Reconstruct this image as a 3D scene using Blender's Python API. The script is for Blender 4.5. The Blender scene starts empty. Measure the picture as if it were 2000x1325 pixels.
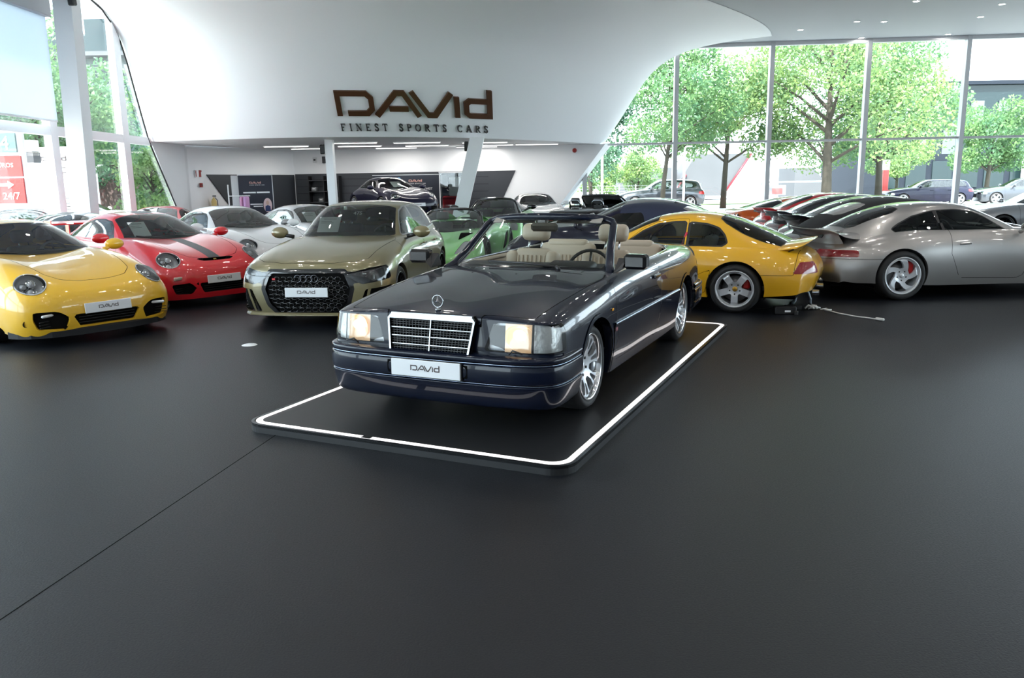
import bpy, math, random
import numpy as np
from mathutils import Vector, Euler, Matrix

# ------------------------------------------------------------------ camera, sky, sun, exposure
scene = bpy.context.scene
CAMH = 1.6724
cd = bpy.data.cameras.new('camera'); cam = bpy.data.objects.new('camera', cd)
scene.collection.objects.link(cam); scene.camera = cam
cd.sensor_width = 36.0; cd.lens = 1570/2000*36.0; cd.clip_end = 500
cam.matrix_world = Matrix.Translation((0,0,CAMH)) @ Matrix.Rotation(math.pi/2-.1934,4,'X') @ Matrix.Rotation(-.016,4,'Z')
world = bpy.data.worlds.new('sky'); scene.world = world; world.use_nodes = True
_n=world.node_tree.nodes; _l=world.node_tree.links; _bg=_n['Background']
_sky=_n.new('ShaderNodeTexSky'); _sky.sky_type='HOSEK_WILKIE'; _sky.turbidity=6.0; _sky.ground_albedo=.4
_sun=Vector((-.25,-.55,.80)).normalized(); _sky.sun_direction=_sun
_mx=_n.new('ShaderNodeMix'); _mx.data_type='RGBA'; _mx.inputs['Factor'].default_value=.75; _mx.inputs['B'].default_value=(.76,.90,1.0,1)
_l.new(_sky.outputs['Color'],_mx.inputs['A']); _l.new(_mx.outputs['Result'],_bg.inputs['Color']); _bg.inputs['Strength'].default_value=1.6
sl=bpy.data.lights.new('sun','SUN'); sl.energy=3.6; sl.angle=.03; sl.color=(1,.98,.94)
so=bpy.data.objects.new('sun',sl); so.rotation_euler=(-_sun).to_track_quat('-Z','Y').to_euler(); scene.collection.objects.link(so)
scene.view_settings.view_transform='Standard'; scene.view_settings.look='None'; scene.view_settings.gamma=1.0; scene.view_settings.use_curve_mapping=False
scene.view_settings.exposure=2.7
scene.cycles.use_denoising=True
scene.cycles.max_bounces=10; scene.cycles.transparent_max_bounces=24; scene.cycles.glossy_bounces=5; scene.cycles.diffuse_bounces=4
scene.cycles.sample_clamp_indirect=6.0; scene.cycles.caustics_reflective=False; scene.cycles.caustics_refractive=False
# ------------------------------------------------------------------ helpers
COL = bpy.context.scene.collection
TAU = 2*math.pi

def link(name, data, mat=None, parent=None, mats=None):
    o = bpy.data.objects.new(name, data)
    COL.objects.link(o)
    if parent is not None: o.parent = parent
    if data is not None and hasattr(data, 'materials') and len(data.materials) == 0:
        for m in (mats if mats else ([mat] if mat else [])): data.materials.append(m)
    elif data is not None and mat is not None and hasattr(data,'materials') and data.materials[0] is not mat:
        o.material_slots[0].link='OBJECT'; o.material_slots[0].material=mat
    return o

def tag(o, label=None, cat=None, group=None, kind=None):
    if label: o['label'] = label
    if cat: o['category'] = cat
    if group: o['group'] = group
    if kind: o['kind'] = kind
    return o

def empty(name, loc=(0,0,0), rz=0.0):
    o = bpy.data.objects.new(name, None)
    COL.objects.link(o)
    o.location = loc; o.rotation_euler = (0,0,rz)
    o.empty_display_size = .2
    return o

def pydata(verts, faces, smooth=False, name='m'):
    me = bpy.data.meshes.new(name)
    me.from_pydata([tuple(map(float, v)) for v in verts], [], faces)
    if smooth: me.polygons.foreach_set('use_smooth', [True]*len(me.polygons))
    me.update()
    return me

class MB:
    """collects simple shapes into one mesh"""
    def __init__(s): s.v=[]; s.f=[]; s.sm=[]
    def add(s, v, f, smooth=False):
        n=len(s.v); s.v += [tuple(p) for p in v]; s.f += [tuple(i+n for i in q) for q in f]; s.sm += [smooth]*len(f); return s
    def box(s, c, d, rot=None, bev=0.0):
        hx,hy,hz=d[0]/2,d[1]/2,d[2]/2
        if bev>=.03: return s.soft(c,d,rot,bev)
        if bev>0:
            b=min(bev,hx*.95,hy*.95,hz*.95)
            vs=[];idx={}
            for sx in(-1,1):
                for sy in(-1,1):
                    for sz in(-1,1):
                        for ax in range(3):
                            p=[sx*(hx-b),sy*(hy-b),sz*(hz-b)]
                            p[ax]=(sx*hx,sy*hy,sz*hz)[ax]
                            idx[(sx,sy,sz,ax)]=len(vs); vs.append(p)
            fs=[]
            for ax in range(3):
                o=[a for a in range(3) if a!=ax]
                for sg in(-1,1):
                    q=[]
                    for a,b2 in((-1,-1),(1,-1),(1,1),(-1,1)):
                        k=[0,0,0];k[ax]=sg;k[o[0]]=a;k[o[1]]=b2
                        q.append(idx[(k[0],k[1],k[2],ax)])
                    if (sg==1) != (ax!=1): q=q[::-1]
                    fs.append(q)
            for ax in range(3):   # edges along ax
                o=[a for a in range(3) if a!=ax]
                for a in(-1,1):
                    for b2 in(-1,1):
                        q=[]
                        for e,which in((-1,0),(1,0),(1,1),(-1,1)):
                            k=[0,0,0];k[ax]=e;k[o[0]]=a;k[o[1]]=b2
                            q.append(idx[(k[0],k[1],k[2],o[which])])
                        fs.append(q)
            for sx in(-1,1):
                for sy in(-1,1):
                    for sz in(-1,1): fs.append([idx[(sx,sy,sz,a)] for a in range(3)])
            # orient outward
            out=[]
            for q in fs:
                p=[Vector(vs[i]) for i in q]; c0=sum(p,Vector())/len(p)
                n=(p[1]-p[0]).cross(p[2]-p[0])
                out.append(q if n.dot(c0)>0 else q[::-1])
            fs=out
        else:
            vs=[(x,y,z) for x in(-hx,hx) for y in(-hy,hy) for z in(-hz,hz)]
            fs=[(0,1,3,2),(4,6,7,5),(0,4,5,1),(2,3,7,6),(0,2,6,4),(1,5,7,3)]
        R = Euler(rot).to_matrix() if rot is not None and not hasattr(rot,'to_3x3') else rot
        o=Vector(c)
        vs=[(R@Vector(p) if R is not None else Vector(p))+o for p in vs]
        return s.add(vs,fs)
    def soft(s, c, d, rot=None, r=.05, n=7):
        """box with rounded edges, smooth"""
        h=np.array(d)/2; r=min(r,h.min()*.98); R = Euler(rot).to_matrix() if rot is not None and not hasattr(rot,'to_3x3') else rot
        o=Vector(c); inner=h-r
        def axis(k):
            e=inner[k]; q=[-1+2*i/(n//2) for i in range(n//2)]
            a=np.sin(np.linspace(-math.pi/2,0,n//2+1)); return np.concatenate([-inner[k]+r*a,[*(inner[k]-r*a[::-1])]])
        vs=[];fs=[];idx={}
        ax=[axis(k) for k in range(3)]; m=len(ax[0])
        def vid(i,j,k):
            key=(i,j,k)
            if key not in idx:
                p=np.array([ax[0][i],ax[1][j],ax[2][k]]); q=np.clip(p,-inner,inner); e=p-q; l=np.linalg.norm(e)
                p=q+e*(r/l) if l>1e-9 else p
                v=Vector(p); v=(R@v if R is not None else v)+o
                idx[key]=len(vs); vs.append(v)
            return idx[key]
        for a in range(m-1):
            for b in range(m-1):
                for e in(0,m-1):
                    for t,f in((0,lambda u,v:(e,u,v)),(1,lambda u,v:(v,e,u)),(2,lambda u,v:(u,v,e))):
                        q=[vid(*f(a,b)),vid(*f(a+1,b)),vid(*f(a+1,b+1)),vid(*f(a,b+1))]
                        fs.append(tuple(q if e else q[::-1]))
        return s.add(vs,fs,True)
    def tube(s, pts, r, n=8, cap=True, closed=False):
        pts=[Vector(p) for p in pts]; m=len(pts)
        rs=r if isinstance(r,(list,tuple)) else [r]*m
        vs=[];prev=None
        for i,p in enumerate(pts):
            a=pts[(i-1)%m] if (closed or i>0) else p
            b=pts[(i+1)%m] if (closed or i<m-1) else p
            t=(b-a).normalized()
            if prev is None:
                up=Vector((0,0,1)) if abs(t.z)<.9 else Vector((1,0,0))
                x=t.cross(up).normalized()
            else: x=(prev-t*prev.dot(t)).normalized()
            prev=x; y=t.cross(x)
            for k in range(n):
                an=TAU*k/n
                vs.append(p+(x*math.cos(an)+y*math.sin(an))*rs[i])
        fs=[]
        for i in range(m if closed else m-1):
            j=(i+1)%m
            for k in range(n):
                l=(k+1)%n
                fs.append((i*n+k,i*n+l,j*n+l,j*n+k))
        if cap and not closed:
            fs.append(tuple(range(n))[::-1]); fs.append(tuple((m-1)*n+k for k in range(n)))
        return s.add(vs,fs,True)
    def lathe(s, prof, n=32, axis='z', c=(0,0,0), a0=0, a1=TAU):
        """prof: list of (r,h)"""
        full=abs(a1-a0-TAU)<1e-6
        vs=[];m=len(prof);cnt=n if full else n+1
        for k in range(cnt):
            an=a0+(a1-a0)*k/n; ca,sa=math.cos(an),math.sin(an)
            for r,h in prof:
                p={'z':(r*ca,r*sa,h),'y':(r*ca,h,-r*sa),'x':(h,r*ca,r*sa)}[axis]
                vs.append((p[0]+c[0],p[1]+c[1],p[2]+c[2]))
        fs=[]
        for k in range(n):
            l=(k+1)%cnt
            for i in range(m-1):
                fs.append((k*m+i,l*m+i,l*m+i+1,k*m+i+1))
        return s.add(vs,fs,True)
    def prism(s, poly, z0, z1, tf=None):
        """poly 2D ccw, extruded; tf maps (a,b,h)->xyz"""
        n=len(poly); tf=tf or (lambda a,b,h:(a,b,h))
        vs=[tf(a,b,z0) for a,b in poly]+[tf(a,b,z1) for a,b in poly]
        fs=[tuple(range(n))[::-1],tuple(range(n,2*n))]+[(i,(i+1)%n,n+(i+1)%n,n+i) for i in range(n)]
        return s.add(vs,fs)
    def sphere(s, c, r, n=12, m=8, sc=(1,1,1)):
        vs=[];fs=[]
        for i in range(m+1):
            t=math.pi*i/m
            for k in range(n):
                a=TAU*k/n
                vs.append((c[0]+r*sc[0]*math.sin(t)*math.cos(a),c[1]+r*sc[1]*math.sin(t)*math.sin(a),c[2]+r*sc[2]*math.cos(t)))
        for i in range(m):
            for k in range(n):
                l=(k+1)%n
                fs.append((i*n+k,(i+1)*n+k,(i+1)*n+l,i*n+l))
        return s.add(vs,fs,True)
    def mesh(s, name='m'):
        me=bpy.data.meshes.new(name)
        me.from_pydata([tuple(map(float,p)) for p in s.v],[],s.f)
        me.polygons.foreach_set('use_smooth', s.sm)
        me.update()
        return me
    def build(s, name, mat=None, parent=None):
        return link(name, s.mesh(name), mat, parent)

# ------------------------------------------------------------------ smooth cage surfaces + cutting
def bspline_w(n, per, first=None, last=None):
    """weights (samples x n) of a uniform cubic B-spline over n control points, phantom ends 2p0-p1"""
    ts=[]
    for i in range(n-1):
        k=per[i] if hasattr(per,'__len__') else per
        ts += [i+a/k for a in range(k)]
    ts.append(n-1)
    W=np.zeros((len(ts),n+2))
    for r,t in enumerate(ts):
        i=min(int(t+1e-9),n-2); f=t-i
        b=[(1-f)**3/6,(3*f**3-6*f**2+4)/6,(-3*f**3+3*f**2+3*f+1)/6,f**3/6]
        for k in range(4): W[r,i+k]+=b[k]
    return np.array(ts),W

def ext(C, mirror):
    a = C[:1]*2-C[1:2]
    if mirror: a = C[1:2]*np.array([1,-1,1])
    b = C[-1:]*2-C[-2:-1]
    return np.concatenate([a,C,b],0)

class Surf:
    def __init__(s, C, nu, nv, tight=.6, mirror=True):
        C=np.array(C,float); I,J,_=C.shape
        tu,Wu=bspline_w(I,nu); tv,Wv=bspline_w(J,nv)
        idx_u=[int(np.argmin(abs(tu-i))) for i in range(I)]; idx_v=[int(np.argmin(abs(tv-j))) for j in range(J)]
        def ev(D):
            E=np.stack([ext(D[:,j],False) for j in range(J)],1)       # (I+2,J,3)
            P=np.einsum('ai,ijk->ajk',Wu,E)                            # (nu,J,3)
            Q=np.stack([ext(P[a],mirror) for a in range(P.shape[0])],0)
            return np.einsum('bj,ajk->abk',Wv,Q)
        D=C.copy()
        for _ in range(2):
            S=ev(D)[np.ix_(idx_u,idx_v)]
            D=D+tight*(C-S)
            if mirror: D[:,0,1]=0
        P=ev(D)
        if mirror: P[:,0,1]=0
        du=np.gradient(P,axis=0); dv=np.gradient(P,axis=1)
        N=np.cross(dv,du); L=np.linalg.norm(N,axis=2,keepdims=True)
        N=N/np.maximum(L,1e-12)
        if mirror:
            N[:,0,1]=0; N[:,0]/=np.maximum(np.linalg.norm(N[:,0],axis=1,keepdims=True),1e-9)
        a,b=P.shape[:2]
        U,V=np.meshgrid(tu,tv,indexing='ij')
        s.A=np.concatenate([P,N,U[...,None],V[...,None]],2).reshape(-1,8)
        s.new=[]
        s.F=[(i*b+j,i*b+j+1,(i+1)*b+j+1,(i+1)*b+j) for i in range(a-1) for j in range(b-1)]
        s.flip=False
    def arr(s):
        if s.new:
            s.A=np.concatenate([s.A,np.array(s.new)],0); s.new=[]
        return s.A
    def split(s, F, g):
        """cut faces F along g(A)=0 -> (inside, outside)"""
        A=s.arr()
        gv=g(A); gl=gv.tolist(); cache={}; base=len(A)
        Fi=[];Fo=[]
        def cut(a,b):
            k=(a,b) if a<b else (b,a)
            if k in cache: return cache[k]
            t=gl[k[0]]/(gl[k[0]]-gl[k[1]])
            p=A[k[0]]*(1-t)+A[k[1]]*t
            nn=p[3:6]; l=np.linalg.norm(nn); p[3:6]=nn/l if l>1e-9 else nn
            cache[k]=base+len(s.new); s.new.append(p); return cache[k]
        for f in F:
            neg=0
            for i in f:
                if gl[i]<0: neg+=1
            if neg==0: Fo.append(f); continue
            if neg==len(f): Fi.append(f); continue
            a=[];b=[];n=len(f)
            for k in range(n):
                i=f[k]; j=f[(k+1)%n]
                si=gl[i]<0; sj=gl[j]<0
                (a if si else b).append(i)
                if si!=sj:
                    c=cut(i,j); a.append(c); b.append(c)
            if len(a)>2: Fi.append(tuple(a))
            if len(b)>2: Fo.append(tuple(b))
        s.arr()
        return Fi,Fo
    def band(s, F, g, w):
        """thin strip |g|<w -> (strip, rest)"""
        i,o=s.split(F,lambda A:g(A)-w)
        i2,st=s.split(i,lambda A:g(A)+w)
        return st,o+i2
    def boundary(s, F):
        cnt={}
        for f in F:
            n=len(f)
            for k in range(n):
                a,b=f[k],f[(k+1)%n]
                key=(a,b) if a<b else (b,a)
                if key in cnt: cnt[key]=None
                else: cnt[key]=(a,b)
        return [e for e in cnt.values() if e]
    def flange(s, F, pred, vec=None, depth=.03):
        """inward return along boundary edges whose two vertices satisfy pred(A)"""
        A=s.arr(); ok=pred(A)
        E=[e for e in s.boundary(F) if ok[e[0]] and ok[e[1]]]
        out=[]; base=len(A)
        for a,b in E:
            pa,pb=A[a].copy(),A[b].copy()
            oa=np.array(vec) if vec is not None else -pa[3:6]*depth
            ob=np.array(vec) if vec is not None else -pb[3:6]*depth
            n=np.cross(pb[:3]-pa[:3],oa); l=np.linalg.norm(n)
            if l<1e-12: continue
            n=-n/l
            rows=[]
            for p,o in((pa,0),(pb,0),(pb,ob),(pa,oa)):
                q=p.copy(); q[:3]=q[:3]+o; q[3:6]=n; rows.append(q)
            k=base+len(s.new); s.new+=rows
            out.append((k+1,k,k+3,k+2))
        s.arr()
        return out
    def mesh(s, F, side='both', off=0.0, name='m'):
        """side: 'both' mirrored & welded, 'L', 'R'"""
        A=s.arr()
        used=sorted({i for f in F for i in f}); mp={i:k for k,i in enumerate(used)}
        B=A[used]; P=B[:,:3]+B[:,3:6]*off; N=B[:,3:6]
        fl=[tuple(mp[i] for i in f) for f in F]
        if side=='both':
            n=len(used); mir=[]; extra=[]; 
            cen=P[:,1]<1e-5
            m2=np.zeros(n,int); c=n
            for k in range(n):
                if cen[k]: m2[k]=k
                else: m2[k]=c; c+=1
            sel=~cen
            P=np.concatenate([P,P[sel]*np.array([1,-1,1])]); N=np.concatenate([N,N[sel]*np.array([1,-1,1])])
            fl=fl+[tuple(int(m2[i]) for i in f[::-1]) for f in fl]
        elif side=='R':
            P=P*np.array([1,-1,1]); N=N*np.array([1,-1,1]); fl=[f[::-1] for f in fl]
        me=bpy.data.meshes.new(name)
        me.from_pydata(P.tolist(),[],fl)
        me.polygons.foreach_set('use_smooth',[True]*len(me.polygons))
        me.update()
        if len(me.vertices)==len(N): me.normals_split_custom_set_from_vertices(N.tolist())
        return me

def smin(a,b,k):
    h=np.clip(.5+.5*(b-a)/k,0,1); return b*(1-h)+a*h-k*h*(1-h)
def sd_poly(px,py,pts,r=0.0):
    """signed distance to polygon (negative inside), grown by r"""
    pts=np.array(pts,float); n=len(pts)
    d=np.full(px.shape,1e9); sgn=np.ones(px.shape)
    for i in range(n):
        a=pts[i]; b=pts[i-1]
        ex,ey=b-a; wx,wy=px-a[0],py-a[1]
        t=np.clip((wx*ex+wy*ey)/(ex*ex+ey*ey+1e-12),0,1)
        bx,by=wx-ex*t,wy-ey*t
        d=np.minimum(d,bx*bx+by*by)
        c1=py>=a[1]; c2=py<b[1]; c3=ex*wy>ey*wx
        fl=(c1&c2&c3)|(~c1&~c2&~c3)
        sgn=np.where(fl,-sgn,sgn)
    return sgn*np.sqrt(d)-r
def poly_xz(pts,r=0.0,ymin=.2):
    return lambda A: np.maximum(sd_poly(A[:,0],A[:,2],pts,r), ymin-A[:,1])
def poly_yz(pts,r=0.0,xmin=None,xmax=None):
    def g(A):
        d=sd_poly(A[:,1],A[:,2],pts,r)
        if xmin is not None: d=np.maximum(d,xmin-A[:,0])
        if xmax is not None: d=np.maximum(d,A[:,0]-xmax)
        return d
    return g
def poly_xy(pts,r=0.0,zmin=-9):
    return lambda A: np.maximum(sd_poly(A[:,0],A[:,1],pts,r), zmin-A[:,2])
def poly_uv(pts,r=0.0):
    return lambda A: sd_poly(A[:,6],A[:,7],pts,r)
def ellip(c,n,up,ra,rb,dep=.25):
    """ellipse looking along n (outward)"""
    n=np.array(n,float); n/=np.linalg.norm(n); up=np.array(up,float); a=np.cross(up,n); a/=np.linalg.norm(a); b=np.cross(n,a); c=np.array(c,float)
    def g(A):
        q=A[:,:3]-c
        d=(np.sqrt((q@a/ra)**2+(q@b/rb)**2)-1)*min(ra,rb)
        d=np.maximum(d,np.abs(q@n)-dep)
        return np.maximum(d,-(A[:,3:6]@n)*.2)
    return g

# ------------------------------------------------------------------ materials
MATS={}
def nt(m): return m.node_tree.nodes,m.node_tree.links
def pmat(name, col, rough=.5, metal=0.0, coat=0.0, spec=.5, emit=None, estr=0.0, coat_rough=.03, bump=None, var=None, **kw):
    if name in MATS: return MATS[name]
    m=bpy.data.materials.new(name); m.use_nodes=True
    ns,ls=nt(m); b=ns['Principled BSDF']
    b.inputs['Base Color'].default_value=(*col,1)
    b.inputs['Roughness'].default_value=rough; b.inputs['Metallic'].default_value=metal
    b.inputs['Coat Weight'].default_value=coat; b.inputs['Coat Roughness'].default_value=coat_rough
    b.inputs['Specular IOR Level'].default_value=spec
    if emit: b.inputs['Emission Color'].default_value=(*emit,1); b.inputs['Emission Strength'].default_value=estr
    for k,v in kw.items(): b.inputs[k].default_value=v
    if var or bump:
        tc=ns.new('ShaderNodeTexCoord'); no=ns.new('ShaderNodeTexNoise')
        sc=(var or bump)[0]; no.inputs['Scale'].default_value=sc; no.inputs['Detail'].default_value=4
        ls.new(tc.outputs['Object'],no.inputs['Vector'])
        if var:
            mx=ns.new('ShaderNodeMix'); mx.data_type='RGBA'
            mx.inputs['A'].default_value=(*[c*(1-var[1]) for c in col],1); mx.inputs['B'].default_value=(*[min(1,c*(1+var[1])) for c in col],1)
            ls.new(no.outputs['Fac'],mx.inputs['Factor']); ls.new(mx.outputs['Result'],b.inputs['Base Color'])
        if bump:
            bp=ns.new('ShaderNodeBump'); bp.inputs['Strength'].default_value=bump[1]; bp.inputs['Distance'].default_value=bump[2] if len(bump)>2 else .002
            ls.new(no.outputs['Fac'],bp.inputs['Height']); ls.new(bp.outputs['Normal'],b.inputs['Normal'])
    MATS[name]=m; return m
def paint(name,col,metal=0.0,rough=.35,flake=0.0):
    m=pmat('paint_'+name,col,rough=rough,metal=metal,coat=1.0,coat_rough=.02,spec=.5)
    if flake and not m.get('fl'):
        m['fl']=1; ns,ls=nt(m); b=ns['Principled BSDF']
        tc=ns.new('ShaderNodeTexCoord'); no=ns.new('ShaderNodeTexNoise'); no.inputs['Scale'].default_value=900
        rr=ns.new('ShaderNodeMapRange'); rr.inputs['To Min'].default_value=rough-flake; rr.inputs['To Max'].default_value=rough+flake
        ls.new(tc.outputs['Object'],no.inputs['Vector']); ls.new(no.outputs['Fac'],rr.inputs['Value']); ls.new(rr.outputs['Result'],b.inputs['Roughness'])
    return m
def glassmat(name,tint=(.75,.85,.82),refl=1.0,rough=0.0,ior=1.5):
    """thin pane: tinted transparency with Fresnel reflection"""
    if name in MATS: return MATS[name]
    m=bpy.data.materials.new(name); m.use_nodes=True; ns,ls=nt(m)
    for n in list(ns): ns.remove(n)
    out=ns.new('ShaderNodeOutputMaterial'); mix=ns.new('ShaderNodeMixShader'); tr=ns.new('ShaderNodeBsdfTransparent'); gl=ns.new('ShaderNodeBsdfGlossy'); fr=ns.new('ShaderNodeFresnel')
    fr.inputs['IOR'].default_value=ior
    tr.inputs['Color'].default_value=(*tint,1); gl.inputs['Roughness'].default_value=rough; gl.inputs['Color'].default_value=(refl,refl,refl,1)
    ls.new(fr.outputs['Fac'],mix.inputs['Fac']); ls.new(tr.outputs['BSDF'],mix.inputs[1]); ls.new(gl.outputs['BSDF'],mix.inputs[2]); ls.new(mix.outputs['Shader'],out.inputs['Surface'])
    MATS[name]=m; return m

CHROME=pmat('chrome',(.44,.45,.47),rough=.10,metal=1.0)
SILVER=pmat('alloy_silver',(.62,.64,.67),rough=.32,metal=.45,coat=.6)
RUBBER=pmat('tyre_rubber',(.012,.012,.013),rough=.7,bump=(60,.2,.002))
BLACK=pmat('black_plastic',(.008,.008,.009),rough=.45)
GLOSSBLACK=pmat('gloss_black',(.004,.004,.005),rough=.1,coat=1.0)
DARK=pmat('dark_underbody',(.004,.004,.004),rough=.9,spec=.1)
GAP=pmat('shut_line_dark',(.003,.003,.003),rough=.9,spec=.05)
CARGLASS=glassmat('car_glass',(.76,.86,.83),ior=1.85)
DARKGLASS=glassmat('dark_car_glass',(.32,.38,.38),ior=1.8)
CLEAR=glassmat('lamp_lens',(.92,.94,.95))
REDLENS=pmat('red_lamp_lens',(.24,.006,.010),rough=.15,coat=.6)
PLATEW=pmat('plate_white',(.72,.74,.76),rough=.35,coat=.3)
LOGOM=pmat('logo_dark',(.05,.035,.035),rough=.4)
PAPER=pmat('paper_white',(.82,.83,.85),rough=.6)
INTBLACK=pmat('interior_black',(.034,.035,.037),rough=.6)
REFLECTOR=pmat('lamp_reflector',(.7,.72,.74),rough=.15,metal=1.0)
# ------------------------------------------------------------------ lettering drawn as strokes
def stroke(mb, pts, w, d, tf, closed=False):
    """flat bar along 2D polyline, mitred, extruded from 0 to d; tf maps (a,b,h)->xyz"""
    P=[Vector((p[0],p[1])) for p in pts]; n=len(P)
    ws=w if isinstance(w,(list,tuple)) else [w]*n
    Lf=[];Rt=[]
    for i in range(n):
        a=P[(i-1)%n] if (closed or i>0) else None; b=P[(i+1)%n] if (closed or i<n-1) else None
        t1=(P[i]-a).normalized() if a is not None else (b-P[i]).normalized()
        t2=(b-P[i]).normalized() if b is not None else t1
        n1=Vector((-t1.y,t1.x)); n2=Vector((-t2.y,t2.x)); m=(n1+n2)
        m=m.normalized() if m.length>1e-6 else n1
        k=min(1/max(m.dot(n1),.35),2.2)*ws[i]/2
        Lf.append(P[i]+m*k); Rt.append(P[i]-m*k)
    for i in range(n if closed else n-1):
        j=(i+1)%n
        mb.prism([Rt[i],Rt[j],Lf[j],Lf[i]],0,d,tf)
def arc(cx,cy,rx,ry,a0,a1,n=10):
    return [(cx+rx*math.cos(math.radians(a0+(a1-a0)*k/n)),cy+ry*math.sin(math.radians(a0+(a1-a0)*k/n))) for k in range(n+1)]
def logo(mb, tf, d, w=.205, each=None):
    """five wide geometric letters, cap height 1, total width about 6.1"""
    T=tf
    def R(pts): stroke(mb,pts,w,d,T)
    h=w/2
    # D: full stem, bowl, bottom bar cut free of the stem
    R([(h,.0),(h,1-h+.0),(1.18,1-h),(1.36,1-h-.18),(1.36,h+.18),(1.18,h),(.42,h)])
    if each: each('D',mb); mb=MB()
    # A
    R([(1.52,0),(2.32,1-h*.6),(2.60,1-h*.6),(3.15,0)])
    R([(2.02,.30),(2.75,.30)])
    if each: each('A',mb); mb=MB()
    # V
    R([(2.92,1),(3.52,h*.6),(3.78,h*.6),(4.45,1)])
    if each: each('V',mb); mb=MB()
    # I
    R([(4.66,0),(4.66,.86)])
    if each: each('I',mb); mb=MB()
    # d
    R([(5.98,.72),(5.20,.72),(5.04,.6),(5.04,h+.1),(5.16,h),(5.98,h)])
    R([(6.0,0),(6.0,1.2)])
    if each: each('d',mb)
SER={
'F':([[(.12,0),(.12,1)]],[[(0,.97),(.62,.97)],[(.62,.97),(.62,.78)],[(.12,.52),(.45,.52)],[(0,.03),(.3,.03)]]),
'I':([[(.14,0),(.14,1)]],[[(0,.97),(.28,.97)],[(0,.03),(.28,.03)]]),
'N':([[(.14,1),(.72,0)]],[[(.14,0),(.14,1)],[(.72,0),(.72,1)],[(0,.03),(.28,.03)],[(0,.97),(.2,.97)],[(.58,.97),(.86,.97)]]),
'E':([[(.12,0),(.12,1)]],[[(0,.97),(.6,.97)],[(.6,.97),(.6,.8)],[(.12,.52),(.45,.52)],[(0,.03),(.62,.03)],[(.62,.03),(.62,.22)]]),
'S':([[(.5,.82),(.42,.93),(.28,.97),(.12,.9),(.08,.74),(.18,.6),(.4,.46),(.5,.3),(.46,.12),(.3,.03),(.14,.06),(.05,.2)]],[[(.52,.98),(.52,.75)],[(.04,.25),(.04,.02)]]),
'T':([[(.34,0),(.34,1)]],[[(0,.97),(.68,.97)],[(.0,.97),(.0,.76)],[(.68,.97),(.68,.76)],[(.2,.03),(.48,.03)]]),
'P':([[(.12,0),(.12,1)],[(.45,.93),(.56,.82),(.56,.66),(.45,.53)]],[[(0,.97),(.42,.97)],[(.12,.5),(.42,.5)],[(0,.03),(.3,.03)]]),
'O':([arc(.40,.5,.36,.48,60,-60,8),arc(.40,.5,.36,.48,120,240,8)],[arc(.40,.5,.36,.48,60,120,4),arc(.40,.5,.36,.48,240,300,4)]),
'R':([[(.12,0),(.12,1)],[(.45,.93),(.56,.83),(.56,.68),(.45,.55)],[(.36,.5),(.66,.02)]],[[(0,.97),(.42,.97)],[(.12,.52),(.42,.52)],[(0,.03),(.3,.03)],[(.6,.03),(.76,.03)]]),
'C':([arc(.40,.5,.36,.48,120,240,8)],[arc(.40,.5,.36,.48,120,45,5),arc(.40,.5,.36,.48,240,320,5),[(.68,.95),(.68,.7)]]),
'A':([[(.40,1),(.74,0)]],[[(.40,1),(.08,0)],[(.2,.34),(.6,.34)],[(-.02,.03),(.22,.03)],[(.6,.03),(.88,.03)]]),
}
SERW={'F':.66,'I':.28,'N':.86,'E':.66,'S':.56,'T':.7,'P':.6,'O':.8,'R':.76,'C':.74,'A':.84}
def serif(mb, text, tf, d, gap=.34, space=.62, w=.17, th=.07, each=None):
    x=0
    for ch in text:
        if ch==' ': x+=space; continue
        if each: mb=MB()
        T=lambda a,b,h,x=x: tf(a+x,b,h)
        for s in SER[ch][0]: stroke(mb,s,w,d,T)
        for s in SER[ch][1]: stroke(mb,s,th,d,T)
        x+=SERW[ch]+gap
        if each: each(ch,mb)
    return x-gap
def text_mesh(body, size, align='LEFT', ext=0.0, name='lettering', shear=0.0, spacing=1.0):
    cu=bpy.data.curves.new(name,'FONT'); cu.body=body; cu.size=size; cu.align_x=align; cu.extrude=ext; cu.resolution_u=2; cu.space_character=spacing; cu.shear=shear
    o=bpy.data.objects.new('tmp',cu); COL.objects.link(o)
    bpy.context.view_layer.update()
    me=bpy.data.meshes.new_from_object(o.evaluated_get(bpy.context.evaluated_depsgraph_get()))
    bpy.data.objects.remove(o); bpy.data.curves.remove(cu)
    me.name=name; me.materials.clear()
    return me
# ------------------------------------------------------------------ wheels
WHEELS={}
def polar_face(prof, hole, nr=30, na=180, depth=.03, hubcap=.0):
    """wheel face: dished disc (prof: r->h array pairs) with openings cut where hole(x,z)<0. axis = +y outward. returns Mesh"""
    rs=np.linspace(.012,prof[-1][0],nr); hs=np.interp(rs,[p[0] for p in prof],[p[1] for p in prof])
    an=np.linspace(0,TAU,na,endpoint=False)
    S=Surf.__new__(Surf); S.new=[]
    P=np.stack([np.outer(np.cos(an),rs),np.broadcast_to(hs,(na,nr)),np.outer(np.sin(an),rs)],2)
    dh=np.gradient(hs,rs)
    N=np.stack([np.outer(-np.cos(an),dh),np.ones((na,nr)),np.outer(-np.sin(an),dh)],2); N/=np.linalg.norm(N,axis=2,keepdims=True)
    S.A=np.concatenate([P,N,np.zeros((na,nr,2))],2).reshape(-1,8)
    F=[(i*nr+j,i*nr+j+1,((i+1)%na)*nr+j+1,((i+1)%na)*nr+j) for i in range(na) for j in range(nr-1)]
    F=[f[::-1] for f in F]
    inn,out=S.split(F,lambda A:hole(A[:,0],A[:,2]))
    R=prof[-1][0]
    fl=S.flange(out,lambda A:(np.hypot(A[:,0],A[:,2])<R-.004)&(np.hypot(A[:,0],A[:,2])>.02),vec=(0,-depth,0))
    me=S.mesh(out+fl,side='L')
    return me

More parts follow.
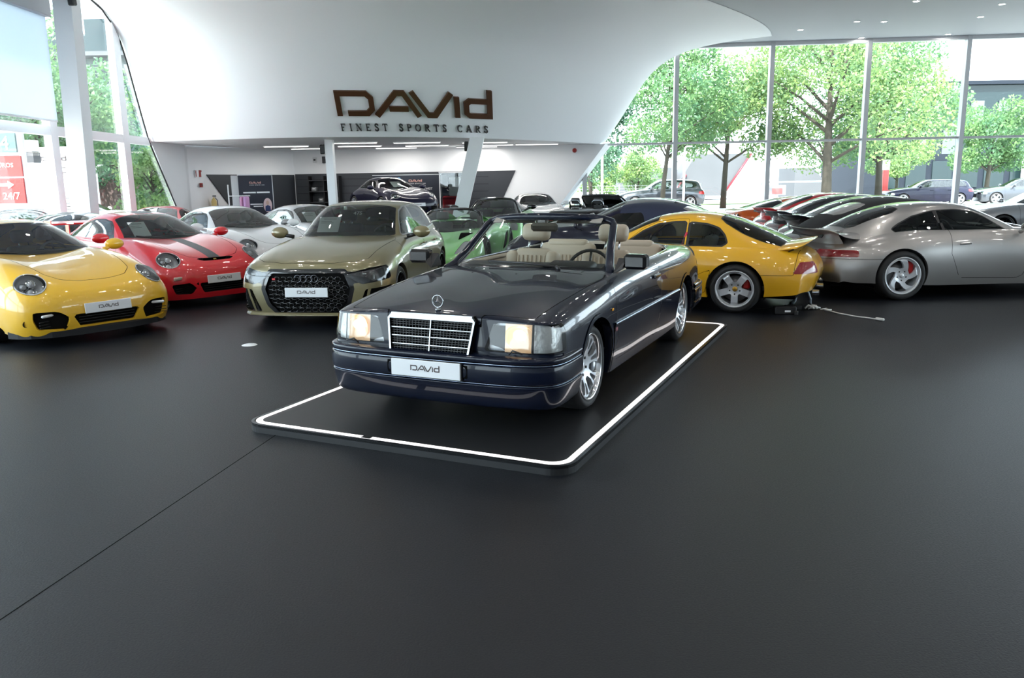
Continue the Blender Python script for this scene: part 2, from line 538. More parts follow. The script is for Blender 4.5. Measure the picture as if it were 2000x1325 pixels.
def rep(n,f,phase=0.0):
    """repeat a hole function around the axle, f(r, t) with t the signed angle from the sector centre"""
    def g(x,z):
        r=np.hypot(x,z); t=np.arctan2(z,x)-phase
        s=TAU/n; t=(t+s/2)%s-s/2
        return f(r,t)
    return g
def make_wheel(kind, R, rim, width):
    """meshes (tyre, rim_barrel, face, extras) for a wheel with its axle along y, outer face at y=0 side positive"""
    key=(kind,R,rim,width)
    if key in WHEELS: return WHEELS[key]
    w=width
    t=MB(); sw=R-rim
    t.lathe([(rim-.012,-.012),(rim+.005,.000),(rim+.3*sw,.010),(rim+.6*sw,.010),(R-.022,.000),(R-.006,-.018),(R,-.04),(R,-w+.04),(R-.006,-w+.018),(R-.03,-w),(rim,-w+.01)],n=56,axis='y')
    # tread grooves
    tyre=t.mesh('tyre')
    b=MB()
    b.lathe([(rim+.004,-.004),(rim+.006,.006),(rim-.004,.009),(rim-.012,.004),(rim-.02,-.012),(rim-.03,-.06),(rim-.035,-w+.03)],n=56,axis='y')
    barrel=b.mesh('rim_barrel')
    d=MB(); d.lathe([(.001,-.085),(rim*.70,-.085),(rim*.72,-.10)],n=32,axis='y'); disc=d.mesh('brake_disc')
    k=rim
    if kind=='cup':      # five broad spokes, rounded openings
        def f(r,t):
            a=np.abs(t)*r; half=np.minimum((r-.36*k)*.62+.05*k, .34*k)
            spokew=.115*k+.05*k*np.clip((r/k-.75)/.2,0,1)
            lim=r*math.sin(math.pi/5)-spokew
            d1=a-np.minimum(half,lim); d2=.36*k-r; d3=r-.86*k
            return smin_max(d1,d2,d3,.05*k)
        face=polar_face([(.01,-.035),(.25*k,-.03),(.4*k,-.02),(.75*k,-.012),(.9*k,-.03),(.97*k,-.035)],rep(5,f,math.radians(90)),depth=.035)
    elif kind=='twist':
        def f(r,t):
            return 0
        def g(x,z):
            r=np.hypot(x,z); t=np.arctan2(z,x)+1.1*(r/k-.3)**1.0
            s=TAU/5; t=(t-math.radians(90)+s/2)%s-s/2
            a=np.abs(t)*r
            lim=r*math.sin(math.pi/5)-(.12*k+.05*k*np.clip((r/k-.6)/.3,0,1))
            return smin_max(a-np.minimum(lim,.36*k),.40*k-r,r-.87*k,.06*k)
        face=polar_face([(.01,-.03),(.25*k,-.028),(.4*k,-.02),(.8*k,-.008),(.92*k,-.02),(.97*k,-.03)],g,depth=.035)
    elif kind=='mono':   # six paired curved spokes with long openings
        def f(r,t):
            a=np.abs(t)*r
            d1=a-np.minimum((r-.30*k)*.45+.02*k,.17*k)
            return smin_max(d1,.42*k-r,r-.90*k,.05*k)
        def f2(r,t):
            a=np.abs(t)*r
            return smin_max(a-.040*k-.06*k*np.clip((r/k-.5)/.4,0,1),.52*k-r,r-.86*k,.04*k)
        g1=rep(7,f,math.radians(90)); g2=rep(7,f2,math.radians(90)+TAU/14)
        face=polar_face([(.01,-.06),(.22*k,-.058),(.34*k,-.05),(.6*k,-.03),(.85*k,-.018),(.93*k,-.03),(.97*k,-.04)],lambda x,z:np.minimum(g1(x,z),g2(x,z)),nr=40,na=240,depth=.03)
    elif kind=='five':   # five slim twin spokes
        def f(r,t):
            a=np.abs(t)*r
            lim=r*math.sin(math.pi/5)-.13*k
            return smin_max(a-lim,.34*k-r,r-.92*k,.03*k)
        def f2(r,t):
            a=np.abs(t)*r
            return smin_max(a-.045*k-.05*k*np.clip((r/k-.5)/.4,0,1),.5*k-r,r-.92*k,.02*k)
        g1=rep(5,f,math.radians(90)); g2=rep(5,f2,math.radians(90)+TAU/10)
        face=polar_face([(.01,-.03),(.3*k,-.03),(.6*k,-.018),(.9*k,-.012),(.97*k,-.03)],lambda x,z:np.minimum(g1(x,z),g2(x,z)),depth=.03)
    # bolts and cap
    bo=MB()
    for i in range(5):
        a=math.radians(90+36)+TAU*i/5
        bo.lathe([(.001,.004),(.010,.004),(.012,-.03)],n=8,axis='y',c=(math.cos(a)*.065,-.028 if kind!='mono' else -.052,math.sin(a)*.065))
    bolts=bo.mesh('wheel_bolts')
    cp=MB(); y0=-.03 if kind!='mono' else -.06
    cp.lathe([(.001,y0+.014),(.022,y0+.012),(.032,y0+.004),(.034,y0-.01)],n=20,axis='y'); cap=cp.mesh('centre_cap')
    WHEELS[key]=dict(tyre=tyre,rim_barrel=barrel,wheel_face=face,wheel_bolts=bolts,centre_cap=cap,brake_disc=disc)
    return WHEELS[key]
def smin_max(a,b,c,k):
    """rounded intersection of three half-spaces"""
    m=-smin(-a,-b,k); return -smin(-m,-c,k)
def wheel(parent, x, y, R, rim, width, kind, side, face_mat, cap_mat=None, barrel_mat=None, caliper=None, steer=0.0):
    """wheel part under a car: tyre with rim, face, cap, bolts as sub-parts. y = outer face position, side=+1 left"""
    M=make_wheel(kind,R,rim,width)
    t=link('wheel',M['tyre'],RUBBER,parent)
    t.location=(x,y*side,R); t.rotation_euler=(0,0,(0 if side>0 else math.pi)+steer)
    link('rim_barrel',M['rim_barrel'],barrel_mat or face_mat,t)
    link('wheel_face',M['wheel_face'],face_mat,t)
    b=link('wheel_bolts',M['wheel_bolts'],BLACK,t)
    link('centre_cap',M['centre_cap'],cap_mat or face_mat,t)
    link('brake_disc',M['brake_disc'],pmat('brake_iron',(.12,.12,.125),rough=.4,metal=.8),t)
    if caliper:
        c=MB(); c.box((-.55*rim,-.075,.1),(.09,.05,.2),bev=.02); c.build('brake_caliper',caliper,t)
    return t
# ------------------------------------------------------------------ shared car parts
def rows(*st):
    """stations -> control array; each station is a list of (x,y,z)"""
    return np.array(st,float)
def seat(parent, x, y, z, mat, head=True, bucket=False, name='seat', h=.62, w=.5, lean=.30, head_mat=None):
    """front seat: cushion, backrest, headrest on two posts (parts of the car)"""
    m=MB()
    m.box((x+.22,y,z+.08),(.52,w,.16),(0,-.10,0),bev=.06)
    c=m.build('seat_cushion',mat,parent)
    b=MB()
    R=Euler((0,-lean,0)).to_matrix()
    b.box(Vector((x-.06,y,z+.14))+R@Vector((0,0,h/2)),(.14,w,h),R,bev=.055)
    b.box(Vector((x-.0,y-w*.40,z+.14))+R@Vector((0.02,0,h*.45)),(.15,w*.2,h*.7),R,bev=.05)
    b.box(Vector((x-.0,y+w*.40,z+.14))+R@Vector((0.02,0,h*.45)),(.15,w*.2,h*.7),R,bev=.05)
    b.build('backrest',mat,parent)
    if head:
        p=Vector((x-.06,y,z+.14))+R@Vector((-.01,0,h+.135))
        q=MB(); q.box(p,(.10,.27,.17),R,bev=.045); q.build('headrest',head_mat or mat,parent)
        q=MB()
        for s in(-1,1): q.tube([p+R@Vector((0,s*.06,-.16)),p+R@Vector((0,s*.06,-.05))],.007,6)
        q.build('headrest_posts',CHROME,parent)
def steering(parent, x, y, z, mat, r=.185, tilt=.45):
    m=MB(); R=Euler((0,math.pi/2-tilt,0)).to_matrix(); c=Vector((x,y,z))
    m.tube([c+R@Vector((math.cos(TAU*k/28)*r,math.sin(TAU*k/28)*r,0)) for k in range(28)],.015,7,closed=True)
    for a in (0.25,math.pi-.25,-math.pi/2):
        # three spokes to the hub, in the wheel's plane
        d=Vector((math.sin(a),math.cos(a),0)); 
        m.tube([c+R@(d*.03)-R@Vector((0,0,.02)),c+R@(d*(r-.005))],.012,6)
    m.lathe([(.001,.01),(.05,.005),(.062,-.02)],14,'z')
    n=len(m.v)-14*3
    for i in range(n,len(m.v)): m.v[i]=tuple(c+R@Vector(m.v[i]))
    return m.build('steering_wheel',mat,parent)
def plate(parent, x, y0, z, yaw=0.0, tilt=0.0, sub=True, w=.52):
    """white number plate with the dealer logo, facing +x"""
    R=Euler((0,tilt,yaw)).to_matrix(); c=Vector((x,y0,z))
    m=MB(); m.box(c,(.012,w,.112),R,bev=.004); p=m.build('number_plate',PLATEW,parent)
    l=MB(); k=.036*w/.52
    tf=lambda a,b,h: c+R@Vector((.0065+h*.002,(a-3.05)*k,(b-.38)*k))
    logo(l,tf,.5); l.build('plate_logo',LOGOM,p)
    return p
def mirror_shell(parent, c, side, mat, size=(.10,.19,.13), stalk=None, glass=True, stalk_mat=None):
    m=MB(); m.sphere((0,0,0),.5,14,9,sc=size)
    # flatten the rear face
    m.v=[(max(v[0],-.02),v[1],v[2]) for v in m.v]
    m.v=[(v[0]+c[0],v[1]*side+c[1]*side,v[2]+c[2]) for v in m.v]
    if side<0: m.f=[f[::-1] for f in m.f]
    o=m.build('wing_mirror',mat,parent)
    if stalk:
        q=MB(); q.tube([(stalk[0],stalk[1]*side,stalk[2]),(c[0]+.01,(c[1]-.05)*side,c[2]-.03)],[.03,.022],8); q.build('mirror_stalk',stalk_mat or mat,o)
    if glass:
        g=MB(); g.lathe([(.001,0),(.5,0)],18,'x'); 
        g.v=[(c[0]-.022,(v[1]*size[1]*.88)*side+c[1]*side,v[2]*size[2]*.84+c[2]) for v in g.v]
        if side>0: g.f=[f[::-1] for f in g.f]
        g.build('mirror_glass',REFLECTOR,o)
    return o
def tub(parent, x0, x1, w, z=.2, name='underbody'):
    m=MB(); m.box(((x0+x1)/2,0,z),(abs(x1-x0),w*2,.04)); return m.build(name,DARK,parent)
def wheel_well(parent, x, R, y0, y1, side):
    m=MB(); n=18
    vs=[];fs=[]
    for k in range(n+1):
        a=math.radians(-30)+math.radians(240)*k/n
        for y in (y0,y1): vs.append((x+R*math.cos(a),y*side,R*.92+R*math.sin(a)))
    for k in range(n): fs.append((2*k,2*k+1,2*k+3,2*k+2))
    fs.append(tuple(2*k for k in range(n+1)))
    m.add(vs,fs); return m.build('wheel_well',DARK,parent)
def piece(S,F,name,mat,parent,side='both',off=0.0):
    if not F: return None
    return link(name,S.mesh(F,side,off,name),mat,parent)
def pieces_lr(S,F,name,mat,parent,off=0.0):
    return [piece(S,F,name,mat,parent,s,off) for s in('L','R')]
def lamp_bowl(parent, c, n, r, depth, mat=None, name='lamp_bowl'):
    """reflector bowl behind a lens; opening at c facing n"""
    q=Vector((0,0,1)).rotation_difference(Vector(n).normalized()); m=MB()
    m.lathe([(r*1.0,0),(r*.92,-depth*.4),(r*.6,-depth*.9),(.001,-depth)],20,'z')
    m.v=[tuple(q@Vector(v)+Vector(c)) for v in m.v]
    return m.build(name,mat or REFLECTOR,parent)
def projector(parent, c, n, r, mat_ring=None, lens=None):
    q=Vector((0,0,1)).rotation_difference(Vector(n).normalized()); m=MB()
    m.lathe([(r,-.05),(r,0),(r*.86,.006),(r*.80,0)],18,'z'); m.v=[tuple(q@Vector(v)+Vector(c)) for v in m.v]
    a=m.build('lamp_ring',mat_ring or CHROME,parent)
    m=MB(); m.lathe([(r*.80,0),(r*.55,.012),(.001,.018)],18,'z'); m.v=[tuple(q@Vector(v)+Vector(c)) for v in m.v]
    m.build('lamp_bulb',lens or pmat('bulb_glass',(.75,.78,.82),rough=.08,metal=.3,coat=1.0),parent)
# ------------------------------------------------------------------ rear-engined coupe family
def coupe_cage(k993=False, wide=0.0):
    w=wide
    n=.03 if k993 else 0.0   # older shape: narrower cabin, lower nose
    B=rows(
     [(.93,0,.13),(.925,.30,.13),(.88,.58,.13),(.79,.745,.13),(.67,.83,.135),(.52,.865,.14),(.42,.87,.15)],
     [(.955,0,.25),(.95,.30,.25),(.91,.59,.25),(.815,.77,.25),(.69,.86,.24),(.54,.885,.22),(.44,.885,.18)],
     [(.95,0,.42),(.945,.30,.42),(.905,.59,.43),(.81,.785,.43),(.67,.878,.40),(.50,.902,.32),(.42,.90,.21)],
     [(.905,0,.55),(.90,.30,.555),(.855,.59,.57),(.745,.79,.555),(.58,.89,.49),(.43,.91,.36),(.38,.905,.22)],
     [(.77,0,.655),(.765,.28,.66),(.715,.58,.695),(.58,.785,.665),(.40,.895,.56),(.30,.915,.40),(.30,.905,.22)],
     [(.47,0,.755),(.47,.28,.765),(.43,.59,.815),(.31,.775,.765),(.18,.898,.62),(.14,.92,.42),(.14,.905,.22)],
     [(.05,0,.842),(.05,.28,.852),(.02,.60,.895),(-.04,.77,.835),(-.08,.895,.66),(-.08,.92,.44),(-.08,.90,.20)],
     [(-.35,0,.895),(-.35,.29,.905),(-.38,.59,.935),(-.41,.765,.875),(-.43,.885,.68),(-.43,.895,.42),(-.42,.86,.18)],
     [(-.80,0,.93),(-.80,.30,.94),(-.80,.61,.945),(-.80,.775,.895),(-.80,.872,.70),(-.80,.868,.40),(-.80,.82,.18)],
     [(-1.30,0,.93),(-1.30,.30,.94),(-1.30,.62,.945),(-1.30,.785,.90),(-1.30,.875,.70),(-1.30,.866,.38),(-1.30,.82,.18)],
     [(-1.75,0,.93),(-1.75,.30,.94),(-1.75,.62,.945),(-1.75,.79,.905),(-1.75,.893+w*.6,.71),(-1.75,.885+w*.6,.40),(-1.75,.83+w*.3,.18)],
     [(-2.12,0,.93),(-2.12,.30,.94),(-2.12,.62,.945),(-2.12,.795+w*.5,.90),(-2.12,.916+w,.71),(-2.12,.915+w,.42),(-2.12,.87+w,.20)],
     [(-2.48,0,.925),(-2.48,.30,.925),(-2.48,.60,.915),(-2.48,.785+w*.5,.865),(-2.48,.918+w,.69),(-2.48,.922+w,.42),(-2.48,.89+w,.22)],
     [(-2.85,0,.875),(-2.85,.30,.87),(-2.85,.57,.85),(-2.82,.745+w*.5,.80),(-2.80,.875+w,.65),(-2.80,.90+w,.42),(-2.80,.87+w,.24)],
     [(-3.16,0,.775),(-3.15,.30,.77),(-3.12,.55,.755),(-3.05,.70+w*.4,.725),(-2.98,.80+w*.8,.61),(-2.96,.845+w*.8,.42),(-2.95,.83+w*.8,.24)],
     [(-3.32,0,.68),(-3.31,.30,.68),(-3.27,.55,.67),(-3.17,.69+w*.4,.64),(-3.08,.765+w*.6,.55),(-3.05,.80+w*.6,.41),(-3.03,.80+w*.6,.25)],
     [(-3.38,0,.56),(-3.37,.30,.56),(-3.33,.55,.56),(-3.24,.68+w*.4,.54),(-3.15,.74+w*.5,.48),(-3.11,.77+w*.5,.38),(-3.09,.775+w*.5,.26)],
     [(-3.40,0,.38),(-3.39,.30,.38),(-3.35,.54,.38),(-3.27,.66+w*.4,.37),(-3.19,.72+w*.5,.35),(-3.15,.745+w*.5,.31),(-3.13,.755+w*.5,.25)],
     [(-3.30,0,.24),(-3.29,.30,.24),(-3.26,.52,.24),(-3.21,.63+w*.4,.24),(-3.17,.68+w*.5,.24),(-3.15,.71+w*.5,.235),(-3.14,.73+w*.5,.235)],
    )
    G=rows(
     [(-.36,0,.885),(-.37,.22,.885),(-.41,.43,.89),(-.49,.60,.895),(-.58,.69,.895),(-.66,.745,.885),(-.72,.765,.87)],
     [(-.52,0,.985),(-.53,.22,.982),(-.57,.42,.975),(-.64,.575,.965),(-.70,.66,.945),(-.74,.715,.915),(-.78,.768,.872)],
     [(-.82,0,1.135),(-.83,.21,1.13),(-.86,.39,1.115),(-.91,.53,1.085),(-.93,.625,1.03),(-.94,.695,.955),(-.95,.772,.872)],
     [(-1.10,0,1.248),(-1.11,.20,1.243),(-1.14,.37,1.225),(-1.18,.50,1.185),(-1.19,.60,1.105),(-1.19,.685,.985),(-1.19,.775,.872)],
     [(-1.38,0,1.292),(-1.38,.20,1.288),(-1.40,.36,1.27),(-1.42,.495,1.222),(-1.43,.592,1.13),(-1.43,.685,.995),(-1.43,.78,.872)],
     [(-1.75,0,1.298),(-1.75,.20,1.293),(-1.75,.355,1.275),(-1.75,.49,1.225),(-1.75,.59,1.13),(-1.75,.685,.995),(-1.75,.782,.872)],
     [(-2.08,0,1.262),(-2.08,.20,1.256),(-2.08,.35,1.236),(-2.08,.482,1.185),(-2.08,.585,1.10),(-2.08,.682,.985),(-2.08,.782,.872)],
     [(-2.38,0,1.185),(-2.38,.20,1.178),(-2.38,.34,1.158),(-2.38,.468,1.11),(-2.38,.57,1.04),(-2.38,.67,.95),(-2.38,.775,.862)],
     [(-2.66,0,1.075),(-2.66,.20,1.068),(-2.66,.33,1.05),(-2.66,.452,1.01),(-2.66,.552,.955),(-2.66,.65,.90),(-2.66,.755,.83)],
     [(-2.92,0,.945),(-2.92,.20,.94),(-2.92,.32,.925),(-2.92,.44,.898),(-2.92,.535,.86),(-2.92,.625,.825),(-2.92,.72,.78)],
     [(-3.08,0,.83),(-3.08,.20,.825),(-3.08,.31,.81),(-3.08,.42,.79),(-3.08,.50,.77),(-3.08,.58,.745),(-3.08,.66,.71)],
    )
    return B,G

def car_coupe(root, P, kind='997', wing=None, nose='plain', res=(5,6), wheels=('five',SILVER,None), plate_on=True, stripe=None, soft=None,
              glass=None, seats=INTBLACK, mirrorcol=None, wide=.0, lip=None, caliper=None, detail=True, rear_detail=True, side_vent=False, cap=None):
    glass=glass or CARGLASS
    Cb,Cg=coupe_cage(kind=='993',wide)
    S=Surf(Cb,res[0],res[1]); F=S.F
    Rf,Rr=.325,.335
    zf,zr=Rf,Rr
    # wheel openings
    arch=lambda A:np.minimum(np.hypot(A[:,0],A[:,2]-zf)-(Rf+.035),np.hypot(A[:,0]+2.35,A[:,2]-zr)-(Rr+.035))
    archg=lambda A:np.maximum(arch(A),.5-A[:,1])
    _,F=S.split(F,archg)
    nearR=lambda A:(np.abs(arch(A))<.004)&(A[:,1]>.5)
    # cabin opening
    _,F=S.split(F,poly_xy([(-.44,-.2),(-.46,.30),(-.60,.58),(-.80,.715),(-1.4,.73),(-2.1,.725),(-2.55,.68),(-2.85,.5),(-2.95,.0),(-2.95,-.2)],0,.8))
    parts=[]
    # bonnet
    gb=poly_xy([(.74,-.3),(.735,.16),(.70,.36),(.58,.47),(.25,.53),(-.2,.575),(-.415,.61),(-.38,.3),(-.362,0),(-.362,-.3)],0,.55)
    st,F=S.band(F,gb,.0035)
    bon,F=S.split(F,gb)
    # headlamps
    hc=(.645,.655,.655); hn=(.82,.04,.57)
    gh=ellip(hc,hn,(-.5,-.05,.85),.128,.155,.16) if kind=='997' else ellip(hc,hn,(-.5,-.05,.85),.12,.13,.16)
    hl,F=S.split(F,gh)
    ring,F=S.split(F,lambda A:gh(A)-.009)
    # doors
    gd=poly_xz([(-.60,.30),(-.50,.55),(-.50,.99),(-1.64,.99),(-1.66,.62),(-1.50,.28),(-.68,.26)],.0,.55)
    st2,F=S.band(F,gd,.003)
    door,F=S.split(F,gd)
    gaps=st+st2
    # front intakes
    dark=[];fog=[]
    if nose=='turbo':
        openings=[poly_yz([(-.3,.205),(.30,.205),(.36,.315),(.33,.325),(-.3,.30)],.01,xmin=.5),
                  poly_yz([(.455,.19),(.70,.205),(.735,.30),(.73,.375),(.56,.375),(.50,.36),(.42,.30)],.012,xmin=.3)]
    elif nose=='gt3':
        openings=[poly_yz([(-.3,.22),(.31,.22),(.36,.335),(-.3,.335)],.012,xmin=.5),
                  poly_yz([(.49,.215),(.68,.225),(.72,.33),(.50,.345),(.44,.28)],.014,xmin=.3),
                  poly_yz([(.405,.225),(.425,.225),(.425,.36),(.385,.36)],.004,xmin=.5),
                  poly_xy([(.80,-.3),(.80,.20),(.765,.285),(.735,.27),(.755,-.3)],.004,.5)]
    elif nose=='plain':
        openings=[poly_yz([(-.3,.20),(.34,.20),(.38,.29),(-.3,.29)],.012,xmin=.5),
                  poly_yz([(.50,.20),(.70,.21),(.735,.31),(.50,.32)],.014,xmin=.3)]
    else: openings=[]
    for g in openings:
        d,F=S.split(F,g); dark+=d
    # tail lamps
    if kind=='993':
        gt=lambda A:np.maximum(poly_yz([(.40,.595),(.86,.600),(.90,.640),(.80,.675),(.40,.675)],.008,xmax=-2.93)(A),0*A[:,0]-1)
    else:
        gt=poly_yz([(.46,.575),(.80,.56),(.86,.60),(.78,.69),(.50,.69)],.01,xmax=-2.85)
    tl,F=S.split(F,gt)
    if kind=='993':   # reflector strip between the lamps
        strip,F=S.split(F,poly_yz([(-.2,.605),(.385,.605),(.385,.668),(-.2,.668)],.0,xmax=-3.0))
    else: strip=[]
    # bumper seam
    if rear_detail:
        gq=lambda A:np.where(A[:,0]<-2.6,A[:,2]-.565,9.)
        s3,F=S.band(F,gq,.003); gaps+=s3
    fl=S.flange(F,nearR,vec=(0,-.05,0))
    body=piece(S,F+fl,'body_shell',P,root)
    piece(S,bon,'bonnet',P,root)
    pieces_lr(S,door,'door',P,root)
    piece(S,gaps,'shut_lines',GAP,root,off=-.0015)
    if dark:
        piece(S,dark,'air_intake_back',DARK,root,off=-.035)
        fl=S.flange(F,lambda A:np.minimum.reduce([np.abs(g(A)) for g in openings])<.003,depth=.04)
        piece(S,fl,'air_intake_edge',BLACK if nose!='turbo' else P,root)
    # intake slats
    if nose in('turbo','gt3','plain') and detail:
        m=MB()
        for z in (.235,.265,.295): m.box((.93,0,z),(.012,.62,.006))
        for s in(-1,1):
            for z in (.225,.255,.285): m.box((.865,s*.60,z),(.012,.24,.006),(0,0,-s*.38))
        m.build('intake_slats',BLACK,root)
    if nose=='turbo' and detail:
        for s in(-1,1):
            m=MB(); m.box((.885,s*.60,.345),(.03,.19,.030),(0,0,-s*.38),bev=.01); m.build('led_running_light',pmat('led_white',(.8,.82,.85),rough=.2,coat=1.0),root)
            m=MB(); m.lathe([(.001,.0),(.026,.0),(.03,.012),(.034,.01)],14,'x',c=(.775,s*.795,.27)); m.build('parking_sensor',BLACK,root)
    if nose=='gt3' and detail:
        for s in(-1,1):
            m=MB(); m.box((.885,s*.62,.43),(.04,.26,.05),(0,.15,-s*.42),bev=.012); m.build('front_indicator',pmat('indicator_lens',(.55,.5,.42),rough=.1,coat=1.0),root)
    # headlamps: lens, ring, bowl, projectors
    nv=Vector(hn).normalized()
    for side,s in(('L',1),('R',-1)):
        lens=piece(S,hl,'headlamp',CLEAR,root,side,.010)
        piece(S,ring,'headlamp_ring',pmat('lamp_rim',(.42,.44,.46),rough=.3,metal=.4),lens,side,.010)
        c=Vector((hc[0],hc[1]*s,hc[2])); n=Vector((nv.x,nv.y*s,nv.z))
        lamp_bowl(lens,c-n*.03,n,.15,.07,pmat('lamp_bowl_grey',(.62,.64,.67),rough=.35,coat=.5))
        if detail:
            up=Vector((-.55,0,.83)); sd=up.cross(n).normalized()
            for (a,b,r) in ((.035,.045,.052),(-.05,.02,.040),(.005,-.06,.045)):
                projector(lens,c-n*.045+sd*a+up*b,n,r)
    # tail lamps
    for side in('L','R'): piece(S,tl,'tail_lamp',REDLENS,root,side,.002)
    if strip: piece(S,strip,'reflector_strip',pmat('dark_red_lens',(.12,.005,.008),rough=.15,coat=1.0),root)
    # ------------- greenhouse
    G=Surf(Cg,max(4,res[0]),res[1]); Fg=G.F
    if not soft:
        ws=poly_uv([(.16,-1),(3.18,-1),(3.14,1.8),(3.02,2.86),(1.6,3.22),(.42,3.50),(.16,2.7)],.04)
        seal,Fg=G.split(Fg,lambda A:ws(A)-.07)
        gw,seal=G.split(seal,ws)
        sw=poly_xz([(-.80,.905),(-1.06,1.09),(-1.20,1.155),(-1.45,1.19),(-1.78,1.175),(-2.08,1.105),(-2.30,1.005),(-2.40,.945),(-2.36,.912),(-2.0,.897),(-1.4,.893)],.004,.4)
        sl,Fg=G.split(Fg,lambda A:np.maximum(sw(A)-.013,3.0-A[:,7]+0*A[:,0]))
        gs,sl=G.split(sl,lambda A:np.maximum(sw(A),3.0-A[:,7]))
        # B pillar
        bp,gs=G.split(gs,lambda A:np.abs(A[:,0]+1.70+(A[:,2]-.9)*.18)-.028)
        rw=poly_uv([(6.35,-1),(8.75,-1),(8.75,1.7),(8.45,2.3),(6.75,2.55),(6.40,2.1)],.06)
        rs,Fg=G.split(Fg,lambda A:rw(A)-.06)
        gr,rs=G.split(rs,rw)
        piece(G,Fg,'roof',P,root)
        piece(G,gw,'windscreen',glass,root)
        piece(G,seal,'windscreen_seal',BLACK,root); piece(G,rs,'rear_window_seal',BLACK,root)
        pieces_lr(G,gs,'side_window',glass,root)
        pieces_lr(G,sl+bp,'side_window_trim',BLACK,root)
        piece(G,gr,'rear_window',glass,root)
    else:
        ws=poly_uv([(.16,-1),(3.0,-1),(2.97,1.8),(2.88,2.80),(1.6,3.18),(.42,3.45),(.16,2.7)],.04)
        seal,Fg=G.split(Fg,lambda A:ws(A)-.07); gw,seal=G.split(seal,ws)
        sw=poly_xz([(-.80,.905),(-1.06,1.08),(-1.20,1.13),(-1.62,1.15),(-1.72,.90),(-1.4,.893)],.004,.4)
        gs,Fg=G.split(Fg,lambda A:np.maximum(sw(A),3.0-A[:,7]))
        rw=poly_uv([(6.5,-1),(8.1,-1),(8.1,1.5),(7.8,2.2),(6.9,2.3),(6.5,1.9)],.08)
        gr,Fg=G.split(Fg,rw)
        fr,Fg=G.split(Fg,lambda A:A[:,6]-3.2)
        piece(G,fr,'windscreen_frame',P,root); piece(G,Fg,'fabric_top',soft,root); piece(G,gw,'windscreen',glass,root); piece(G,seal,'window_seals',BLACK,root)
        pieces_lr(G,gs,'side_window',glass,root); piece(G,gr,'rear_window',pmat('plastic_rear_window',(.30,.29,.28),rough=.15,coat=.6),root)
    # ------------- running gear and cabin
    tub(root,.75,-3.2,.62,.20)
    for s in(-1,1):
        wheel_well(root,0,Rf+.06,.42,.84,s); wheel_well(root,-2.35,Rr+.06,.42,.84+wide*.5,s)
        kd,fm,bm=wheels
        wheel(root,0,.895,Rf,.245,.24,kd,s,fm,barrel_mat=bm,caliper=caliper,cap_mat=cap)
        wheel(root,-2.35,.915+wide,Rr,.25,.30,kd,s,fm,barrel_mat=bm,caliper=caliper,cap_mat=cap)
    m=MB(); m.box((-.72,0,.80),(.42,1.36,.22),(0,.15,0),bev=.06); m.build('dashboard',INTBLACK,root)
    m=MB(); m.box((-1.6,0,.32),(2.0,1.5,.06)); m.box((-2.35,0,.62),(.12,1.3,.5),(0,-.4,0),bev=.04); m.box((-2.62,0,.80),(.55,1.2,.06),bev=.02)
    for s in(-1,1): m.box((-1.5,s*.76,.6),(1.7,.05,.5))
    m.build('cabin_trim',INTBLACK,root)
    for s in(-1,1): seat(root,-1.66,s*.36,.27,seats,h=.54,w=.46)
    steering(root,-.98,.36,.84,INTBLACK)
    mc=mirrorcol or P
    for s in(-1,1): mirror_shell(root,(-.66,.965,.955),s,mc,(.15,.25,.145),stalk=(-.64,.80,.89))
    if plate_on: plate(root,.975 if nose!='gt3' else .965,0,.385,tilt=-.10)
    if lip:
        m=MB(); pts=[(.94,0),(.93,.3),(.86,.585),(.75,.75),(.63,.83),(.5,.875)]
        vs=[];fs=[]
        full=[(x,-y) for x,y in pts[:0:-1]]+pts
        for x,y in full: vs+= [(x+.002,y*.995,.185),(x+.030,y*1.012,.165),(x+.036,y*1.014,.105),(x-.10,y*.95,.095)]
        for i in range(len(full)-1):
            for k in range(3): fs.append((4*i+k,4*i+4+k,4*i+5+k,4*i+1+k))
        m.add(vs,fs,False); m.build('front_lip',lip,root)
    # bonnet crest and wipers
    if detail:
        m=MB(); m.box((.735,0,.655),(.055,.045,.006),(0,.55,0),bev=.002); m.build('bonnet_crest',pmat('crest_gold',(.6,.42,.1),rough=.25,metal=.8),root)
        m=MB()
        for s,y0 in((1,.30),(-1,-.15)):
            m.tube([(-.44,y0+.15,.91),(-.47,y0-.15,.935),(-.54,y0-.35,.965)],.008,5)
        m.build('wipers',BLACK,root)
    # door handles
    for s in(-1,1):
        m=MB(); m.box((-1.46,s*.885,.75),(.17,.022,.028),(0,-.06,0),bev=.009); m.build('door_handle',P,root)
    if stripe:
        for nm,Sx,g in(('bonnet_stripe',S,lambda A:np.maximum(A[:,1]-.075,0*A[:,0]-1)),):
            a,_=S.split(bon,lambda A:A[:,1]-.09); piece(S,a,'bonnet_stripe',stripe,root,off=.0015)
        a,_=G.split(Fg,lambda A:np.maximum(A[:,1]-.14,np.abs(A[:,6]-4.8)-1.45)) if not soft else ([],[])
        if a: piece(G,a,'roof_stripe',stripe,root,off=.0015)
    if wing=='tray':   # whale tail with louvred top
        wing_tray(root,P)
    elif wing=='gt3':
        m=MB(); m.box((-3.22,0,1.10),(.26,1.36,.03),(0,.12,0),bev=.012)
        for s in(-1,1): m.box((-3.18,s*.40,.95),(.14,.02,.30),bev=.005); m.box((-3.22,s*.69,1.09),(.28,.015,.12),bev=.004)
        m.build('rear_wing',P,root)
    elif wing=='turbo':
        m=MB(); m.box((-3.12,0,.92),(.22,1.25,.035),(0,.10,0),bev=.015)
        for s in(-1,1): m.box((-3.08,s*.50,.85),(.14,.05,.14),bev=.02)
        m.build('rear_wing',P,root)
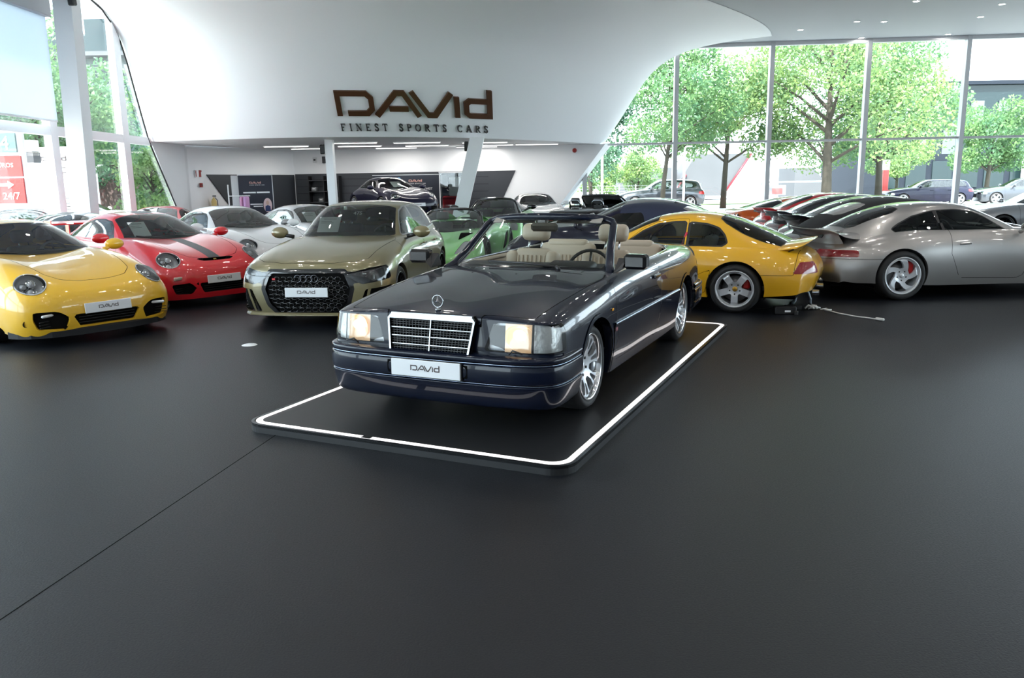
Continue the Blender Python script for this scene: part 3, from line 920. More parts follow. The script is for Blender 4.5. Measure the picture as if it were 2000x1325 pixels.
    if side_vent:
        for s in(-1,1):
            m=MB(); m.box((-1.86,s*.905,.60),(.10,.03,.22),(0,.5,0),bev=.01); m.build('side_air_intake',BLACK,root)
    if rear_detail:
        for s in(-1,1):
            m=MB(); m.lathe([(.036,-.02),(.045,.06),(.045,.0),(.038,.0),(.034,-.05)],16,'x',c=(-3.30,s*.48,.25)); m.build('exhaust_tip',CHROME,root)
    return root

def wing_tray(root,P):
    prof=lambda y:0
    C=[]
    # stations from front of the tail to its upturned rim; lines from centre outwards then down the side
    C=rows(
     [(-2.62,0,.955),(-2.62,.30,.945),(-2.64,.50,.905),(-2.66,.60,.85)],
     [(-2.80,0,.925),(-2.80,.32,.92),(-2.80,.56,.895),(-2.79,.66,.82)],
     [(-3.02,0,.90),(-3.02,.34,.90),(-3.00,.62,.895),(-2.96,.71,.83)],
     [(-3.24,0,.905),(-3.23,.34,.91),(-3.17,.64,.915),(-3.10,.72,.86)],
     [(-3.38,0,.945),(-3.36,.34,.95),(-3.27,.64,.955),(-3.17,.72,.90)],
     [(-3.41,0,.955),(-3.39,.34,.96),(-3.29,.655,.96),(-3.18,.735,.905)],
     [(-3.40,0,.925),(-3.38,.34,.925),(-3.28,.64,.92),(-3.17,.715,.87)],
     [(-3.28,0,.83),(-3.26,.34,.83),(-3.18,.58,.82),(-3.08,.64,.79)],
     [(-3.20,0,.72),(-3.18,.34,.72),(-3.10,.54,.71),(-3.02,.60,.70)])
    T=Surf(C,5,6)
    w=piece(T,T.F,'rear_wing',P,root)
    m=MB()
    for i in range(9):
        m.box((-2.72-i*.05,0,.945-i*.0055),(.022,.66,.014),(0,-.35,0),bev=.004)
    m.build('engine_louvres',P,w)
    m=MB()
    m.box((-3.30,0,.86),(.012,1.0,.05),(0,.5,0)); m.build('wing_grille',BLACK,w)
# ------------------------------------------------------------------ the navy four-seat convertible on the platform
def sweep(parent, name, mat, prof, path, mirror=True, nu=3, nv=6, tight=.7):
    """bumper-like moulding: prof [(z,inset)], path [(x,y)] from the centre outwards (normals outward)"""
    n=len(path); nm=[]
    for i in range(n):
        a=Vector(path[max(i-1,0)]); b=Vector(path[min(i+1,n-1)]); t=(b-a).normalized()
        nm.append(Vector((t.y,-t.x)))
    nm[0]=Vector((math.copysign(1,path[0][0]-path[-1][0]),0))
    sg=1 if nm[0].x>0 else -1
    nm=[m if (m.dot(Vector((0,1)))>=-.2) else -m for m in nm]
    C=[[(path[j][0]-nm[j].x*ins,path[j][1]-nm[j].y*ins,z) for j in range(n)] for z,ins in prof]
    S=Surf(C,nu,nv,tight)
    # make normals face outwards
    A=S.A; cen=np.array([path[-1][0],0,.4]); d=(A[:,:3]-cen); 
    if np.mean(np.sum(d[:,:2]*A[:,3:5],1))<0:
        A[:,3:6]*=-1; S.F=[f[::-1] for f in S.F]
    return S
def fix_norm(S, cen):
    A=S.A; d=A[:,:3]-np.array(cen)
    if np.mean(np.sum(d*A[:,3:6],1))<0: A[:,3:6]*=-1; S.F=[f[::-1] for f in S.F]
    return S

def car_merc(root, P):
    BEIGE=pmat('beige_leather',(.40,.335,.255),rough=.5,bump=(140,.15,.001)); BEIGED=pmat('beige_carpet',(.36,.30,.23),rough=.8)
    B=rows(
     [(.75,0,.30),(.75,.30,.30),(.735,.58,.30),(.70,.75,.30),(.63,.82,.30),(.54,.85,.28),(.45,.84,.22)],
     [(.800,0,.50),(.800,.31,.50),(.790,.61,.50),(.762,.785,.50),(.685,.855,.49),(.54,.868,.40),(.45,.845,.22)],
     [(.79,0,.62),(.79,.31,.62),(.780,.62,.62),(.750,.795,.62),(.665,.860,.60),(.53,.872,.44),(.44,.845,.22)],
     [(.778,0,.738),(.778,.31,.738),(.765,.63,.732),(.728,.798,.722),(.625,.862,.66),(.50,.874,.46),(.42,.845,.22)],
     [(.762,0,.764),(.762,.31,.762),(.748,.63,.756),(.705,.80,.742),(.575,.864,.675),(.46,.876,.46),(.41,.845,.22)],
     [(.66,0,.792),(.66,.31,.79),(.645,.64,.783),(.59,.802,.768),(.44,.866,.69),(.40,.878,.46),(.38,.845,.22)],
     [(.30,0,.848),(.30,.31,.846),(.30,.65,.836),(.27,.797,.812),(.22,.868,.71),(.22,.882,.47),(.22,.845,.22)],
     [(-.15,0,.893),(-.15,.31,.89),(-.15,.65,.882),(-.16,.803,.856),(-.18,.872,.745),(-.18,.882,.47),(-.18,.84,.20)],
     [(-.55,0,.93),(-.55,.31,.928),(-.55,.65,.915),(-.55,.806,.885),(-.55,.873,.765),(-.55,.876,.47),(-.55,.83,.19)],
     [(-1.0,0,.94),(-1.0,.31,.94),(-1.0,.65,.928),(-1.0,.808,.90),(-1.0,.875,.78),(-1.0,.876,.47),(-1.0,.83,.19)],
     [(-1.6,0,.945),(-1.6,.31,.945),(-1.6,.65,.935),(-1.6,.806,.91),(-1.6,.875,.79),(-1.6,.876,.47),(-1.6,.83,.19)],
     [(-2.15,0,.95),(-2.15,.31,.95),(-2.15,.65,.94),(-2.15,.80,.916),(-2.15,.872,.795),(-2.15,.878,.47),(-2.15,.84,.20)],
     [(-2.715,0,.955),(-2.715,.31,.955),(-2.715,.64,.945),(-2.715,.788,.918),(-2.715,.866,.795),(-2.715,.88,.48),(-2.715,.845,.22)],
     [(-3.15,0,.952),(-3.15,.31,.95),(-3.15,.62,.94),(-3.15,.765,.91),(-3.13,.85,.785),(-3.12,.868,.48),(-3.10,.84,.24)],
     [(-3.52,0,.93),(-3.52,.31,.928),(-3.50,.60,.918),(-3.47,.735,.885),(-3.42,.822,.76),(-3.40,.848,.48),(-3.38,.825,.26)],
     [(-3.66,0,.895),(-3.66,.31,.893),(-3.63,.59,.883),(-3.59,.71,.85),(-3.52,.79,.73),(-3.49,.825,.48),(-3.46,.81,.27)],
     [(-3.71,0,.78),(-3.71,.31,.78),(-3.68,.59,.77),(-3.63,.70,.74),(-3.56,.775,.66),(-3.52,.81,.46),(-3.49,.80,.28)],
     [(-3.72,0,.60),(-3.72,.31,.60),(-3.69,.58,.60),(-3.64,.69,.58),(-3.57,.76,.54),(-3.53,.80,.42),(-3.50,.79,.28)],
     [(-3.66,0,.30),(-3.66,.30,.30),(-3.63,.57,.30),(-3.59,.67,.30),(-3.54,.74,.295),(-3.51,.775,.29),(-3.49,.78,.28)],
    )
    for i in(4,5,6,7,8): B[i,1,2]+=.007; B[i,2,2]-=.009      # bonnet with a raised centre panel
    S=Surf(B,6,8,.7); F=S.F
    R=.31; wb=2.715; RA=.352
    arch=lambda A:np.minimum(np.hypot(A[:,0],(A[:,2]-R-.005))-RA,np.hypot(A[:,0]+wb,(A[:,2]-R-.005))-RA)
    _,F=S.split(F,lambda A:np.maximum(arch(A),.5-A[:,1]))
    lipb,F=S.split(F,lambda A:np.maximum(arch(A)-.028,.5-A[:,1]))     # rolled arch lip
    nearR=lambda A:(np.abs(arch(A))<.004)&(A[:,1]>.5)
    # cockpit
    gc=poly_xy([(-.70,-.2),(-.73,.30),(-.80,.52),(-.90,.64),(-1.2,.715),(-1.8,.725),(-2.45,.70),(-2.75,.60),(-2.88,.40),(-2.92,0),(-2.92,-.2)],.02,.80)
    _,F=S.split(F,gc)
    # bonnet (between the wings) with raised centre
    gb=poly_xy([(.90,-.3),(.90,.335),(.74,.36),(.70,.70),(.2,.735),(-.45,.765),(-.56,.74),(-.52,.3),(-.50,-.3)],0,.70)
    st,F=S.band(F,gb,.003); bon,F=S.split(F,gb)
    lou,bon=S.split(bon,poly_xy([(-.42,-.3),(-.42,.28),(-.44,.52),(-.475,.60),(-.49,.60),(-.475,-.3)],.0,.7))
    # headlamp unit
    gl=poly_yz([(.385,.555),(.445,.728),(.95,.722),(.95,.555)],.006,xmin=.60)
    hu,F=S.split(F,gl)
    seam,hu=S.band(hu,lambda A:A[:,1]-.705,.004)
    outer,rest=S.split(hu,lambda A:.705-A[:,1])
    mid,inner=S.split(rest,lambda A:.515-A[:,1])
    # lower wing filler under the lamps (dark)
    fil,F=S.split(F,poly_yz([(-.2,.45),(.9,.45),(.9,.548),(-.2,.548)],.0,xmin=.64))
    # doors
    gd=poly_xz([(-.44,.27),(-.42,.60),(-.42,.98),(-1.70,.98),(-1.70,.50),(-1.62,.27)],0,.55)
    s2,F=S.band(F,gd,.003); door,F=S.split(F,gd)
    # lower cladding
    gcl=lambda A:np.maximum(np.maximum(A[:,2]-.555,A[:,0]+.34),-2.39-A[:,0])
    clb,F=S.split(F,gcl); cld,door=S.split(door,gcl)
    # tail lamps
    tl,F=S.split(F,poly_yz([(.46,.62),(.95,.62),(.95,.76),(.46,.76)],.005,xmax=-3.40))
    fl=S.flange(lipb,nearR,vec=(0,-.06,0))
    piece(S,F,'body_shell',P,root); 
    for xa in(0,1):
        lp,_=S.split(lipb+fl,(lambda A:-1.3-A[:,0]) if xa==0 else (lambda A:A[:,0]+1.3)); pieces_lr(S,lp,'arch_lip',P,root,off=.006)
    piece(S,bon,'bonnet',P,root); piece(S,lou,'cowl_grille',BLACK,root,off=-.004)
    pieces_lr(S,door,'door',P,root)
    pieces_lr(S,cld,'door_cladding',P,root,off=.010); pieces_lr(S,clb,'sill_cladding',P,root,off=.010)
    fl=S.flange(clb+cld,lambda A:np.abs(A[:,2]-.555)<.003,depth=-.012)
    piece(S,st+s2,'shut_lines',GAP,root,off=-.001)
    piece(S,fil,'lamp_filler_panel',P,root,off=-.006)
    # strip on the cladding's top edge, its highlight put into a pale colour
    for s in(-1,1):
        m=MB(); ys=[(x,.8835) for x in np.linspace(-.36,-2.37,14)]
        vs=[];fs=[]
        for x,y in ys:
            yy=y if x>-2 else y
            for dy,dz in((0,-.010),(.014,-.007),(.016,.004),(.010,.010),(-.004,.012)): vs.append((x,s*(yy+dy),.562+dz))
        for i in range(len(ys)-1):
            for k in range(4): fs.append((5*i+k,5*i+5+k,5*i+6+k,5*i+1+k))
        m.add(vs,fs,True); m.build('side_strip',pmat('navy_strip_highlight',(.30,.36,.45),rough=.12,metal=.9),root)
    for s,sd in((1,'L'),(-1,'R')):
        lens=piece(S,mid,'headlamp',CLEAR,root,sd)
        piece(S,inner,'fog_lamp_lens',CLEAR,lens,sd); 
        ind=piece(S,outer,'indicator_lens',glassmat('indicator_glass',(.9,.9,.88)),lens,sd)
        piece(S,outer,'indicator_back',pmat('indicator_reflector',(.62,.64,.66),rough=.25,metal=.25,coat=1.0,bump=(40,.6,.01)),lens,sd,-.03)
        piece(S,inner,'fog_lamp_back',pmat('fog_reflector',(.40,.42,.45),rough=.3,metal=.2,coat=1.0),lens,sd,-.05)
        piece(S,seam,'lamp_frame',BLACK,lens,sd)
        # lit main reflector: the bulb's glow is put into housing and bowl as emission
        WARM=pmat('lit_bulb_warm',(1,.8,.5),emit=(1.0,.74,.40),estr=.32)
        HOT=pmat('lit_bulb_core',(1,.9,.7),emit=(1.0,.86,.62),estr=1.6)
        piece(S,mid,'lamp_housing',pmat('lamp_reflector_glow',(.60,.42,.25),rough=.35,metal=.2,coat=1.0,emit=(1.0,.55,.22),estr=.05),lens,sd,-.02)
        m=MB(); m.lathe([(.086,.012),(.080,.004),(.06,.002),(.03,.0),(.001,.0)],28,'x',c=(.752,s*.61,.645)); m.v=[(v[0]-.02*(abs(v[1])-.61)/.09,s*.61+math.copysign(abs(v[1]-s*.61)**.8*.09**.2,v[1]-s*.61),.645+math.copysign(abs(v[2]-.645)**.8*.09**.2,v[2]-.645)*.90) for v in m.v]; m.build('lamp_bowl',pmat('bowl_glow',(.9,.75,.5),rough=.3,metal=.6,emit=(1.0,.62,.28),estr=.13),lens)
        m=MB(); m.sphere((.756,s*.612,.655),.052,14,8,sc=(.2,1,.75)); m.build('lamp_bulb',WARM,lens)
        m=MB(); m.sphere((.764,s*.620,.658),.026,10,6,sc=(.4,1,1)); m.build('lamp_filament',HOT,lens)
        # lamp wiper
        m=MB(); m.tube([(.83,s*.57,.545),(.84,s*.60,.575),(.835,s*.665,.557)],.006,5); m.build('lamp_wiper',BLACK,root)
    # ---------------- bumpers
    prof=[(.535,.10),(.533,.05),(.528,.012),(.515,.0),(.500,.0),(.492,.002),(.488,.012),(.476,.012),(.472,.002),(.462,.0),(.44,-.004),(.40,-.004),(.368,.0),(.360,.003),(.356,.014),(.346,.014),(.342,.004),(.33,.004),(.28,.016),(.225,.03),(.19,.05),(.18,.10)]
    path=[(.888,0),(.887,.25),(.878,.50),(.858,.67),(.815,.795),(.735,.868),(.62,.892),(.48,.894),(.36,.89)]
    S2=sweep(root,'b',P,prof,path,nu=3,nv=5); Fb=S2.F
    _,Fb=S2.split(Fb,lambda A:np.maximum(np.hypot(A[:,0],A[:,2]-R)-RA,.5-A[:,1]))
    gro,Fb=S2.split(Fb,lambda A:np.minimum(np.abs(A[:,2]-.482)-.005,np.abs(A[:,2]-.351)-.004))
    # plate recess and its two flanking panels read as black seams
    sm,Fb=S2.band(Fb,poly_yz([(-.2,.378),(.30,.378),(.30,.462),(-.2,.462)],.0,xmin=.7),.003)
    piece(S2,Fb,'front_bumper',P,root); piece(S2,gro,'bumper_highlights',pmat('navy_strip_highlight',(0,0,0)),root,off=.004); piece(S2,sm,'bumper_seam',GAP,root)  # bumper grooves coloured pale to stand for highlight lines
    profr=[(.545,.12),(.54,.03),(.52,.0),(.49,.0),(.485,.012),(.475,.012),(.47,0),(.40,-.004),(.355,0),(.35,.012),(.34,.012),(.335,.0),(.27,.03),(.25,.1)]
    pathr=[(-3.79,0),(-3.785,.3),(-3.76,.58),(-3.70,.74),(-3.61,.83),(-3.48,.875),(-3.3,.888),(-3.1,.888)]
    S3=sweep(root,'b',P,profr,pathr,nu=3,nv=5)
    _,F3=S3.split(S3.F,lambda A:np.hypot(A[:,0]+wb,A[:,2]-R)-RA)
    piece(S3,F3,'rear_bumper',P,root)
    for side in('L','R'): piece(S,tl,'tail_lamp',REDLENS,root,side,.002)
    # ---------------- grille with chrome frame
    def tfg(a,b,h): return Vector((.846-.20*b+h, a, .505+b))
    g=MB(); Hh=.262
    poly=[(-.296,0.0),(.296,0.0),(.330,Hh-.03),(.310,Hh),(-.310,Hh),(-.330,Hh-.03)]
    g.prism(poly,-.03,-.012,tfg); gr=g.build('radiator_grille',DARK,root)
    fr=MB(); stroke(fr,[(-.290,.008),(.290,.008),(.322,Hh-.034),(.300,Hh-.014),(-.300,Hh-.014),(-.322,Hh-.034)],[.013,.013,.014,.020,.020,.014],.030,lambda a,b,h:tfg(a,b,h-.008),closed=True)
    fr.prism([(-.312,Hh-.034),(.312,Hh-.034),(.305,Hh+.004),(-.305,Hh+.004)],0,.02,tfg)
    GC=pmat('grille_chrome',(.24,.25,.26),rough=.14,metal=1.0); fr.build('grille_frame',GC,gr)
    for i,b in enumerate((.062,.115,.168)):
        m=MB(); hw=.292+.033*b/Hh; m.prism([(-hw,b-.0024),(hw,b-.0024),(hw,b+.0024),(-hw,b+.0024)],-.012,.010,tfg); m.build('grille_bar',GC,gr)
    m=MB(); m.prism([(-.004,.0),(.004,.0),(.004,Hh-.03),(-.004,Hh-.03)],-.012,.013,tfg); m.build('grille_centre_bar',GC,gr)
    m=MB()
    for k in range(1,16):
        if k in (4,8,12): continue
        b=.009+k*.0138
        if b>.22: break
        hw=.290+.033*b/Hh; m.prism([(-hw,b-.0016),(hw,b-.0016),(hw,b+.0016),(-hw,b+.0016)],-.012,.002,tfg)
    for k in range(-13,14):
        y=k*.0225
        if abs(k)<1: continue
        m.prism([(y-.0013,.004),(y+.0013,.004),(y*1.09+.0013,.22),(y*1.09-.0013,.22)],-.012,-.001,tfg)
    m.build('grille_mesh',pmat('grille_grey',(.02,.021,.023),rough=.5),gr)
    # ---------------- star on the bonnet
    m=MB(); c=Vector((.715,0,.842)); r=.040
    m.tube([c+Vector((0,r*math.cos(TAU*k/28),r*math.sin(TAU*k/28))) for k in range(28)],.0042,7,closed=True)
    for k in range(3):
        a=math.radians(90+120*k); d=Vector((0,math.cos(a),math.sin(a))); e=Vector((0,-d.z,d.y))
        m.add([c+d*r,c+e*.011-d*.006,c-e*.011-d*.006,c+Vector((.009,0,0)),c-Vector((.009,0,0))],[(0,1,3),(0,3,2),(0,4,1),(0,2,4)])
    m.tube([c-Vector((0,0,r)),c-Vector((0.005,0,r+.012))],[.006,.010],8)
    m.lathe([(.020,0),(.018,.006),(.008,.012),(.001,.013)],14,'z',c=(.712,0,.785))
    m.build('bonnet_star',CHROME,root)
    # ---------------- windscreen
    W=rows(
     [(-.575,0,.925),(-.585,.22,.925),(-.625,.44,.925),(-.69,.60,.918),(-.76,.69,.905)],
     [(-.77,0,1.055),(-.78,.21,1.053),(-.815,.42,1.045),(-.87,.57,1.035),(-.935,.65,1.02)],
     [(-.965,0,1.183),(-.97,.205,1.18),(-1.00,.40,1.17),(-1.045,.54,1.155),(-1.10,.612,1.138)],
     [(-1.155,0,1.298),(-1.16,.20,1.295),(-1.18,.39,1.287),(-1.215,.515,1.272),(-1.255,.580,1.252)])
    Sw=fix_norm(Surf(W,10,8),(-1.4,0,.8))
    gi,go=Sw.split(Sw.F,poly_uv([(.18,-1),(2.84,-1),(2.84,3.5),(2.7,3.74),(.4,3.74),(.18,3.5)],.03))
    ws=piece(Sw,gi,'windscreen',glassmat('clear_screen',(.88,.93,.90)),root)
    piece(Sw,go,'windscreen_border',GLOSSBLACK,ws,off=.001)
    fp=MB()
    pill=[Vector((-.70,.735,.875)),Vector((-.80,.695,.925)),Vector((-.935,.655,1.025)),Vector((-1.10,.617,1.145)),Vector((-1.225,.590,1.235)),Vector((-1.262,.565,1.268)),Vector((-1.245,.50,1.290)),Vector((-1.20,.36,1.306)),Vector((-1.172,.18,1.314)),Vector((-1.167,0,1.316))]
    full=pill+[Vector((p.x,-p.y,p.z)) for p in pill[-2::-1]]
    nn=len(full); rr=[.044,.039,.036,.034,.033,.031,.030,.029,.029,.029]; rr=rr+rr[-2::-1]
    fp.tube(full,rr,10)
    fp.build('windscreen_frame',P,root)
    m=MB(); m.tube([(-1.20,0,1.275),(-1.15,0,1.245)],.012,6); m.box((-1.13,0,1.225),(.045,.25,.075),(0,.12,0),bev=.022); mi=m.build('inside_mirror',pmat('mirror_taupe',(.16,.15,.12),rough=.5),root)
    m=MB(); m.box((-1.155,0,1.225),(.004,.22,.055),(0,.12,0)); m.build('mirror_glass',REFLECTOR,mi)
    m=MB()
    for s in (1,-1): m.box((-1.20,s*.30,1.285),(.10,.40,.016),(0,.5,0),bev=.005)
    m.build('sun_visors',pmat('visor_grey',(.28,.26,.23),rough=.7),root)
    for y in(-.28,.10):
        m=MB(); m.box((-.33,y,.908),(.035,.022,.014),bev=.005); m.build('washer_jet',BLACK,root)
    m=MB(); m.tube([(-.60,.32,.945),(-.635,.05,.965),(-.655,-.30,.972)],.009,6); m.tube([(-.56,.36,.935),(-.60,.32,.947)],.014,6); m.build('wiper',BLACK,root)
    # ---------------- cabin
    m=MB(); m.box((-.90,0,.85),(.44,1.40,.13),(0,.10,0),bev=.05); m.box((-.86,.34,.915),(.24,.40,.08),(0,.12,0),bev=.04); m.box((-.98,0,.68),(.28,1.36,.24),bev=.05); m.build('dashboard',pmat('dash_dark',(.02,.021,.022),rough=.6),root)
    m=MB(); m.box((-1.6,0,.30),(2.2,1.46,.06)); m.box((-2.0,0,.40),(1.6,.24,.18),bev=.04); m.build('cabin_floor',BEIGED,root)
    for s in(-1,1):
        m=MB(); m.box((-1.55,s*.745,.66),(1.55,.06,.44),bev=.02); m.box((-1.50,s*.715,.70),(.80,.07,.10),bev=.03); m.box((-2.52,s*.70,.70),(.5,.08,.40),bev=.03)
        m.box((-1.62,s*.752,.905),(1.75,.07,.035),bev=.012)
        m.build('door_trim',BEIGE,root)
    for s in(-1,1):
        x0=-1.62; y=s*.385
        # front seats
        q=MB(); q.box((x0+.22,y,.50),(.54,.52,.18),(0,-.12,0),bev=.07); q.build('seat_cushion',BEIGE,root)
        Rm=Euler((0,-.28,0)).to_matrix(); base=Vector((x0-.06,y,.50))
        q=MB(); q.box(base+Rm@Vector((0,0,.25)),(.13,.36,.50),Rm,bev=.05)
        for e in(-1,1): q.box(base+Rm@Vector((.015,e*.205,.235)),(.16,.13,.47),Rm,bev=.055)
        for k in range(-3,4): q.tube([base+Rm@Vector((.068,k*.045,.06)),base+Rm@Vector((.069,k*.045,.42))],.010,6)
        q.build('backrest',BEIGE,root)
        hp=base+Rm@Vector((.0,0,.66))
        q=MB(); q.box(hp,(.125,.285,.165),Rm,bev=.058); q.build('headrest',BEIGE,root)
        q=MB()
        for e in(-1,1): q.tube([hp+Rm@Vector((0,e*.065,-.19)),hp+Rm@Vector((0,e*.065,-.06))],.0085,7)
        q.build('headrest_posts',CHROME,root)
        # rear seats
        y=s*.345
        q=MB(); q.box((-2.32,y,.53),(.48,.56,.18),(0,-.1,0),bev=.06); q.build('rear_cushion',BEIGE,root)
        Rb=Euler((0,-.25,0)).to_matrix(); b2=Vector((-2.52,y,.55))
        q=MB(); q.box(b2+Rb@Vector((0,0,.20)),(.14,.60,.48),Rb,bev=.06)
        for k in range(-4,5): q.tube([b2+Rb@Vector((.074,k*.042,.08)),b2+Rb@Vector((.074,k*.042,.30))],.011,6)
        q.box(b2+Rb@Vector((.01,0,.43)),(.12,.44,.09),Rb,bev=.04)
        q.build('rear_backrest',BEIGE,root)
    q=MB(); q.box((-2.56,0,.70),(.16,.12,.42),(0,-.25,0),bev=.04); q.build('rear_armrest',BEIGE,root)
    # folded-roof cover behind the seats
    Ct=rows([(-2.66,0,.965),(-2.66,.3,.965),(-2.64,.56,.955),(-2.60,.70,.925)],[(-2.78,0,.985),(-2.78,.3,.985),(-2.76,.56,.97),(-2.70,.695,.93)],[(-2.92,0,.975),(-2.92,.3,.972),(-2.88,.54,.96),(-2.80,.66,.925)],[(-3.02,0,.955),(-3.01,.3,.952),(-2.96,.52,.942),(-2.86,.64,.92)])
    St=fix_norm(Surf(Ct,5,6),(-2.8,0,.5)); piece(St,St.F,'roof_cover',pmat('roof_cover_leather',(.42,.38,.33),rough=.55),root)
    steering(root,-1.17,.385,.845,pmat('steering_black',(.015,.015,.016),rough=.35),r=.195,tilt=.40)
    # chrome belt strips
    for s in(-1,1):
        m=MB(); m.tube([(-.80,s*.752,.915),(-1.3,s*.765,.925),(-1.9,s*.765,.932),(-2.45,s*.735,.94),(-2.72,s*.64,.958),(-2.90,s*.42,.966),(-2.95,0,.968)],.010,6); m.build('belt_moulding',CHROME,root)
    # door mirrors
    for s in(-1,1):
        m=MB(); m.box((-.655,s*.955,1.00),(.10,.185,.115),(0,0,-s*.12),bev=.022); o=m.build('wing_mirror',pmat('mirror_black',(.004,.004,.005),rough=.2,coat=.3),root)
        m=MB(); m.add([(-.56,s*.80,.91),(-.74,s*.80,.915),(-.70,s*.80,1.02),(-.58,s*.865,.955),(-.70,s*.87,.955),(-.69,s*.87,1.02)],[(0,1,2),(0,3,4,1),(1,4,5,2),(0,2,5,3),(3,5,4)]); m.build('mirror_foot',BLACK,o)
        m=MB(); m.box((-.707,s*.955,1.0),(.004,.165,.095),(0,0,-s*.12)); m.build('mirror_glass',REFLECTOR,o)
        # handles
        m=MB(); m.box((-1.545,s*.885,.79),(.19,.025,.036),bev=.010); m.build('door_handle',CHROME,root)
        # indicator repeater and small badge behind the front wheel
        m=MB(); m.box((-.385,s*.889,.52),(.05,.006,.028),bev=.002); m.build('side_badge',pmat('badge_red_silver',(.6,.25,.28),rough=.25,metal=.7),root)
        m=MB(); m.box((-.30,s*.886,.68),(.035,.008,.02),bev=.003); m.build('side_repeater',pmat('amber_lens',(.8,.35,.03),rough=.15,coat=1.0),root)
        wheel(root,0,.815,R,.240,.235,'mono',s,SILVER,barrel_mat=pmat('alloy_polished',(.75,.76,.78),rough=.14,metal=1.0))
        wheel(root,-wb,.82,R,.240,.25,'mono',s,SILVER,barrel_mat=MATS['alloy_polished'])
        wheel_well(root,0,R+.05,.40,.80,s); wheel_well(root,-wb,R+.05,.40,.80,s)
    tub(root,.70,-3.6,.62,.20)
    m=MB(); m.box((.72,0,.5),(.05,1.3,.42)); m.box((-.62,0,.55),(.06,1.5,.6)); m.build('bulkhead',DARK,root)
    p=plate(root,.905,0,.421,tilt=-.02)
    m=MB(); m.box((.898,0,.421),(.012,.535,.125),bev=.004); m.build('plate_holder',BLACK,p)
    return root
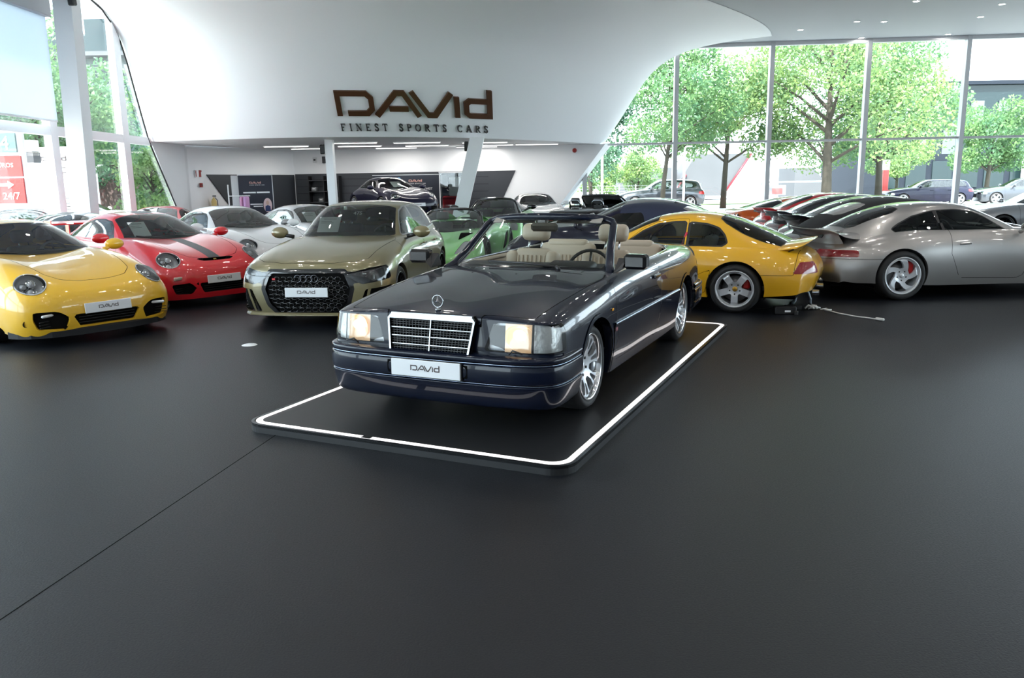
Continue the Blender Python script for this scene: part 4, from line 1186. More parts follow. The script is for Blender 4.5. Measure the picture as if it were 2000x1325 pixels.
# ------------------------------------------------------------------ five-door hatchback
def car_hatch(root, P, nose='rs', res=(6,7), wheels=('five',GLOSSBLACK,None), plate_on=True, glass=None, detail=True, trim=None, long=0.0, roofp=None):
    glass=glass or CARGLASS; q=long
    def X(st): return [[(x if x>-1.7 else x-q,y,z) for x,y,z in r] for r in st]
    B=rows(*X([
     [(.83,0,.15),(.825,.3,.15),(.80,.58,.15),(.74,.755,.15),(.64,.85,.15),(.53,.885,.155),(.42,.885,.16)],
     [(.875,0,.32),(.87,.32,.32),(.845,.60,.32),(.785,.79,.32),(.67,.882,.31),(.53,.905,.27),(.42,.90,.18)],
     [(.885,0,.50),(.88,.32,.50),(.85,.61,.50),(.785,.80,.50),(.65,.89,.47),(.52,.912,.36),(.42,.90,.2)],
     [(.87,0,.65),(.865,.32,.65),(.83,.61,.645),(.75,.80,.635),(.60,.89,.57),(.49,.915,.41),(.41,.902,.2)],
     [(.83,0,.735),(.825,.32,.735),(.785,.61,.725),(.69,.80,.705),(.53,.89,.62),(.45,.917,.43),(.40,.904,.2)],
     [(.74,0,.80),(.735,.32,.80),(.69,.61,.79),(.58,.79,.765),(.42,.892,.67),(.37,.922,.45),(.36,.908,.2)],
     [(.32,0,.895),(.32,.32,.90),(.31,.61,.885),(.26,.775,.85),(.20,.905,.73),(.20,.932,.46),(.20,.915,.2)],
     [(-.20,0,.962),(-.20,.32,.965),(-.20,.61,.95),(-.20,.765,.91),(-.20,.905,.76),(-.20,.925,.46),(-.20,.89,.19)],
     [(-.60,0,1.0),(-.60,.32,1.0),(-.60,.62,.985),(-.60,.768,.94),(-.60,.888,.77),(-.60,.90,.46),(-.60,.86,.19)],
     [(-1.2,0,1.0),(-1.2,.32,1.0),(-1.2,.64,.99),(-1.2,.778,.955),(-1.2,.890,.78),(-1.2,.895,.46),(-1.2,.86,.19)],
     [(-1.9,0,1.0),(-1.9,.32,1.0),(-1.9,.64,.995),(-1.9,.778,.965),(-1.9,.898,.79),(-1.9,.905,.46),(-1.9,.86,.19)],
     [(-2.4,0,1.0),(-2.4,.32,1.0),(-2.4,.63,1.0),(-2.4,.768,.975),(-2.4,.918,.80),(-2.4,.93,.48),(-2.4,.88,.2)],
     [(-2.8,0,1.0),(-2.8,.32,1.0),(-2.8,.62,1.0),(-2.8,.748,.978),(-2.8,.908,.79),(-2.8,.925,.5),(-2.8,.88,.22)],
     [(-3.18,0,.985),(-3.18,.32,.985),(-3.17,.58,.98),(-3.15,.70,.962),(-3.12,.85,.77),(-3.10,.875,.5),(-3.08,.85,.25)],
     [(-3.42,0,.93),(-3.42,.32,.93),(-3.40,.56,.925),(-3.36,.67,.905),(-3.28,.80,.74),(-3.25,.835,.5),(-3.22,.82,.27)],
     [(-3.50,0,.74),(-3.50,.32,.74),(-3.47,.56,.73),(-3.43,.68,.71),(-3.35,.79,.62),(-3.31,.82,.46),(-3.27,.81,.28)],
     [(-3.52,0,.48),(-3.52,.32,.48),(-3.49,.56,.48),(-3.45,.68,.47),(-3.38,.77,.44),(-3.33,.80,.38),(-3.29,.80,.28)],
     [(-3.42,0,.25),(-3.42,.3,.25),(-3.40,.54,.25),(-3.37,.66,.25),(-3.33,.73,.255),(-3.31,.77,.26),(-3.29,.79,.27)]]))
    S=Surf(B,res[0],res[1]); F=S.F; R=.33; wb=2.631+q; RA=R+.035
    arch=lambda A:np.minimum(np.hypot(A[:,0],A[:,2]-R)-RA,np.hypot(A[:,0]+wb,A[:,2]-R)-RA)
    _,F=S.split(F,lambda A:np.maximum(arch(A),.5-A[:,1]))
    _,F=S.split(F,poly_xy([(-.62,-.2),(-.66,.35),(-.78,.60),(-1.0,.705),(-2.4-q,.70),(-2.9-q,.66),(-3.2-q,.5),(-3.28-q,-.2)],0,.85))
    gb=poly_xy([(.80,-.3),(.80,.30),(.73,.56),(.60,.68),(.2,.70),(-.5,.735),(-.60,.70),(-.585,-.3)],0,.70)
    st,F=S.band(F,gb,.003); bon,F=S.split(F,gb)
    gaps=st
    doors=[]
    for (a,b) in ((-.42,-1.60),(-1.62,-2.35-q*.6)):
        gd=poly_xz([(a-.06,.25),(a,.55),(a,1.1),(b,1.1),(b,.62),(b+.12 if b<-2 else b,.25)],0,.6)
        s2,F=S.band(F,gd,.003); d,F=S.split(F,gd); gaps=gaps+s2; doors.append(d)
    dark=[];blade=[];hl=[];grill=[]
    if nose=='rs':
        gg=poly_yz([(-.3,.20),(.36,.20),(.455,.30),(.505,.475),(.435,.645),(-.3,.645)],.012,xmin=.5)
        surround,F=S.split(F,lambda A:np.minimum(gg(A)-.05,poly_yz([(.38,.52),(.92,.575),(.92,.63),(.70,.655),(.40,.675),(-.3,.675),(-.3,.5)],.004,xmin=.52)(A)))
        grill,surround=S.split(surround,gg)
        glh=poly_yz([(.455,.640),(.60,.555),(.66,.53),(.90,.565),(.90,.715),(.74,.705)],.006,xmin=.46)
        h2,F=S.split(F,glh); h1,surround=S.split(surround,glh); hl=h1+h2
        gv=poly_yz([(.60,.205),(.80,.215),(.93,.28),(.93,.475),(.70,.455)],.01,xmin=.46)
        vent,F=S.split(F,gv); v2,surround=S.split(surround,gv); vent=vent+v2
        bl,vent=S.split(vent,lambda A:np.abs(A[:,1]-.665-(A[:,2]-.21)*.28)-.016)
        blade=bl
        pl,vent2=S.split(vent,lambda A:A[:,1]-.0)
    else:
        gg=poly_yz([(-.3,.40),(.40,.40),(.44,.56),(-.3,.60)],.02,xmin=.5); grill,F=S.split(F,gg); surround=[];vent=[]
        glh=poly_yz([(.50,.57),(.90,.58),(.90,.70),(.55,.68)],.01,xmin=.46); hl,F=S.split(F,glh)
    tl,F=S.split(F,poly_yz([(.42,.73),(.95,.74),(.95,.87),(.42,.85)],.01,xmax=-3.1-q))
    fl=S.flange(F,lambda A:(np.abs(arch(A))<.004)&(A[:,1]>.5),vec=(0,-.05,0))
    piece(S,F+fl,'body_shell',P,root); piece(S,bon,'bonnet',P,root); piece(S,gaps,'shut_lines',GAP,root,off=-.0015)
    for d in doors: pieces_lr(S,d,'door',P,root)
    for sd in('L','R'): piece(S,tl,'tail_lamp',REDLENS,root,sd,.002)
    if surround: piece(S,surround,'grille_surround',GLOSSBLACK,root)
    if vent: piece(S,vent,'side_vent_back',DARK,root,off=-.035); piece(S,blade,'vent_blade',P,root,off=.012)
    gr=piece(S,grill,'radiator_grille',DARK,root,off=-.03)
    if nose=='rs':
        # hexagon mesh following the grille
        m=MB(); dx=.082; dz=.052
        def gx(y,z): return .862+.012*math.sin((z-.2)/.45*math.pi)-.11*y*y
        for r_ in range(9):
            for c_ in range(-6,7):
                y=(c_+(.5 if r_%2 else 0))*dx; z=.225+r_*dz
                if z>.635: continue
                lim=.36+(.10 if z>.3 else .10*(z-.2)/.1)+(.05*(z-.3)/.17 if z>.3 else 0)
                if z>.475: lim=.505-.07*(z-.475)/.17
                if abs(y)>lim-.02: continue
                pts=[(gx(y+a,z+b),y+a,z+b) for a,b in((.036,0),(.018,.022),(-.018,.022),(-.036,0),(-.018,-.022),(.018,-.022))]
                m.tube(pts,.0045,4,closed=True)
        m.build('grille_honeycomb',GLOSSBLACK,gr)
        m=MB()
        for i in range(4):
            c=(-.1005+.067*i); m.tube([(.888,c+.042*math.cos(TAU*k/22),.595+.042*math.sin(TAU*k/22)) for k in range(22)],.006,6,closed=True)
        m.build('four_ring_badge',pmat('badge_dark_chrome',(.10,.10,.11),rough=.15,metal=1.0),root)
        m=MB(); m.box((.874,-.40,.59),(.006,.035,.022)); m.build('red_badge',pmat('badge_red',(.55,.02,.03),rough=.3),root)
        m=MB()
        for s in(-1,1):
            for r_ in range(5):
                for c_ in range(3):
                    y=.73+c_*.05; z=.245+r_*.042+(.02 if c_%2 else 0)
                    x=.80-(y-.6)*.55
                    if z>.43: continue
                    m.tube([(x-.004+.0*b,s*(y+a),z+b) for a,b in((.02,0),(.01,.015),(-.01,.015),(-.02,0),(-.01,-.015),(.01,-.015))],.0035,4,closed=True)
        m.build('vent_honeycomb',GLOSSBLACK,root)
        m=MB(); vs=[];fs=[]
        pts=[(.845,0),(.84,.3),(.815,.58),(.755,.755),(.66,.84)]
        full=[(x,-y) for x,y in pts[:0:-1]]+pts
        for x,y in full: vs+=[(x,y,.185),(x+.02,y*1.01,.165),(x+.02,y*1.01,.15),(x-.06,y,.145)]
        for i in range(len(full)-1):
            for k in range(3): fs.append((4*i+k,4*i+4+k,4*i+5+k,4*i+1+k))
        m.add(vs,fs); m.build('front_lip',P,root)
    LB=pmat('hatch_lamp_dark',(.035,.037,.04),rough=.25,metal=.5,coat=1.0); LW=pmat('hatch_lamp_led',(.75,.78,.8),rough=.2,coat=1.0)
    for sd,s in(('L',1),('R',-1)):
        lens=piece(S,hl,'headlamp',CLEAR,root,sd,.002); piece(S,hl,'lamp_back',LB if nose=='rs' else REFLECTOR,lens,sd,-.03)
        m=MB(); m.box((.715,s*.735,.60),(.02,.13,.055),(0,-.15,-s*.65),bev=.008); m.build('led_block',LW,lens)
        m=MB(); m.box((.765,s*.63,.635),(.02,.16,.016),(.10*s,0,-s*.45),bev=.004); m.build('led_strip',LW,lens)
    # ------------- greenhouse
    G=rows(*X([
     [(-.53,0,.985),(-.54,.25,.985),(-.59,.46,.985),(-.69,.62,.975),(-.80,.70,.96),(-.90,.745,.94),(-1.0,.77,.92)],
     [(-.74,0,1.10),(-.75,.25,1.098),(-.79,.45,1.09),(-.87,.595,1.07),(-.94,.67,1.04),(-1.0,.72,.99),(-1.06,.772,.93)],
     [(-1.02,0,1.26),(-1.03,.24,1.257),(-1.06,.43,1.245),(-1.12,.565,1.215),(-1.17,.645,1.15),(-1.20,.705,1.05),(-1.22,.775,.935)],
     [(-1.28,0,1.38),(-1.29,.23,1.376),(-1.32,.42,1.36),(-1.37,.54,1.325),(-1.40,.62,1.23),(-1.42,.70,1.09),(-1.43,.778,.94)],
     [(-1.60,0,1.425),(-1.60,.23,1.42),(-1.62,.415,1.405),(-1.64,.54,1.365),(-1.65,.618,1.26),(-1.65,.70,1.10),(-1.65,.78,.945)],
     [(-2.1,0,1.43),(-2.1,.23,1.426),(-2.1,.41,1.41),(-2.1,.535,1.37),(-2.1,.615,1.265),(-2.1,.698,1.11),(-2.1,.78,.955)],
     [(-2.6,0,1.41),(-2.6,.23,1.405),(-2.6,.40,1.39),(-2.6,.52,1.35),(-2.6,.605,1.25),(-2.6,.69,1.11),(-2.6,.772,.96)],
     [(-2.95,0,1.375),(-2.95,.23,1.37),(-2.95,.39,1.355),(-2.95,.50,1.315),(-2.95,.585,1.225),(-2.95,.67,1.10),(-2.95,.75,.965)],
     [(-3.14,0,1.335),(-3.14,.23,1.33),(-3.13,.38,1.31),(-3.11,.48,1.27),(-3.09,.56,1.19),(-3.08,.64,1.08),(-3.07,.72,.965)],
     [(-3.26,0,1.20),(-3.26,.23,1.195),(-3.25,.38,1.18),(-3.23,.48,1.15),(-3.20,.56,1.10),(-3.18,.63,1.03),(-3.16,.69,.95)],
     [(-3.37,0,.99),(-3.37,.23,.99),(-3.36,.38,.985),(-3.34,.48,.975),(-3.31,.56,.96),(-3.28,.62,.945),(-3.26,.66,.93)]]))
    Gs=Surf(G,res[0],res[1]); Fg=Gs.F
    ws=poly_uv([(.14,-1),(3.05,-1),(3.02,1.8),(2.95,2.85),(1.6,3.15),(.42,3.4),(.14,2.7)],.04)
    seal,Fg=Gs.split(Fg,lambda A:ws(A)-.07); gw,seal=Gs.split(seal,ws)
    sw=poly_xz([(-.93,1.0),(-1.16,1.17),(-1.36,1.285),(-1.6,1.335),(-2.1-q*.5,1.345),(-2.6-q,1.325),(-2.92-q,1.27),(-3.04-q,1.15),(-3.0-q,1.055),(-2.5-q,1.025),(-1.6,1.0)],.004,.4)
    lim=lambda A:3.0-A[:,7]
    tr,Fg=Gs.split(Fg,lambda A:np.maximum(sw(A)-.018,lim(A))); gs,tr=Gs.split(tr,lambda A:np.maximum(sw(A),lim(A)))
    bp,gs=Gs.split(gs,lambda A:np.abs(A[:,0]+1.70+(A[:,2]-1.0)*.15)-.04)
    bp2,gs=Gs.split(gs,lambda A:np.abs(A[:,0]+2.45+q*.7+(A[:,2]-1.0)*.35)-.03)
    mp,gs=Gs.split(gs,lambda A:np.abs(A[:,0]+1.08-(A[:,2]-1.0)*0)-.015)
    rw=poly_uv([(8.15,-1),(9.6,-1),(9.6,2.2),(9.4,2.9),(8.3,2.9),(8.15,2.3)],.05)
    gr2,Fg=Gs.split(Fg,rw)
    piece(Gs,Fg,'roof',roofp or P,root); piece(Gs,gw,'windscreen',glass,root); piece(Gs,seal,'window_seals',BLACK,root)
    pieces_lr(Gs,gs,'side_window',glass,root); pieces_lr(Gs,tr,'side_window_trim',trim or BLACK,root); pieces_lr(Gs,bp+bp2+mp,'window_pillar',GLOSSBLACK,root); piece(Gs,gr2,'rear_window',DARKGLASS,root)
    tub(root,.75,-3.3-q,.62,.2)
    for s in(-1,1):
        wheel_well(root,0,R+.06,.42,.84,s); wheel_well(root,-wb,R+.06,.42,.84,s)
        wheel(root,0,.90,R,.25,.24,wheels[0],s,wheels[1],barrel_mat=wheels[2]); wheel(root,-wb,.90,R,.25,.24,wheels[0],s,wheels[1],barrel_mat=wheels[2])
        mirror_shell(root,(-.86,1.0,1.03),s,P,(.17,.24,.16),stalk=(-.86,.80,.97),stalk_mat=BLACK)
        seat(root,-1.75,s*.38,.42,INTBLACK,h=.55); 
        m=MB(); m.box((-2.7,s*.36,.75),(.14,.6,.55),(0,-.25,0),bev=.05); m.build('rear_backrest',INTBLACK,root)
        for x in(-1.50,-2.22-q*.6):
            m=MB(); m.box((x,s*.905,.84),(.20,.025,.03),bev=.01); m.build('door_handle',P,root)
    m=MB(); m.box((-.95,0,.90),(.5,1.38,.2),(0,.1,0),bev=.07); m.build('dashboard',INTBLACK,root)
    m=MB(); m.box((-2.0,0,.35),(2.4,1.5,.06)); 
    for s in(-1,1): m.box((-1.9,s*.77,.65),(2.2,.05,.6))
    m.build('cabin_trim',INTBLACK,root)
    steering(root,-1.22,.38,.93,INTBLACK)
    m=MB(); m.box((-1.26,0,1.30),(.06,.22,.06),bev=.02); m.build('inside_mirror',INTBLACK,root)
    if plate_on: plate(root,.905,0,.435,tilt=0)
    return root

# ------------------------------------------------------------------ front-engined fastback coupe
def car_fastback(root, P, res=(6,8), wheels=('cup',SILVER,None)):
    B=rows(
     [(.90,0,.17),(.895,.3,.17),(.86,.56,.17),(.78,.70,.17),(.66,.78,.17),(.54,.82,.17),(.43,.83,.17)],
     [(.93,0,.33),(.925,.3,.33),(.89,.57,.33),(.81,.72,.33),(.68,.80,.31),(.54,.84,.26),(.43,.84,.18)],
     [(.91,0,.48),(.905,.3,.48),(.87,.57,.48),(.78,.73,.47),(.63,.815,.43),(.5,.85,.33),(.41,.845,.19)],
     [(.80,0,.60),(.795,.3,.60),(.75,.57,.60),(.63,.735,.585),(.47,.82,.51),(.40,.855,.37),(.36,.848,.2)],
     [(.45,0,.70),(.45,.3,.70),(.42,.58,.715),(.32,.74,.69),(.20,.83,.58),(.18,.862,.40),(.18,.85,.2)],
     [(0,0,.775),(0,.3,.78),(0,.6,.79),(-.02,.745,.755),(-.04,.835,.62),(-.04,.864,.42),(-.04,.85,.2)],
     [(-.42,0,.835),(-.42,.3,.838),(-.42,.62,.83),(-.42,.75,.79),(-.42,.832,.64),(-.42,.845,.42),(-.42,.82,.19)],
     [(-.9,0,.85),(-.9,.3,.85),(-.9,.64,.845),(-.9,.755,.805),(-.9,.828,.65),(-.9,.835,.42),(-.9,.81,.19)],
     [(-1.4,0,.86),(-1.4,.3,.86),(-1.4,.64,.855),(-1.4,.757,.82),(-1.4,.832,.66),(-1.4,.838,.42),(-1.4,.81,.19)],
     [(-1.85,0,.865),(-1.85,.3,.865),(-1.85,.64,.862),(-1.85,.76,.828),(-1.85,.853,.67),(-1.85,.865,.43),(-1.85,.83,.2)],
     [(-2.2,0,.865),(-2.2,.3,.865),(-2.2,.63,.862),(-2.2,.755,.828),(-2.2,.866,.67),(-2.2,.882,.44),(-2.2,.85,.2)],
     [(-2.6,0,.86),(-2.6,.3,.86),(-2.6,.61,.855),(-2.6,.735,.82),(-2.6,.858,.66),(-2.6,.878,.44),(-2.6,.85,.22)],
     [(-2.95,0,.83),(-2.95,.3,.83),(-2.94,.57,.825),(-2.92,.69,.79),(-2.9,.815,.63),(-2.9,.84,.44),(-2.9,.82,.24)],
     [(-3.18,0,.77),(-3.18,.3,.77),(-3.16,.54,.765),(-3.12,.655,.735),(-3.06,.765,.60),(-3.05,.795,.43),(-3.04,.785,.25)],
     [(-3.30,0,.66),(-3.30,.3,.66),(-3.27,.53,.655),(-3.22,.64,.635),(-3.15,.735,.55),(-3.13,.765,.42),(-3.11,.765,.26)],
     [(-3.36,0,.50),(-3.36,.3,.50),(-3.33,.52,.50),(-3.27,.63,.49),(-3.20,.71,.46),(-3.17,.745,.38),(-3.15,.75,.27)],
     [(-3.28,0,.28),(-3.28,.3,.28),(-3.25,.5,.28),(-3.21,.60,.28),(-3.17,.67,.275),(-3.15,.71,.27),(-3.13,.735,.265)])
    S=Surf(B,res[0],res[1]); F=S.F; R=.315; wb=2.40; RA=R+.045
    arch=lambda A:np.minimum(np.hypot(A[:,0],A[:,2]-R)-RA,np.hypot(A[:,0]+wb,A[:,2]-R)-RA)
    _,F=S.split(F,lambda A:np.maximum(arch(A),.45-A[:,1]))
    _,F=S.split(F,poly_xy([(-.50,-.2),(-.54,.32),(-.68,.58),(-.9,.685),(-1.9,.695),(-2.5,.655),(-2.85,.55),(-2.95,-.2)],0,.7))
    gb=poly_xy([(.72,-.3),(.71,.30),(.60,.55),(.3,.66),(-.40,.70),(-.47,.65),(-.44,-.3)],0,.5)
    st,F=S.band(F,gb,.003); bon,F=S.split(F,gb)
    gd=poly_xz([(-.50,.24),(-.42,.55),(-.42,.98),(-1.66,.98),(-1.66,.55),(-1.55,.24)],0,.5)
    s2,F=S.band(F,gd,.003); door,F=S.split(F,gd)
    hl,F=S.split(F,ellip((.70,.60,.63),(.45,.1,.88),(-.8,0,.5),.10,.12,.15))
    dark,F=S.split(F,poly_yz([(-.3,.21),(.55,.21),(.58,.29),(-.3,.29)],.015,xmin=.5))
    tl,F=S.split(F,poly_xz([(-3.095,.535),(-3.40,.535),(-3.40,.655),(-3.15,.655)],.012,.46))
    # wing-to-bumper seam: down behind the lamp then forward to the wheel opening
    gq=lambda A:np.where(A[:,0]<-2.62,np.maximum(.505-A[:,2],-(A[:,0]+3.08)-.12*(A[:,2]-.5)),9.)
    s3,F=S.band(F,gq,.003)
    gz=poly_xz([(-2.02,.24),(-1.70,.24),(-1.70,.34),(-1.98,.515),(-2.10,.56),(-2.06,.4)],0,.5)
    s4,F=S.band(F,gz,.002)
    fl=S.flange(F,lambda A:(np.abs(arch(A))<.004)&(A[:,1]>.45),vec=(0,-.06,0))
    piece(S,F+fl,'body_shell',P,root); piece(S,bon,'bonnet',P,root); pieces_lr(S,door,'door',P,root); piece(S,st+s2+s3+s4,'shut_lines',GAP,root,off=-.0015)
    piece(S,dark,'air_intake_back',DARK,root,off=-.03)
    for sd in('L','R'):
        piece(S,tl,'tail_lamp',REDLENS,root,sd,.003); l=piece(S,hl,'headlamp',CLEAR,root,sd,.002); piece(S,hl,'lamp_back',REFLECTOR,l,sd,-.03)
    G=rows(
     [(-.46,0,.825),(-.47,.25,.825),(-.52,.46,.825),(-.62,.60,.825),(-.74,.68,.82),(-.82,.71,.805),(-.9,.735,.785)],
     [(-.68,0,.945),(-.69,.25,.942),(-.73,.44,.935),(-.81,.57,.925),(-.88,.64,.905),(-.92,.685,.865),(-.96,.738,.79)],
     [(-.98,0,1.105),(-.99,.24,1.10),(-1.02,.42,1.085),(-1.08,.535,1.06),(-1.12,.605,1.0),(-1.13,.67,.91),(-1.14,.742,.795)],
     [(-1.24,0,1.215),(-1.25,.23,1.21),(-1.28,.40,1.19),(-1.32,.505,1.15),(-1.35,.585,1.065),(-1.36,.66,.94),(-1.36,.745,.80)],
     [(-1.52,0,1.262),(-1.52,.23,1.258),(-1.54,.39,1.24),(-1.56,.50,1.195),(-1.57,.582,1.095),(-1.57,.66,.955),(-1.57,.748,.81)],
     [(-1.82,0,1.272),(-1.82,.23,1.266),(-1.82,.385,1.248),(-1.82,.497,1.20),(-1.82,.582,1.10),(-1.82,.66,.96),(-1.82,.748,.815)],
     [(-2.10,0,1.235),(-2.10,.23,1.228),(-2.10,.38,1.205),(-2.10,.495,1.16),(-2.10,.585,1.075),(-2.10,.662,.96),(-2.10,.745,.82)],
     [(-2.40,0,1.145),(-2.40,.23,1.138),(-2.40,.38,1.115),(-2.40,.50,1.07),(-2.40,.59,1.0),(-2.40,.66,.92),(-2.40,.735,.82)],
     [(-2.72,0,1.01),(-2.72,.23,1.005),(-2.72,.38,.985),(-2.72,.50,.955),(-2.72,.585,.915),(-2.72,.645,.87),(-2.72,.70,.81)],
     [(-3.0,0,.87),(-3.0,.23,.868),(-3.0,.37,.858),(-3.0,.48,.845),(-2.99,.55,.825),(-2.98,.60,.805),(-2.97,.64,.78)],
     [(-3.12,0,.80),(-3.12,.23,.795),(-3.12,.35,.785),(-3.10,.45,.775),(-3.09,.51,.76),(-3.08,.55,.745),(-3.06,.59,.73)])
    Gs=Surf(G,res[0],res[1]); Fg=Gs.F; glass=CARGLASS
    ws=poly_uv([(.25,-1),(3.1,-1),(3.05,1.7),(2.95,2.75),(.5,2.9),(.25,2.2)],.05)
    seal,Fg=Gs.split(Fg,lambda A:ws(A)-.07); gw,seal=Gs.split(seal,ws)
    lim=lambda A:2.9-A[:,7]
    sw=poly_xz([(-.92,.845),(-1.16,1.02),(-1.34,1.105),(-1.55,1.135),(-1.70,1.14),(-1.70,.855)],.004,.35)
    qw=poly_xz([(-1.79,.865),(-1.79,1.125),(-1.98,1.105),(-2.12,1.06),(-2.20,.98),(-2.235,.90),(-2.18,.868)],.012,.35)
    tr,Fg=Gs.split(Fg,lambda A:np.maximum(np.minimum(sw(A),qw(A))-.022,lim(A))); gs,tr=Gs.split(tr,lambda A:np.maximum(sw(A),lim(A))); gq2,tr=Gs.split(tr,lambda A:np.maximum(qw(A),lim(A)))
    rw=poly_uv([(6.25,-1),(8.95,-1),(8.95,3.0),(8.75,4.1),(8.0,4.3),(7.2,3.7),(6.5,2.9),(6.25,2.2)],.08)
    rs,Fg=Gs.split(Fg,lambda A:rw(A)-.09); grr,rs=Gs.split(rs,rw)
    # door frame line
    fr,Fg=Gs.band(Fg,poly_xz([(-.84,.80),(-1.13,1.06),(-1.33,1.155),(-1.6,1.19),(-1.745,1.19),(-1.745,.80)],.0,.4),.0025)
    piece(Gs,Fg,'roof',P,root); piece(Gs,fr,'door_frame_line',GAP,root); piece(Gs,gw,'windscreen',glass,root); piece(Gs,seal,'windscreen_seal',BLACK,root); piece(Gs,rs,'rear_glass_seal',BLACK,root)
    pieces_lr(Gs,gs,'door_window',glass,root); pieces_lr(Gs,gq2,'quarter_window',DARKGLASS,root); pieces_lr(Gs,tr,'side_window_trim',BLACK,root); piece(Gs,grr,'rear_hatch_glass',CARGLASS,root)
    # tail spoiler
    C=rows([(-2.93,0,.885),(-2.93,.30,.882),(-2.91,.50,.865),(-2.86,.62,.83),(-2.80,.66,.80)],[(-3.05,0,.905),(-3.05,.30,.902),(-3.03,.53,.885),(-2.98,.645,.845),(-2.92,.68,.81)],[(-3.24,0,.935),(-3.23,.30,.932),(-3.20,.55,.91),(-3.13,.66,.868),(-3.05,.685,.83)],[(-3.27,0,.93),(-3.26,.30,.928),(-3.22,.55,.905),(-3.15,.66,.86),(-3.07,.682,.822)],[(-3.24,0,.905),(-3.23,.30,.90),(-3.19,.54,.88),(-3.12,.64,.838),(-3.04,.67,.80)],[(-3.10,0,.86),(-3.10,.30,.855),(-3.07,.52,.84),(-3.02,.62,.81),(-2.96,.655,.775)])
    T=Surf(C,5,6); up,dn=T.split(T.F,lambda A:A[:,6]-3.0); sp=piece(T,up,'tail_spoiler',P,root); piece(T,dn,'spoiler_underside',BLACK,sp)
    tub(root,.75,-3.1,.6,.2)
    for s in(-1,1):
        wheel_well(root,0,R+.06,.40,.80,s); wheel_well(root,-wb,R+.06,.40,.82,s)
        cap=pmat('cap_gold',(.5,.28,.04),rough=.3,metal=.6)
        wheel(root,0,.825,R,.235,.23,wheels[0],s,wheels[1],cap_mat=cap,caliper=pmat('caliper_red',(.4,.01,.01),rough=.3)); wheel(root,-wb,.855,R,.235,.27,wheels[0],s,wheels[1],cap_mat=cap,caliper=MATS['caliper_red'])
        mirror_shell(root,(-.80,.88,.885),s,P,(.16,.22,.13),stalk=(-.80,.74,.84))
        seat(root,-1.66,s*.36,.26,pmat('cream_leather',(.5,.42,.28),rough=.5),h=.54,w=.46)
        m=MB(); m.box((-2.15,s*.30,.60),(.12,.5,.45),(0,-.35,0),bev=.05); m.build('rear_backrest',MATS['cream_leather'],root)
        m=MB(); m.box((-1.47,s*.842,.69),(.17,.02,.03),bev=.008); m.build('door_handle',P,root)
        m=MB(); m.tube([(-3.28,s*.35,.25),(-3.36,s*.35,.25)],.035,12,cap=False); m.build('exhaust_tip',CHROME,root)
    m=MB(); m.box((-.85,0,.76),(.4,1.3,.2),(0,.12,0),bev=.06); m.build('dashboard',INTBLACK,root)
    m=MB(); m.box((-1.7,0,.32),(2.2,1.4,.06)); m.box((-2.6,0,.62),(.7,1.2,.05))
    for s in(-1,1): m.box((-1.4,s*.72,.56),(1.6,.05,.5))
    m.build('cabin_trim',INTBLACK,root)
    steering(root,-1.1,.36,.80,INTBLACK)
    # upright belts behind the driver's door
    m=MB(); m.tube([(-1.74,.64,1.02),(-1.70,.66,.90),(-1.62,.66,.72)],.014,6); m.build('seat_belt',pmat('belt_red',(.55,.03,.06),rough=.6),root)
    return root

